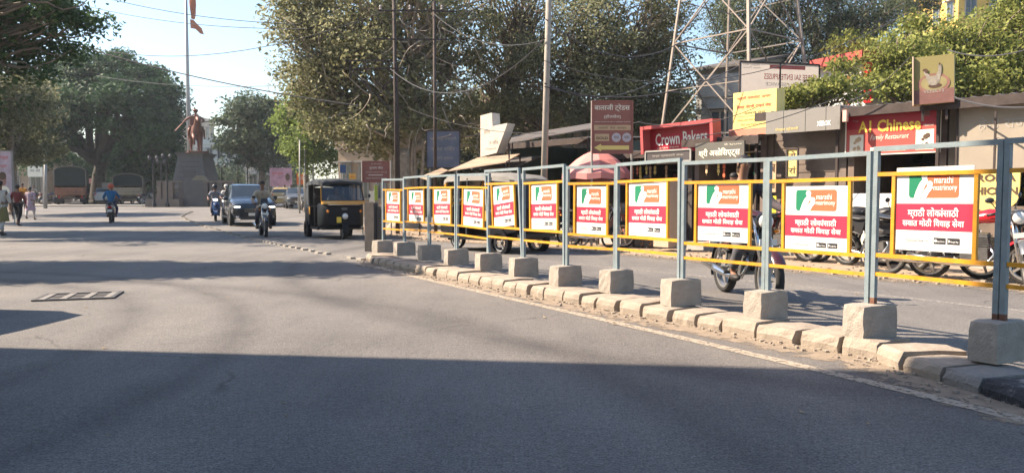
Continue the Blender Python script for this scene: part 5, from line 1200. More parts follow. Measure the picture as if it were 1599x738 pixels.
def motorcycle(label, loc, rz, paint, headlit=False, plate='MH 12', group='motorcycles and scooters', lean=0, steer=0, fairing=False, accent=None):
    t = thing('motorcycle', label, 'motorcycle', loc, rz, group); t.rotation_euler.x = lean
    R_ = .305; mk_wheel(t, (-.62, 0, R_), R_, .10, 5); mk_wheel(t, (.66, 0, R_), R_, .085, 5)
    mb = MB().tube([(.66, .07, R_), (.50, .075, .72), (.42, .075, .96)], [.022, .026, .026], 8).tube([(.66, -.07, R_), (.50, -.075, .72), (.42, -.075, .96)], [.022, .026, .026], 8); tag(mb.obj('fork', CHROME, t, smooth=True), kind='stuff')
    def fender(nm, cx, a0, a1, r_, m, wd=.07):
        mb = MB(); n = 9
        for i in range(n + 1):
            a = R(a0 + (a1 - a0) * i / n)
            for yy, rr in ((-wd, r_ - .03), (-wd * .6, r_), (wd * .6, r_), (wd, r_ - .03)): mb.v.append((cx + rr * math.cos(a), yy, R_ + rr * math.sin(a)))
        for i in range(n):
            for j in range(3): o = i * 4 + j; mb.f.append((o, o + 1, o + 5, o + 4)); mb.m.append(0)
        return mb.obj(nm, m, t, smooth=True)
    fender('front_fender', .66, 30, 165, .345, paint); fender('rear_fender', -.62, 60, 200, .36, BLKP)
    # frame and engine
    mb = MB(); 
    for a, b, r_ in (((.42, 0, .92), (-.1, 0, .82), .022), ((.42, 0, .86), (.22, 0, .36), .020), ((.22, 0, .36), (-.25, 0, .34), .02), ((-.1, 0, .82), (-.25, 0, .34), .02), ((-.25, .09, .36), (-.62, .09, R_), .018), ((-.25, -.09, .36), (-.62, -.09, R_), .018), ((-.1, .08, .80), (-.75, .08, .80), .015), ((-.1, -.08, .80), (-.75, -.08, .80), .015)): mb.tube([a, b], r_, 7)
    tag(mb.obj('frame', BLKP, t, smooth=True), kind='stuff')
    mb = MB().box((.02, 0, .40), (.36, .22, .20)).lathe([(.001, -.14), (.10, -.14), (.11, -.1), (.11, .1), (.10, .14), (.001, .14)], (-.05, 0, .40), 'Y', 16)
    for k in range(6): mb.box((.14 - .005 * k, 0, .51 + .03 * k), (.17, .20, .014))
    mb.box((.125, 0, .60), (.12, .14, .2)); tag(mb.obj('engine', ENG, t), kind='stuff')
    MB().tube([(.20, -.06, .55), (.28, -.09, .42), (.18, -.12, .27), (-.2, -.14, .26), (-.45, -.16, .30), (-.85, -.19, .38)], [.02, .02, .022, .03, .045, .05], 10).obj('exhaust', CHROME, t, smooth=True)
    mb = MB()
    for s_ in (-1, 1): mb.tube([(-.36, s_ * .13, .74), (-.60, s_ * .13, .34)], [.026, .02], 7)
    tag(mb.obj('shock_absorber', CHROME if paint is not BLKP else ENG, t, smooth=True), kind='stuff')
    # tank: lofted
    mb = MB(); st = [(.42, .05, .88, .10), (.36, .12, .85, .19), (.20, .145, .83, .22), (.02, .12, .82, .18), (-.10, .075, .82, .10)]; n = 12
    for x, w_, z, h in st:
        for j in range(n): a = 2 * math.pi * j / n; mb.v.append((x, w_ * math.cos(a), z + h / 2 + (h / 2) * math.sin(a) * (1 if math.sin(a) > 0 else .9)))
    for i in range(len(st) - 1):
        for j in range(n): mb.f.append((i * n + j, i * n + (j + 1) % n, (i + 1) * n + (j + 1) % n, (i + 1) * n + j)); mb.m.append(0)
    mb.f += [tuple(range(n)), tuple(reversed(range((len(st) - 1) * n, len(st) * n)))]; mb.m += [0, 0]
    mb.obj('tank', paint, t, smooth=True)
    mb = MB(); st = [(-.08, .10, .86, .07), (-.25, .13, .845, .09), (-.50, .13, .87, .09), (-.74, .09, .91, .06), (-.80, .04, .92, .03)]; n = 10
    for x, w_, z, h in st:
        for j in range(n): a = 2 * math.pi * j / n; mb.v.append((x, w_ * math.cos(a), z + h / 2 * math.sin(a)))
    for i in range(len(st) - 1):
        for j in range(n): mb.f.append((i * n + j, i * n + (j + 1) % n, (i + 1) * n + (j + 1) % n, (i + 1) * n + j)); mb.m.append(0)
    mb.f += [tuple(range(n)), tuple(reversed(range((len(st) - 1) * n, len(st) * n)))]; mb.m += [0, 0]; mb.obj('seat', SEATM, t, smooth=True)
    for s_ in (-1, 1):
        MB().add([(-.12, s_ * .125, .80), (-.34, s_ * .14, .80), (-.78, s_ * .10, .86), (-.84, s_ * .06, .80), (-.52, s_ * .125, .66), (-.2, s_ * .135, .58)], [(0, 1, 2, 3, 4, 5)]).obj('side_panel', paint, t)
    MB().tube([(-.55, .12, .9), (-.86, .11, .96), (-.90, 0, .98), (-.86, -.11, .96), (-.55, -.12, .9)], .014, 6).obj('grab_rail', CHROME, t, smooth=True)
    MB().tube([(.40, .36, 1.00), (.46, .22, 1.02), (.42, .08, .98), (.42, -.08, .98), (.46, -.22, 1.02), (.40, -.36, 1.00)], .014, 7).obj('handlebar', BLKP, t, smooth=True)
    for s_ in (-1, 1):
        MB().tube([(.41, s_ * .36, 1.0), (.44, s_ * .25, 1.015)], .02, 8).obj('grip', SEATM, t, smooth=True)
        mi = MB().tube([(.44, s_ * .22, 1.02), (.47, s_ * .30, 1.18)], .007, 5).obj('mirror', BLKP, t); MB().ell((.475, s_ * .315, 1.205), (.018, .06, .04), 10, 6).obj('mirror_head', BLKP, mi, smooth=True)
        MB().ell((.50, s_ * .15, .82), (.03, .035, .022), 8, 5).obj('indicator', AMB, t, smooth=True); MB().ell((-.80, s_ * .13, .80), (.03, .035, .022), 8, 5).obj('indicator', AMB, t, smooth=True)
    MB().ell((.50, 0, .93), (.09, .10, .10), 14, 8).obj('headlamp_shell', paint if fairing else BLKP, t, smooth=True)
    MB().ell((.56, 0, .93), (.045, .085, .085), 14, 8).obj('headlamp', LIT if headlit else LAMPG, t, smooth=True)
    if fairing: MB().add([(.50, -.12, .98), (.50, .12, .98), (.40, .09, 1.16), (.40, -.09, 1.16)], [(0, 1, 2, 3)]).obj('visor', BLKP, t)
    MB().box((.62, 0, .70), (.012, .20, .07)).obj('front_plate', PLATE, t)
    MB().ell((-.84, 0, .84), (.03, .06, .035), 10, 6).obj('tail_lamp', REDG, t, smooth=True)
    pl = MB().box((-.93, 0, .62), (.012, .19, .11)).obj('rear_plate', PLATE, t); MB().bar((-.84, 0, .80), (-.92, 0, .66), .05, .015).obj('plate_bracket', BLKP, t)
    for s_ in (-1, 1): MB().bar((.0, s_ * .1, .31), (.0, s_ * .26, .31), .03).obj('footpeg', BLKP, t)
    return t
def scooter(label, loc, rz, paint, headlit=False, group='motorcycles and scooters', lean=0):
    t = thing('scooter', label, 'scooter', loc, rz, group); t.rotation_euler.x = lean
    R_ = .235; mk_wheel(t, (-.55, 0, R_), R_, .11, 5); mk_wheel(t, (.63, 0, R_), R_, .10, 5)
    def loft(nm, st, m, n=14, cap=True):
        mb = MB()
        for x, w_, zc, h in st:
            for j in range(n):
                a = 2 * math.pi * j / n; ca, sa = math.cos(a), math.sin(a); sq = lambda v: math.copysign(abs(v) ** .75, v); mb.v.append((x, w_ * sq(ca), zc + h / 2 * sq(sa)))
        for i in range(len(st) - 1):
            for j in range(n): mb.f.append((i * n + j, i * n + (j + 1) % n, (i + 1) * n + (j + 1) % n, (i + 1) * n + j)); mb.m.append(0)
        mb.f += [tuple(range(n)), tuple(reversed(range((len(st) - 1) * n, len(st) * n)))]; mb.m += [0, 0]; return mb.obj(nm, m, t, smooth=True)
    loft('body', [(-.92, .05, .74, .14), (-.80, .14, .66, .28), (-.50, .20, .60, .38), (-.22, .19, .55, .40), (-.08, .13, .50, .36)], paint)
    loft('seat', [(-.84, .09, .82, .05), (-.60, .15, .81, .09), (-.25, .15, .79, .09), (-.08, .10, .78, .06)], SEATM)
    MB().box((.10, 0, .29), (.50, .34, .07)).obj('floorboard', BLKP, t)
    mb = MB(); mb.prism([(.34, .26), (.45, .26), (.52, .55), (.46, .90), (.36, .92), (.40, .60)], -.17, .17); mb.obj('leg_shield', paint, t)
    loft('front_apron', [(.44, .13, .66, .44), (.52, .13, .64, .44), (.60, .06, .60, .30)], paint)
    MB().tube([(.40, 0, .9), (.63, 0, .3)], .03, 8).obj('fork', ENG, t)
    mb = MB(); n = 8
    for i in range(n + 1):
        a = R(20 + 140 * i / n)
        for yy in (-.07, .07): mb.v.append((.63 + .27 * math.cos(a), yy, R_ + .27 * math.sin(a)))
    for i in range(n): mb.f.append((2 * i, 2 * i + 1, 2 * i + 3, 2 * i + 2)); mb.m.append(0)
    mb.obj('front_fender', paint, t, smooth=True)
    MB().ell((.42, 0, .98), (.11, .15, .09), 12, 7).obj('handlebar_cover', paint, t, smooth=True); MB().ell((.50, 0, .98), (.045, .09, .055), 12, 7).obj('headlamp', LIT if headlit else LAMPG, t, smooth=True)
    MB().tube([(.34, .34, 1.0), (.40, .15, 1.0), (.40, -.15, 1.0), (.34, -.34, 1.0)], .015, 7).obj('handlebar', BLKP, t)
    for s_ in (-1, 1): mi = MB().tube([(.38, s_ * .2, 1.02), (.40, s_ * .30, 1.18)], .007, 5).obj('mirror', BLKP, t); MB().ell((.40, s_ * .31, 1.20), (.015, .055, .04), 10, 6).obj('mirror_head', BLKP, mi, smooth=True)
    MB().ell((-.90, 0, .70), (.035, .10, .045), 10, 6).obj('tail_lamp', REDG, t, smooth=True); MB().box((-.93, 0, .54), (.012, .20, .11)).obj('rear_plate', PLATE, t); MB().box((.56, 0, .50), (.012, .2, .07)).obj('front_plate', PLATE, t)
    MB().tube([(-.2, -.15, .28), (-.85, -.18, .32)], [.04, .05], 10).obj('exhaust', ENG, t, smooth=True)
    MB().tube([(-.62, .12, .86), (-.92, .10, .90), (-.95, 0, .90), (-.92, -.10, .90), (-.62, -.12, .86)], .012, 6).obj('grab_rail', ENG, t)
    return t

def car(label, loc, rz, paint, kind='mpv', group='cars on the road', lit=False, name='car', plate=PLATE):
    t = thing(name, label, 'car', loc, rz, group)
    # (x, sill z, belt z, top z, half width at belt, half width at top)
    if kind == 'mpv':
        S_ = [(2.18, .34, .60, .66, .70, .60), (2.12, .26, .80, .86, .82, .70), (1.85, .24, .92, 1.0, .86, .76), (1.15, .24, 1.00, 1.08, .87, .78), (.88, .24, 1.02, 1.14, .87, .74), (.30, .24, 1.03, 1.60, .87, .64), (.22, .24, 1.03, 1.63, .87, .64), (-.55, .24, 1.04, 1.69, .87, .65), (-.63, .24, 1.04, 1.69, .87, .65), (-1.35, .24, 1.05, 1.67, .87, .64), (-1.43, .24, 1.05, 1.67, .87, .64), (-1.90, .26, 1.06, 1.60, .86, .62), (-2.12, .30, 1.06, 1.16, .84, .74), (-2.20, .36, .90, .96, .76, .68)]
        glass_top = (4,); glass_back = (11,); side = (5 - 1, 6, 8, 10); axles = (1.35, -1.33); RW = .33
    else:
        S_ = [(1.90, .32, .58, .62, .66, .55), (1.84, .25, .76, .80, .76, .64), (1.55, .23, .86, .93, .80, .70), (.95, .23, .92, 1.0, .81, .72), (.75, .23, .93, 1.04, .81, .68), (.20, .23, .95, 1.42, .81, .58), (.12, .23, .95, 1.44, .81, .58), (-.52, .23, .96, 1.47, .81, .59), (-.60, .23, .96, 1.47, .81, .59), (-1.2, .23, .97, 1.43, .80, .57), (-1.28, .23, .97, 1.42, .80, .57), (-1.62, .25, .98, 1.34, .79, .56), (-1.80, .28, .98, 1.06, .78, .70), (-1.87, .34, .80, .86, .70, .62)]
        axles = (1.15, -1.18); RW = .29
    def ring(s_):
        x, a, b, c, w1, w2 = s_
        return [(x, -w1 * .90, a), (x, -w1, a + (b - a) * .45), (x, -w1 * .985, b), (x, -w2, c), (x, -w2 * .55, c + .025), (x, w2 * .55, c + .025), (x, w2, c), (x, w1 * .985, b), (x, w1, a + (b - a) * .45), (x, w1 * .90, a)]
    rs = [ring(s_) for s_ in S_]; mb = MB(); gl = MB(); fr = MB()
    for r_ in rs: mb.v += r_
    for i in range(len(S_) - 1):
        for j in range(9):
            f = (i * 10 + j, i * 10 + j + 1, (i + 1) * 10 + j + 1, (i + 1) * 10 + j)
            isw = (i == 4 and j in (3, 4, 5)) or (i == 11 and j in (3, 4, 5)); iss = j in (2, 6) and i in (4, 6, 8, 10, 5 if False else 4)
            if isw or iss:
                q = [Vector(mb.v[k]) for k in f]; n = (q[1] - q[0]).cross(q[2] - q[0]).normalized(); c = sum(q, Vector()) / 4
                if n.dot(c - Vector((0, 0, .9))) < 0: n = -n
                gl.add([p.lerp(c, .06 if iss else .0) + n * .004 for p in q], [(0, 1, 2, 3)])
            mb.f.append(f); mb.m.append(0)
    mb.f += [tuple(range(10)), tuple(reversed(range((len(S_) - 1) * 10, len(S_) * 10)))]; mb.m += [0, 0]
    body = mb.obj('body', paint, t, smooth=False); gl.obj('windows', WINM, t)['kind'] = 'stuff'
    me = body.data; 
    for p in me.polygons: p.use_smooth = True
    try: me.set_sharp_from_angle(angle=R(28))
    except Exception: pass
    wb = S_[4][4]
    for x in axles:
        for s_ in (-1, 1):
            MB().lathe([(.001, 0), (RW + .055, 0), (RW + .055, .012 * s_), (.001, .012 * s_)], (x, s_ * (wb + .001), RW + .01), 'Y', 26).obj('wheel_arch', BLKP, t); mk_wheel(t, (x, s_ * (wb - .065), RW), RW, .19, 5)
    F0 = S_[0][0]; B0 = S_[-1][0]; W1 = S_[1][4]; zb = S_[1][2]
    MB().box((F0 + .0, 0, zb - .18), (.08, W1 * 1.0, .16)).obj('grille', BLKP, t); 
    for k in range(3): MB().box((F0 + .045, 0, zb - .235 + .055 * k), (.012, W1 * .95, .012)).obj('grille_bar', CHROME, t)
    MB().box((F0 - .01, 0, .33), (.10, W1 * 1.35, .17)).obj('lower_intake', BLKP, t); MB().box((F0 + .05, 0, .46), (.012, .5, .11)).obj('front_plate', plate, t)
    for s_ in (-1, 1):
        q = Matrix.Rotation(-s_ * .35, 3, 'Z'); MB().ell((F0 - .13, s_ * W1 * .80, zb - .06), (.14, .17, .065), 12, 7, q).obj('headlight', LAMPG, t, smooth=True)
        if lit: MB().box((F0 - .03, s_ * W1 * .78, zb - .045), (.08, .26, .03), rz=-s_ * .4).obj('running_light', LIT, t)
        MB().ell((F0 - .04, s_ * W1 * .78, .36), (.05, .09, .06), 10, 6).obj('fog_lamp', CHROME, t, smooth=True)
        MB().ell((S_[4][0] - .05, s_ * (wb + .10), S_[4][2] + .06), (.07, .11, .07), 10, 6).obj('mirror', paint, t, smooth=True)
        MB().box((B0 + .04, s_ * W1 * .85, .95 if kind == 'mpv' else .85), (.06, .16, .28)).obj('tail_light', REDG, t)
        for x in (.28, -.62): MB().box((x - .25, s_ * (wb + .004), .88), (.14, .02, .025)).obj('door_handle', CHROME, t); MB().box((x, s_ * (wb + .001), .68), (.008, .008, .62)).obj('door_seam', BLKP, t)
        MB().box((0, s_ * (wb + .003), .33), (2.0, .03, .10)).obj('sill', BLKP, t)
        if kind == 'mpv': MB().bar((.2, s_ * .6, 1.70), (-1.8, s_ * .58, 1.70), .03).obj('roof_rail', CHROME, t)
    MB().box((B0 - .02, 0, .42), (.10, W1 * 1.6, .20)).obj('rear_bumper', BLKP if kind == 'mpv' else paint, t); MB().box((B0 - .03, 0, .74), (.012, .5, .12)).obj('rear_plate', plate, t)
    return t

def loft_generic(nm, st, m, t, smooth=True):
    """st: list of closed rings with the same number of points"""
    mb = MB(); n = len(st[0])
    for r_ in st: mb.v += r_
    for i in range(len(st) - 1):
        for j in range(n): mb.f.append((i * n + j, i * n + (j + 1) % n, (i + 1) * n + (j + 1) % n, (i + 1) * n + j)); mb.m.append(0)
    mb.f += [tuple(reversed(range(n))), tuple(range((len(st) - 1) * n, len(st) * n))]; mb.m += [0, 0]; o = mb.obj(nm, m, t)
    for p in o.data.polygons: p.use_smooth = smooth
    try: o.data.set_sharp_from_angle(angle=R(35))
    except Exception: pass
    return o
ABLK = M('rickshaw black', (.006, .006, .008), .45, 0, 5, .2, spec=.2)
AYEL = M('rickshaw yellow', (.62, .30, .03), .45, 0, 5, .1, dirt=((.3, .16, .04), 5, .5))
AROOF = M('grey vinyl hood', (.022, .026, .031), .7, 0, 6, .15, .3)
CLEAR = None
def clearglass():
    m = bpy.data.materials.new('windscreen glass'); m.use_nodes = True; t = m.node_tree; b = t.nodes['Principled BSDF']; b.inputs['Base Color'].default_value = (.02, .03, .04, 1); b.inputs['Roughness'].default_value = .05
    b.inputs['Alpha'].default_value = .72; b.inputs['Specular IOR Level'].default_value = .9; return m
CLEAR = clearglass()
def rickshaw(label, loc, rz, group='auto rickshaws', driver=True, roofm=None):
    t = thing('auto_rickshaw', label, 'auto rickshaw', loc, rz, group)
    # x forward; front wheel at +1.1
    hw = .64
    # front cowl: tapered nose from windscreen base to the front wheel
    def ringc(x, w_, z0, z1, k=.8): return [(x, -w_ * k, z0), (x, -w_, z0 + .12), (x, -w_, z1 - .05), (x, -w_ * .96, z1), (x, w_ * .96, z1), (x, w_, z1 - .05), (x, w_, z0 + .12), (x, w_ * k, z0)]
    loft_generic('cowl', [ringc(.62, hw, .28, 1.02), ringc(.90, hw * .97, .27, 1.02), ringc(1.12, hw * .86, .32, 1.0), ringc(1.22, hw * .70, .42, .96, .9)], ABLK, t)
    MB().box((1.06, 0, 1.05), (.30, hw * 1.84, .09)).obj('yellow_band', AYEL, t); MB().box((1.215, 0, 1.055), (.012, hw * 1.80, .015)).obj('trim', CHROME, t)
    MB().box((1.225, 0, .99), (.015, hw * 1.42, .02)).obj('trim', CHROME, t)
    # windscreen
    A_ = [(1.10, -hw * .93, 1.10), (1.10, hw * .93, 1.10), (.86, hw * .86, 1.60), (.86, -hw * .86, 1.60)]
    MB().add(A_, [(0, 1, 2, 3)]).obj('windscreen', CLEAR, t)
    mb = MB()
    for a, b in ((0, 1), (1, 2), (2, 3), (3, 0)): mb.bar(A_[a], A_[b], .035)
    mb.obj('windscreen_frame', BLKP, t)
    MB().bar((1.12, .05, 1.14), (1.0, -.22, 1.36), .012).obj('wiper', BLKP, t)
    # roof hood
    def ringr(x, w_, z, sag=0): return [(x, -w_, z - .16), (x, -w_ * .97, z - .05), (x, -w_ * .82, z), (x, 0, z + .025), (x, w_ * .82, z), (x, w_ * .97, z - .05), (x, w_, z - .16), (x, w_ * .9, z - .10), (x, 0, z - .03), (x, -w_ * .9, z - .10)]
    loft_generic('roof', [ringr(.98, hw * .90, 1.64), ringr(.80, hw, 1.71), ringr(.1, hw, 1.73), ringr(-.6, hw, 1.72), ringr(-1.05, hw * .98, 1.68), ringr(-1.28, hw * .9, 1.58)], roofm or AROOF, t)
    # rear hood: closed canvas back and body tub
    loft_generic('rear_body', [ringc(-.42, hw, .30, .92), ringc(-1.0, hw, .30, .95), ringc(-1.32, hw * .96, .36, .98)], AYEL if False else ABLK, t)
    mb = MB()
    mb.add([(-1.33, -hw * .9, .97), (-1.33, hw * .9, .97), (-1.27, hw * .88, 1.50), (-1.27, -hw * .88, 1.50)], [(0, 1, 2, 3)]).obj('rear_canvas', AROOF, t)
    for s_ in (-1, 1):
        MB().add([(-.62, s_ * hw, .95), (-1.31, s_ * hw * .95, .97), (-1.25, s_ * hw * .93, 1.56), (-.72, s_ * hw * .98, 1.60)], [(0, 1, 2, 3)]).obj('side_canvas', AROOF, t)
        MB().bar((.86, s_ * hw * .90, 1.60), (1.04, s_ * hw * .95, 1.08), .04).obj('front_pillar', AYEL, t)
        MB().bar((.18, s_ * hw * .97, .34), (.14, s_ * hw * .97, 1.62), .035).obj('middle_pillar', BLKP, t)
        MB().bar((-.5, s_ * hw * .98, .92), (-.6, s_ * hw * .98, 1.62), .03).obj('middle_pillar', BLKP, t)
        MB().box((.1, s_ * hw * .96, .30), (1.1, .05, .08)).obj('sill', ABLK, t)
        MB().box((-.72, s_ * (hw + .006), .62), (.5, .02, .52)).obj('side_panel', ABLK, t); MB().box((-.42, s_ * (hw + .010), .80), (.10, .02, .22)).obj('yellow_patch', AYEL, t)
        mk_wheel(t, (-.86, s_ * (hw - .05), .225), .225, .11, 3)
        MB().lathe([(.20, -.07), (.285, -.07), (.285, .07), (.20, .07)], (-.86, s_ * (hw - .02), .235), 'Y', 20, True).obj('rear_fender', ABLK, t)
        mi = MB().tube([(.98, s_ * hw * .95, 1.2), (1.02, s_ * (hw + .12), 1.26)], .008, 5).obj('mirror', BLKP, t); MB().ell((1.02, s_ * (hw + .14), 1.24), (.015, .04, .06), 8, 6).obj('mirror_head', BLKP, mi, smooth=True)
        MB().ell((1.20, s_ * hw * .72, .80), (.03, .045, .045), 10, 6).obj('indicator', AMB, t, smooth=True)
        MB().ell((-1.34, s_ * hw * .75, .70), (.02, .05, .08), 10, 6).obj('tail_lamp', REDG, t, smooth=True)
    MB().box((0, 0, .30), (2.2, hw * 1.84, .05)).obj('floor', BLKP, t)
    MB().box((-.72, 0, .62), (.46, hw * 1.8, .16)).obj('passenger_seat', SEATM, t); MB().box((-1.02, 0, .95), (.12, hw * 1.8, .55)).obj('seat_back', SEATM, t)
    MB().box((.22, 0, .60), (.34, .62, .14)).obj('driver_seat', SEATM, t); MB().box((.02, 0, .86), (.07, .60, .34)).obj('seat_back', SEATM, t)
    MB().tube([(.62, .26, 1.02), (.70, 0, 1.0), (.62, -.26, 1.02)], .018, 7).obj('handlebar', BLKP, t)
    mk_wheel(t, (1.12, 0, .225), .225, .11, 3)
    mb = MB(); n = 10
    for i in range(n + 1):
        a = R(-10 + 150 * i / n)
        for yy, rr in ((-.09, .25), (-.07, .285), (.07, .285), (.09, .25)): mb.v.append((1.12 + rr * math.cos(a), yy, .235 + rr * math.sin(a)))
    for i in range(n):
        for j in range(3): o = i * 4 + j; mb.f.append((o, o + 1, o + 5, o + 4)); mb.m.append(0)
    mb.obj('front_fender', ABLK, t, smooth=True); MB().bar((1.13, .085, .225), (1.10, .085, .50), .03).obj('fork', ENG, t)
    MB().ell((1.30, 0, .66), (.07, .085, .085), 14, 8).obj('headlamp', LAMPG, t, smooth=True); MB().ell((1.26, 0, .66), (.07, .10, .10), 14, 8).obj('headlamp_shell', BLKP, t, smooth=True)
    MB().box((1.28, -.17, .56), (.012, .13, .16)).obj('front_plate', PLATEY, t); MB().box((1.235, 0, .87), (.012, .16, .07)).obj('badge', M('badge grey', (.10, .10, .10), .4), t)
    MB().box((-1.37, 0, .62), (.012, .34, .16)).obj('rear_plate', PLATEY, t); MB().box((-1.36, 0, .38), (.06, hw * 1.85, .08)).obj('rear_bumper', BLKP, t)
    return t
def truck(label, loc, rz, hood, bodym, hh, low=False):
    t = thing('cargo_truck', label, 'truck', loc, rz, 'parked cargo trucks')
    W_, L_ = 1.18, 4.6; zb = .85
    MB().box((0, 0, zb), (L_, W_ * 1.9, .12)).obj('bed', bodym, t)
    for s_ in (-1, 1):
        for k in range(4): MB().box((0, s_ * W_, zb + .17 + .19 * k), (L_, .04, .165)).obj('side_plank', bodym, t)
        for x in (-2.2, -1.1, 0, 1.1, 2.2): MB().bar((x, s_ * (W_ + .03), zb), (x, s_ * (W_ + .03), zb + .95), .06).obj('stake', DPOLE, t)
        for x in (-1.35, 2.7): mk_wheel(t, (x, s_ * (W_ - .2), .42), .42, .24, 6, DPOLE)
    for k in range(3): MB().box((-L_ / 2 - .02, 0, zb + .14 + .2 * k), (.04, W_ * 1.94, .18)).obj('tail_plank', bodym, t)
    n = 10; z1 = zb + .8
    def arc(x, g=0): return [(x, -(W_ + .03 - g), z1)] + [(x, (W_ + .03 - g) * math.cos(R(180 - 180 * i / n)) , hh - .42 + (.42 - g) * math.sin(R(180 * i / n))) for i in range(n + 1)] + [(x, W_ + .03 - g, z1)]
    mb = MB(); a0, a1 = arc(-L_ / 2), arc(L_ / 2); k = len(a0); mb.v += a0 + a1; mb.f += [(i, i + 1, i + k + 1, i + k) for i in range(k - 1)]; mb.m += [0] * (k - 1); mb.v += arc(-L_ / 2, .03) + arc(L_ / 2, .03); mb.f += [(2 * k + i, 3 * k + i, 3 * k + i + 1, 2 * k + i + 1) for i in range(k - 1)]; mb.m += [0] * (k - 1)
    mb.obj('hood', hood, t, smooth=True)
    MB().tube(arc(-L_ / 2 - .02), .05, 6).obj('hoop', M('pale canvas edge', (.13, .12, .095), .9), t)
    ca = arc(-L_ / 2 + .10, .05); MB().add(ca, [tuple(range(len(ca)))]).obj('rear_curtain', M('dark green tarpaulin', (.012, .020, .018), .9, 0, 3, .25), t)
    MB().box((L_ / 2 - .06, 0, zb + (hh - .25 - zb) / 2), (.05, W_ * 1.98, hh - .25 - zb)).obj('bulkhead', BLKP, t); MB().box((-.6, 0, zb + .35), (2.4, 1.6, .6)).obj('load', DPOLE, t)
    MB().box((2.85, 0, 1.35), (1.25, 2.1, 1.5)).obj('cab', M('truck cab', (.34, .20, .07), .5), t); MB().box((3.48, 0, 1.65), (.03, 1.8, .6)).obj('windscreen', WINM, t)
    MB().box((-2.28, 0, .55), (.1, 2.1, .14)).obj('rear_bumper', DPOLE, t); MB().box((-2.36, 0, .68), (.02, .5, .12)).obj('rear_plate', PLATEY, t)
    for s_ in (-1, 1): MB().box((-2.35, s_ * .85, .66), (.04, .16, .1)).obj('tail_lamp', REDG, t)
    MB().box((-2.2, -.95, .40), (.03, .5, .4)).obj('mud_flap', TYRE, t); MB().box((-2.2, .95, .40), (.03, .5, .4)).obj('mud_flap', TYRE, t)
    MB().add([(-.6, 0, hh + .001), (-.6, 0, hh + .001), (-.6, 0, hh + .001)], [(0, 1, 2)]) 
    MB().box((0, 0, .62), (5.8, .8, .22)).obj('chassis', DPOLE, t)
    return t
def GP(px, py): p = G(px, py); return (p.x, p.y, gz(0, p.y))

NAVY = M('dark blue car paint', (.007, .012, .018), .25, .1, 5, .05, coat=.8)
WHT = M('white car paint', (.60, .60, .58), .3, 0, 5, .03, coat=.6)
GRY = M('grey car paint', (.12, .125, .13), .28, .4, 5, .04, coat=.6)
TAXI = M('cream yellow car paint', (.36, .27, .12), .35, 0, 5, .05, coat=.4)
MRN = M('maroon motorcycle paint', (.16, .015, .018), .25, .1, 5, .08, coat=.8)
REDB = M('red motorcycle paint', (.50, .012, .02), .22, .1, 5, .05, coat=.9)
BLUB = M('blue motorcycle paint', (.02, .05, .14), .25, .1, 5, .05, coat=.8)
def along(p, rz, d): return (p[0] + math.cos(rz) * d, p[1] + math.sin(rz) * d, gz(0, p[1] + math.sin(rz) * d))

# the approaching rider and his motorcycle
rz = R(-66); p = along(GP(415, 370), rz, -.66)
motorcycle('black motorcycle ridden toward the camera by the man in the tan shirt', p, rz, M('black motorcycle paint', (.02, .02, .022), .25, .1, 5, .05, coat=.8), fairing=True)
person('bareheaded man in a tan shirt and dark trousers riding the nearest oncoming motorcycle', p, rz, J_ride(), cloth('tan shirt', (.34, .27, .19)), cloth('dark trousers', (.045, .04, .045)), sleeve=.55)
MBp = MB(); 
# dark blue MPV
rz = R(-64); p = along(GP(398, 353), rz, -2.1); car('dark blue people carrier with lit running lights following the tan shirted rider', p, rz, NAVY, 'mpv', lit=True)
# scooter and helmeted rider left of the car
rz = R(-68); p = along(GP(337, 345.5), rz, -.63); scooter('dark blue scooter with lit headlamp coming on left of the dark car', p, rz, BLUB, True)
person('helmeted scooter rider in a grey shirt left of the dark car', p, rz, J_ride(.78, (.44, .34, 1.0), (.12, .16, .33), kn=(.22, .16, .60)), cloth('grey shirt', (.20, .20, .22)), cloth('dark trousers', (.045, .04, .045)), helmet=M('black helmet', (.02, .02, .02), .2, 0, 4, .05))
rz = R(-66); p = along(GP(356, 341), rz, -.66); motorcycle('silver motorcycle half hidden between the scooter and the dark car', p, rz, GRY)
person('rider in a white shirt and pale helmet just beside the dark car', p, rz, J_ride(), cloth('white shirt', (.52, .50, .47)), cloth('dark trousers', (.045, .04, .045)), helmet=M('pale helmet', (.55, .53, .48), .25, 0, 4, .05))
# auto rickshaw with driver and passenger
rz = R(-64); p = along(GP(537, 373.5), rz, -1.12); rickshaw('black and yellow auto rickshaw driving toward the camera in the right lane', p, rz)
JR = J_ride(.66, (.74, .26, 1.02), (.55, .16, .42), kn=(.62, .18, .70))
person('driver in a pale shirt at the handlebar of the oncoming auto rickshaw', along(p, rz, .36)[:2] + (p[2],), rz, {k: ((v[0] if k not in ('wrl', 'wrr', 'anl', 'anr', 'knl', 'knr', 'toel', 'toer') else v[0] - .34, v[1], v[2])) for k, v in JR.items()}, cloth('pale blue shirt', (.40, .42, .44)), cloth('dark trousers', (.045, .04, .045)), sleeve=.5)
# car with blue rider
rz = R(113); p = along(GP(173, 348), rz, .55); scooter('dark scooter with red tail lamp riding away on the left', p, rz, M('dark scooter paint', (.03, .03, .04), .3, 0, 5, .05, coat=.6))
person('rider in a bright blue jacket and orange headscarf riding away on the left', p, rz, J_ride(.80, (.44, .34, 1.02), (.10, .17, .33), kn=(.22, .20, .62), lean=.06), cloth('bright blue jacket', (.015, .11, .24)), cloth('navy trousers', (.02, .03, .07)), sleeve=.95, helmet=M('orange headscarf', (.45, .10, .06), .8))
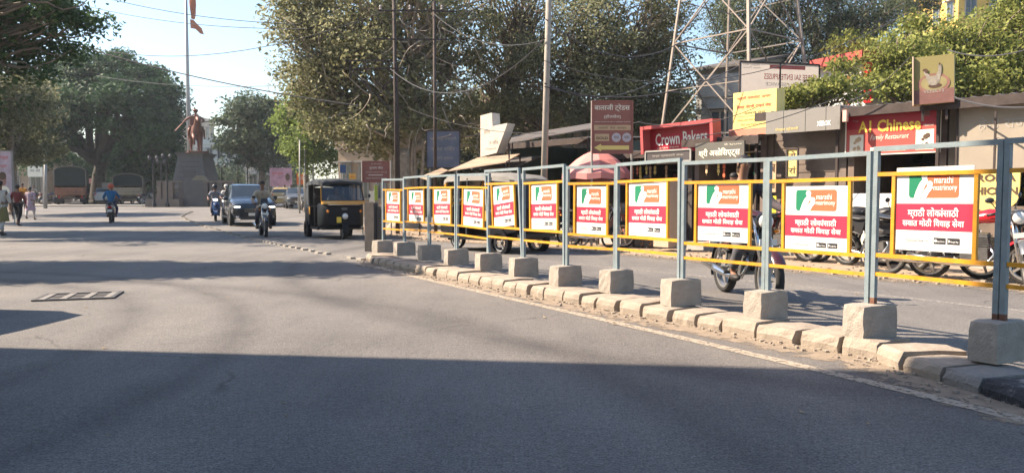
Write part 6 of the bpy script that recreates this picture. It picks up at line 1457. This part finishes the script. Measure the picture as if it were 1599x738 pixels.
# cars farther up
rz = R(104); p = along(GP(440, 323.0), rz, .8); car('pale yellow taxi hatchback seen from behind beyond the dark car', p, rz, TAXI, 'hatch')
rz = R(-70); p = along(GP(466, 326), rz, -1.8); car('small grey car coming on behind the auto rickshaw', p, rz, GRY, 'hatch', lit=False)
p = GP(474, 328); motorcycle('dark motorcycle just ahead of the small grey car', (p[0], p[1] - .5, p[2]), R(-70), BLKP)
# parked on the far left
rz = R(116); p = GP(90, 319.5); truck('tall hooded cargo truck parked left of the blue rider, seen from behind', (p[0], p[1] + 2.3, p[2]), rz, M('dark hood canvas', (.055, .065, .06), .9, 0, 3, .2), M('brown truck planks', (.19, .085, .05), .8, 0, 4, .3), 3.35)
rz = R(112); p = GP(184, 318.5); truck('smaller cream sided cargo truck parked nearer the statue, seen from behind', (p[0], p[1] + 2.3, p[2]), rz, M('grey hood canvas', (.10, .09, .08), .9, 0, 3, .2), M('cream truck planks', (.30, .24, .16), .8, 0, 4, .25), 2.75)
rz = R(116); p = GP(143, 318.5); car('small white car parked between the two trucks', (p[0], p[1] + 2.2, p[2]), rz, WHT, 'hatch', group='cars on the road')
p = GP(166, 318.5); t = thing('container_box', 'plain beige box container parked between the white car and the small truck', 'container', (p[0], p[1] + 2.4, p[2]), R(88))
MB().box((0, 0, 1.15), (2.8, 1.7, 1.6)).obj('box', M('beige box paint', (.36, .31, .24), .6, 0, 2, .12), t); MB().box((0, 0, .30), (2.6, 1.2, .14)).obj('chassis', DPOLE, t)
for a in (-.9, .9):
    for b in (-.7, .7): mk_wheel(t, (a, b, .26), .26, .14, 5)
for k, (a, b, an, pm, lab) in enumerate(((52, 318, 20, BLKP, 'parked black motorcycle behind the pedestrians, leftmost of its row'), (64, 318.5, 35, MRN, 'parked maroon motorcycle in the middle of the row behind the pedestrians'), (77, 318.5, 60, BLUB, 'parked blue motorcycle beside the hooded truck'), (229, 319, 70, GRY, 'silver motorcycle parked by the statue enclosure lamp post'))):
    p = GP(a, b); motorcycle(lab, p, R(an), pm, lean=R(6))
person('man in a white shirt sitting on the parked motorcycles behind the pedestrians', (GP(57, 318.5)[0], GP(57, 318.5)[1] - .3, GP(57, 318.5)[2]), R(-20), J_ride(), cloth('white shirt', (.52, .50, .47)), cloth('grey trousers', (.10, .10, .11)))
# vehicle behind the barrier: an auto rickshaw turned side on
fw_ = GP(727, 391.5); bw_ = GP(806, 394); rz = math.atan2(fw_[1] - bw_[1] + .55, fw_[0] - bw_[0]); 
rickshaw('dusty auto rickshaw with pale hood standing behind the barrier panels', (bw_[0] + math.cos(rz) * .75, bw_[1] + math.sin(rz) * .75 + .2, gz(0, bw_[1])), rz, roofm=M('pale dusty hood', (.20, .185, .165), .7, 0, 4, .15))
# motorcycle passing behind the barrier
rz = R(-84); p0 = G(1132, 455); p = (p0.x + math.cos(rz) * .62, p0.y + math.sin(rz) * .62, 0)
motorcycle('chrome piped motorcycle passing close behind the barrier toward the camera', p, rz, M('dark maroon paint', (.05, .012, .014), .3, .1, 5, .05, coat=.7), lean=R(0))
person('man in a dark jacket riding the motorcycle close behind the barrier', p, rz, J_ride(), cloth('dark jacket', (.05, .04, .045)), cloth('grey jeans', (.09, .09, .10)), sleeve=.95)
# parked motorcycles before the shops
for (a, b, an, pm, lab) in ((925, 388, -8, BLKP, 'black motorcycle parked side on below the brown signboard'), (1228, 408, -50, MRN, 'maroon motorcycle parked at the copy shop behind the barrier'), (1322, 414, -38, BLKP, 'black motorcycle parked before the restaurant, left one of the pair'), (1378, 421, -62, BLKP, 'black motorcycle parked before the restaurant, right one of the pair'), (1462, 436, -22, BLKP, 'dark motorcycle parked in front of the red one near the chicken shop'), (1535, 443, -50, REDB, 'shiny red motorcycle parked under the aroma chicken board'), (1612, 446, -118, GRY, 'grey motorcycle parked at the right edge with its mirror catching the sun')):
    p = GP(a, b); m_ = motorcycle(lab, (p[0] + .1, p[1] + .35, p[2]), R(an), pm, lean=R(7))
p = GP(940, 360); t = thing('carrier_bag', 'white carrier bag with black print hanging on the parked motorcycle', 'bag', (GP(940, 388)[0] + .15, GP(940, 388)[1] + .25, .62))
mb = MB(); mb.ell((0, 0, .12), (.11, .06, .15), 10, 7); mb.obj('bag', M('bag white', (.70, .66, .55), .7, 0, 12, .2), t, smooth=True); MB().tube([(-.05, 0, .22), (0, 0, .34), (.05, 0, .22)], .006, 5).obj('handle', TW, t)
# a man in the kiosk shade and seated figures
p = SH(1146, 300, .9); person('dim figure in a maroon shirt standing at the kiosk behind the barrier', (p.x, p.y, gz(0, p.y)), R(215), J_stand(), cloth('maroon shirt', (.12, .03, .03)), cloth('dark trousers', (.045, .04, .045)))
# pedestrians walking away on the left
wk = R(100)
p = GP(29, 353); person('man in a dark red checked shirt and black trousers walking away on the left', p, R(95), J_walk(1), cloth('dark red check', (.13, .025, .025), .4), cloth('black trousers', (.012, .012, .015)), sleeve=.9, scale=.97)
p = GP(48, 343); person('woman in a pale lilac dress walking beside the man in red', p, R(98), dict(J_walk(-1), bun=True), cloth('lilac dress', (.36, .27, .32)), cloth('white leggings', (.5, .48, .46)), sleeve=.7, skirt=(cloth('lilac dress', (.36, .27, .32)), .48, .25), scale=.93)
p = GP(2, 368); person('woman in white with an olive yellow scarf, cut by the left edge', p, R(90), dict(J_walk(1), bun=True), cloth('white kurta', (.46, .45, .42)), cloth('white leggings', (.5, .48, .46)), sleeve=.7, skirt=(cloth('olive kurta', (.17, .15, .06)), .45, .24), scarf=(cloth('olive yellow scarf', (.25, .21, .05)), [(-.14, .12, .15), (-.16, .10, -.2), (-.17, .08, -.55)]))
p = GP(14, 342); person('person in dark clothes walking ahead of the woman in white', p, R(95), J_walk(-1), cloth('dark kurta', (.06, .055, .06)), cloth('dark trousers', (.045, .04, .045)))
p = GP(36, 329); person('man in an orange shirt and white cap behind the man in red', p, R(-60), J_stand(), cloth('orange shirt', (.55, .24, .03)), cloth('grey trousers', (.10, .10, .11)), helmet=None, scale=1.05)
for (a, b, c_, lab) in ((445, 323, (.30, .04, .05), 'small distant person in red standing near the pink hoarding'), (455, 324, (.5, .48, .45), 'small distant person in white standing near the pink hoarding')):
    p = GP(a, b); person(lab, p, R(-90), J_stand(), cloth('shirt %d' % a, c_), cloth('dark trousers', (.045, .04, .045)))

# ================================================================== STATUE, ENCLOSURE, LAMPS, FLAG
ys_ = 63.0; c = Y(304, 300, ys_); cx = c.x - .62; zg = gz(0, ys_)
PL1 = M('plinth basalt', (.10, .095, .092), .85, 0, 1.5, .2, .4); PL2 = M('plinth sunlit side', (.36, .31, .23), .8, 0, 2, .12)  # the second, paler tone carries sunlight on the plinth's left side
t = thing('statue_plinth', 'tall tapering dark stone plinth under the equestrian statue', 'plinth', (cx, ys_ + 2, zg), R(0))
mpx = ys_ / F; zt = Y(304, 238, ys_).z - zg; zlow = Y(304, 290, ys_).z - zg
def frust(nm, w0, w1, z0, z1, d0, d1, m): 
    return MB().add([(-w0, -d0, z0), (w0, -d0, z0), (w0, d0, z0), (-w0, d0, z0), (-w1, -d1, z1), (w1, -d1, z1), (w1, d1, z1), (-w1, d1, z1)], [(0, 3, 2, 1), (4, 5, 6, 7), (0, 1, 5, 4), (1, 2, 6, 5), (2, 3, 7, 6), (3, 0, 4, 7)]).obj(nm, m, t)
wb_, wt_ = 27 * mpx, 18 * mpx
frust('body', wb_, wt_, zlow * .9, zt - .28, wb_ * 1.1, wt_ * 1.3, PL1); frust('cap', wt_ * 1.10, wt_ * 1.16, zt - .28, zt, wt_ * 1.4, wt_ * 1.45, PL1)
for s_ in (-1, 1):
    mb = MB(); 
    for a, b in ((-1.1, -1.1),): mb.add([(s_ * wb_ * .80, -wb_ * 1.10 - .05, zlow * .9), (s_ * (wb_ + .05), -wb_ * 1.1 - .05, zlow * .9), (s_ * (wt_ + .05), -wt_ * 1.3 - .05, zt - .28), (s_ * wt_ * .80, -wt_ * 1.3 - .05, zt - .28)], [(0, 1, 2, 3) if s_ > 0 else (3, 2, 1, 0)])
    mb.obj('corner_strip', PL1, t)
for s_ in (-1,):
    MB().add([(s_ * (wb_ + .03), -wb_ * 1.1, zlow * .9), (s_ * (wb_ + .03), wb_ * 1.1, zlow * .9), (s_ * (wt_ + .03), wt_ * 1.3, zt - .28), (s_ * (wt_ + .03), -wt_ * 1.3, zt - .28)], [(0, 1, 2, 3)]).obj('sunlit_side', PL2, t)  # left face only: sun on the stone painted in as a paler colour
frust('ledge', wb_ * 1.10, wb_ * 1.06, zlow * .9, zlow * .9 + .22, wb_ * 1.22, wb_ * 1.18, PL1); frust('ledge', wt_ * 1.22, wt_ * 1.26, zt - .12, zt + .02, wt_ * 1.5, wt_ * 1.55, PL1)
JT = M('stone joint', (.045, .042, .04), .9)
for k in range(1, 6):
    f = k / 6; wj = wb_ + (wt_ - wb_) * f; dj = wb_ * 1.1 + (wt_ * 1.3 - wb_ * 1.1) * f; zj = zlow * .9 + (zt - .28 - zlow * .9) * f
    MB().box((0, -dj, zj), (wj * 2 + .02, .03, .035)).obj('joint', JT, t)
fj = .45; MB().box((0, -(wb_ * 1.1 + (wt_ * 1.3 - wb_ * 1.1) * fj) - .03, zlow * .9 + (zt - .28 - zlow * .9) * fj), (1.0, .06, .62)).obj('plaque', M('plaque stone', (.055, .05, .05), .4), t)
frust('base', wb_ * 1.25, wb_ * 1.2, 0, zlow * .9, wb_ * 1.4, wb_ * 1.35, PL1)
t = thing('memorial_niche', 'small gabled pale stone shrine front set before the plinth', 'shrine', (Y(311, 300, ys_ - 1.5).x, ys_ - 1.5, zg))
zn = Y(311, 274, ys_ - 1.5).z - zg; MB().prism([(-.95, zn - .95), (.95, zn - .95), (.95, zn - .75), (.25, zn), (-.25, zn), (-.95, zn - .75)], 0, .5).obj('gable', M('shrine stone', (.22, .18, .12), .85, 0, 3, .15), t); MB().box((0, .3, (zn - .95) / 2), (1.7, .4, zn - .95)).obj('wall', PL1, t)
# enclosure wall round the statue
t = thing('statue_enclosure', 'low dark stone wall with square piers and openwork panels round the statue', 'wall', (0, 0, 0))
WST = M('enclosure stone', (.10, .085, .075), .9, 0, 2, .2, .4); WSP = M('enclosure coping', (.17, .135, .11), .85, 0, 3, .15)
def ex(px_, yy): return Y(px_, 300, yy).x
yy = 60.0; zt_ = Y(300, 285, yy).z; z0 = gz(0, yy)
def seg_(x0, x1, y0, y1, z1, nm='wall', m=WST, th=.3): MB().bar((x0, y0, (z0 + z1) / 2 - .05), (x1, y1, (z0 + z1) / 2 - .05), th, z1 - z0 + .1).obj(nm, m, t)
seg_(ex(247, yy), ex(352, yy), yy, yy, Y(300, 306, yy).z); seg_(ex(352, yy), ex(352, yy) + 1.2, yy, yy + 7, Y(300, 306, yy).z); seg_(ex(247, yy), ex(247, yy) - .8, yy, yy + 7, Y(300, 306, yy).z)
seg_(ex(285, yy), ex(322, yy), yy - .05, yy - .05, Y(300, 281.5, yy).z, 'centre_slab', PL1, .36)
for px_ in (250, 259, 268, 284, 322.5, 333, 345, 362): MB().box((ex(px_, yy - .06), yy - .06, (z0 + zt_) / 2), (.42 if px_ > 330 else .34, .42, zt_ - z0)).obj('pier', WST if px_ > 280 else WSP, t)
for a, b in ((250, 284), (322.5, 362)):
    MB().box(((ex(a, yy) + ex(b, yy)) / 2, yy, zt_ + .07), (ex(b, yy) - ex(a, yy) + .3, .5, .14)).obj('coping', WSP, t)
for a, b in ((251, 258), (260, 267), (269, 283), (334, 344), (346, 361)):
    x0, x1 = ex(a, yy), ex(b, yy); zl, zh = Y(300, 305, yy).z, Y(300, 288, yy).z
    if a < 300: MB().bar((x0, yy, zl), (x1, yy, zh), .06).bar((x0, yy, zh), (x1, yy, zl), .055).obj('lattice_panel', WSP, t)
    else: MB().box(((x0 + x1) / 2, yy, (zl + zt_) / 2), (x1 - x0, .1, zt_ - zl)).obj('lattice_panel', WST, t)
MB().box((ex(262, yy), yy - .5, z0 + .3), (2.6, 1.0, .6)).obj('step', WSP, t)
# bronze horse and rider
BRZ = M('copper bronze', (.15, .066, .046), .5, .4, 4, .2, .2, dirt=((.12, .06, .05), 3, .5))
sx, sy, sz = cx + .0, ys_ + 2, zg + zt
S_ = thing('equestrian_statue', 'copper coloured statue of a rider on a striding horse holding a sword low', 'statue', (sx, sy, sz), R(-62)); S_.scale = (1.55, 1.7, 1.5)
MB().box((0, 0, .05), (2.3, .9, .1)).obj('base', BRZ, S_)
Vh = [(-.55, 0, 1.22), (0, 0, 1.16), (.50, 0, 1.22), (.78, 0, 1.55), (.98, 0, 1.92), (1.20, 0, 1.86), (1.42, 0, 1.66), (-.80, 0, 1.22), (-1.02, 0, 1.0), (-1.10, 0, .55)]
Eh = [(0, 1), (1, 2), (2, 3), (3, 4), (4, 5), (5, 6), (0, 7), (7, 8), (8, 9)]; Rh = [(.30, .30), (.30, .32), (.29, .30), .19, .135, .115, .075, .15, .07, .05]
def leg_(root, pts, rs):
    par = root
    for p_, r_ in zip(pts, rs): Vh.append(p_); Rh.append(r_); Eh.append((par, len(Vh) - 1)); par = len(Vh) - 1
leg_(2, [(.52, .17, .95), (.56, .18, .58), (.52, .18, .18), (.60, .18, .12)], [.12, .075, .055, .07])
leg_(2, [(.62, -.17, .98), (.95, -.17, .82), (.86, -.17, .52), (.92, -.17, .44)], [.12, .075, .055, .07])
leg_(0, [(-.62, .18, .95), (-.52, .18, .66), (-.74, .18, .50), (-.66, .18, .16), (-.58, .18, .12)], [.16, .10, .07, .055, .07])
leg_(0, [(-.55, -.18, .95), (-.40, -.18, .64), (-.58, -.18, .48), (-.48, -.18, .16), (-.40, -.18, .12)], [.16, .10, .07, .055, .07])
link('horse', skin_mesh('horse', Vh, Eh, Rh, BRZ, 1), S_)
MB().bar((.55, 0, 1.55), (1.02, 0, 2.10), .05, .14).obj('mane', BRZ, S_)
for s_ in (-1, 1): MB().tube([(1.04, s_ * .05, 1.98), (1.03, s_ * .07, 2.10)], [.035, .008], 6).obj('ear', BRZ, S_)
JJ = dict(pel=(0, 0, 1.58), chest=(.02, 0, 1.95), neck=(.03, 0, 2.15), head=(.06, 0, 2.30), hipl=(.02, .14, 1.54), hipr=(.02, -.14, 1.54), knl=(.30, .34, 1.30), knr=(.30, -.34, 1.30), anl=(.22, .36, .90), anr=(.22, -.36, .90), toel=(.38, .38, .86), toer=(.38, -.38, .86),
          shl=(.02, .20, 2.07), shr=(.02, -.20, 2.07), ell=(.12, .40, 1.86), elr=(.02, -.46, 1.86), wrl=(.38, .20, 1.75), wrr=(.22, -.62, 1.66))
rd = person(None, (0, 0, 0), 0, JJ, BRZ, BRZ, metal=BRZ, sleeve=.95); rd.parent = S_; rd.name = 'rider'
for k in ('label', 'category'):
    if k in rd: del rd[k]
for ch in list(rd.children):      # keep the depth at thing > part > sub-part
    for g_ in list(ch.children): g_.parent = rd
MB().bar((.22, -.66, 1.62), (.55, -.98, 1.20), .05, .02).obj('sword', BRZ, S_)
MB().prism([(-.35, 1.3), (.1, 1.35), (.05, 2.05), (-.1, 2.1)], -.26, .26).obj('cloak', BRZ, S_)
MB().ell((.06, 0, 2.40), (.14, .13, .10), 12, 7).obj('turban', BRZ, S_, smooth=True)
MB().bar((-.2, .2, 1.78), (-.1, .88, 1.86), .05, .05).obj('scabbard', BRZ, S_)
MB().box((0, 0, 1.42), (.7, .66, .16)).obj('saddle_cloth', BRZ, S_)
# flagpole behind the plinth, with a saffron flag
yf = 68; a = Y(291.5, 300, yf); b = Y(296, 0, yf); t = thing('flagpole', 'very tall grey flagpole standing behind the statue', 'flagpole', (Y(293.5, 150, yf).x, yf, gz(0, yf)))
MB().tube([(0, 0, 0), (0, 0, 12), (0, 0, 21)], [.19, .15, .10], 14).obj('pole', M('flagpole grey', (.36, .36, .35), .5, .3, 3, .08), t, smooth=True); MB().lathe([(.001, -.1), (.7, -.1), (.7, .5), (.4, .7), (.3, .7)], (0, 0, 0.1), 'Z', 20).obj('base', PL1, t)
fl = MB(); c0 = Y(296, 40, yf); nn = 14
pts_top = [(0, 5.0), (.35, 5.2), (.8, 3.6), (.75, 2.1), (.35, 1.0), (.1, .5)]
FLG = M('saffron flag', (.40, .14, .08), .8, 0, 3, .1); translucent(FLG, .5)
def quadstrip(Lp, Rp, nm):
    mb = MB(); n = 10
    def ev(P_, f): k = f * (len(P_) - 1); i = min(int(k), len(P_) - 2); return Vector(P_[i]).lerp(Vector(P_[i + 1]), k - i)
    for i in range(n + 1):
        a_, b_ = ev(Lp, i / n), ev(Rp, i / n)
        for j in range(6): g = j / 5; p_ = a_.lerp(b_, g); mb.v.append((p_.x, p_.y + .16 * math.sin(g * 7 + i * .8), p_.z))
    for i in range(n):
        for j in range(5): o = i * 6 + j; mb.f.append((o, o + 1, o + 7, o + 6)); mb.m.append(0)
    return mb.obj(nm, FLG, tf, smooth=True)
tf = thing('flag', 'saffron flag hanging folded from the tall flagpole', 'flag', (Y(296, 40, yf).x, yf, 0))
zf = lambda py_: Y(296, py_, yf).z
quadstrip([(.12, -.1, zf(-30)), (.12, -.1, zf(30))], [(.5, -.1, zf(-30)), (.75, -.15, zf(10)), (.45, -.1, zf(31))], 'upper_fold')
quadstrip([(.12, -.1, zf(30)), (.15, -.1, zf(45))], [(.45, -.1, zf(31)), (.95, -.2, zf(44)), (1.35, -.25, zf(54))], 'lower_tail') if False else None
mb = MB(); q_ = [(.12, zf(31)), (.42, zf(32)), (.80, zf(40)), (1.12, zf(45)), (1.32, zf(55)), (.95, zf(53)), (.55, zf(46)), (.15, zf(45))]
mb.add([(x, -.12 - .06 * math.sin(x * 6), z) for x, z in q_], [(0, 1, 2, 7), (2, 6, 7), (2, 3, 6), (3, 4, 5, 6)]); mb.obj('lower_tail', FLG, tf)
# lamp posts round the enclosure
LPM = M('dark lamp post', (.035, .035, .038), .5, .4, 5, .2)
for px_, top, by, lab in ((240, 243, 319, 'dark ornamental lamp post at the left end of the statue enclosure'), (252, 249, 314, 'dark ornamental lamp post just inside the left corner of the enclosure'), (261, 240, 319, 'tallest dark lamp post in front of the enclosure steps'), (336, 254, 312, 'dark lamp post behind the scooter riders'), (347, 256, 311, 'short dark lamp post behind the enclosure, nearest the scooter'), (372, 249, 312, 'dark lamp post behind the roof of the dark car'), (387, 246, 312, 'dark lamp post right of the statue beside the white house')):
    yb = 59.0 if by > 316 else 68.0; b_ = Y(px_, 300, yb); z0 = gz(0, yb); h = Y(px_, top, yb).z - z0
    t = thing('lamp_post', lab, 'lamp post', (b_.x, yb, z0), 0, 'lamp posts round the statue')
    MB().lathe([(.16, 0), (.16, .25), (.09, .4), (.065, .8), (.05, h - .5), (.07, h - .45), (.04, h - .3), (.001, h - .2)], (0, 0, 0), 'Z', 12).obj('post', LPM, t, smooth=True)
    MB().bar((-.28, 0, h - .32), (.28, 0, h - .32), .04).obj('arm', LPM, t)
    for s_ in (-1, 1): MB().lathe([(.001, 0), (.07, .02), (.12, .16), (.09, .26), (.001, .32)], (s_ * .28, 0, h - .32), 'Z', 10).obj('lantern', M('lantern glass', (.10, .10, .10), .3), t, smooth=True)
# drain grate in the left carriageway
p = [G(48, 471), G(175, 470), G(166, 458), G(50, 459)]; A_, B_ = p[0], p[1]; rz = math.atan2(B_.y - A_.y, B_.x - A_.x); W_ = (B_ - A_).length; D_ = (p[3].y - p[0].y) * .95; rz += R(14); W_ *= .95
t = thing('drain_grate', 'square iron drain grating in three bays set into the left carriageway', 'drain grate', (A_.x, A_.y, 0.003), rz)
IR = M('dark iron', (.085, .078, .074), .6, .5, 8, .2); CPC = M('grate concrete', (.18, .168, .155), .9, 0, 8, .15)
for nm, c_, s_ in (('frame', (W_ / 2, .03, .008), (W_, .05, .016)), ('frame', (W_ / 2, D_ - .03, .008), (W_, .05, .016)), ('frame', (.03, D_ / 2, .0081), (.05, D_ - .11, .015)), ('frame', (W_ - .03, D_ / 2, .0081), (.05, D_ - .11, .015))): MB().box(c_, s_).obj(nm, IR, t)
for x in (.10, .36, .63, .90): MB().box((W_ * x, D_ / 2, .009), (W_ * .085, D_ - .12, .012)).obj('concrete_rib', CPC, t)
for y_ in (.24, .44, .58, .78): MB().box((W_ / 2, D_ * y_, .005), (W_ - .12, .05 if y_ in (.24, .78) else .03, .008)).obj('bar', IR, t)
MB().box((W_ / 2, D_ / 2, .002), (W_ * .97, D_ * .94, .003)).obj('slab', M('grate bed', (.16, .145, .13), .9, 0, 9, .2), t)
# parked van out of frame whose shadow reaches into the picture
car('white van like car parked off the left of the picture, only its shadow seen', (-8.1, 7.55, 0), R(176), WHT, 'mpv')

# ================================================================== AIR
HZ = bpy.data.materials.new('hazy air'); HZ.use_nodes = True; t_ = HZ.node_tree
for n_ in list(t_.nodes):
    if n_.type == 'BSDF_PRINCIPLED': t_.nodes.remove(n_)
pv = t_.nodes.new('ShaderNodeVolumePrincipled'); pv.inputs['Color'].default_value = (.88, .93, 1, 1); pv.inputs['Density'].default_value = .0005; pv.inputs['Anisotropy'].default_value = .2
t_.links.new(pv.outputs[0], [n_ for n_ in t_.nodes if n_.type == 'OUTPUT_MATERIAL'][0].inputs['Volume'])
hz = MB().box((0, 400, 15), (1900, 1100, 32)).obj('haze', HZ); tag(hz, 'thin pale air over the whole junction', 'haze', kind='stuff')

# dry leaves and scraps blown about the carriageways
mb = MB(); r_ = random.Random(77)
for i in range(240):
    x_, y_ = r_.uniform(-14, 6), r_.uniform(3.2, 30) ; a_ = r_.uniform(0, 6.3); l_ = r_.uniform(.010, .035); z_ = gz(0, y_) + .006
    u_ = Vector((math.cos(a_), math.sin(a_), 0)) * l_; v_ = Vector((-math.sin(a_), math.cos(a_), 0)) * l_ * .5; c_ = Vector((x_, y_, z_)); up_ = Vector((0, 0, l_ * .35))
    mb.add([c_ - u_ + up_, c_ + v_, c_ + u_ + up_ * .6, c_ - v_], [(0, 3, 2, 1)])
tag(mb.obj('litter', M('dry leaf litter', (.22, .17, .11), .9, 0, 3, .5)), 'dry leaves and small scraps scattered over the asphalt', 'litter', kind='stuff')

for k, (a, b, sg, lab) in enumerate((((1085, 214, 15.6), (1310, 152, 14.2), .10, 'slack cable drooping along the kiosk and copy shop roofs'), ((995, 190, 18.0), (1180, 168, 16.2), .22, 'slack cable from the bakery sign to the copy shop roof corner'), ((1325, 158, 14.6), (1420, 90, 13.8), .12, 'thin cable rising to the rooster box sign'), ((640, 170, 24.5), (1000, 190, 18.6), .5, 'low cable running from the twin pole to the bakery sign'), ((850, 95, 18.5), (1420, 20, 16), .9, 'long cable from the concrete pole passing above the shops'))):
    wire(lab, Y(*a), Y(*b), sg, .009)
p = SH(1010, 300, .75); person('shopkeeper in a pale checked shirt standing at the stall under the bakery sign', (p.x, p.y, gz(0, p.y)), R(230), J_stand(), cloth('pale checked shirt', (.40, .38, .34), .3), cloth('grey trousers', (.10, .10, .11)))
p = SH(1415, 300, .55); person('man in a mustard shirt standing in the restaurant doorway behind the parked motorcycles', (p.x, p.y, gz(0, p.y)), R(205), J_stand(), cloth('mustard shirt', (.34, .22, .06)), cloth('dark trousers', (.045, .04, .045)))
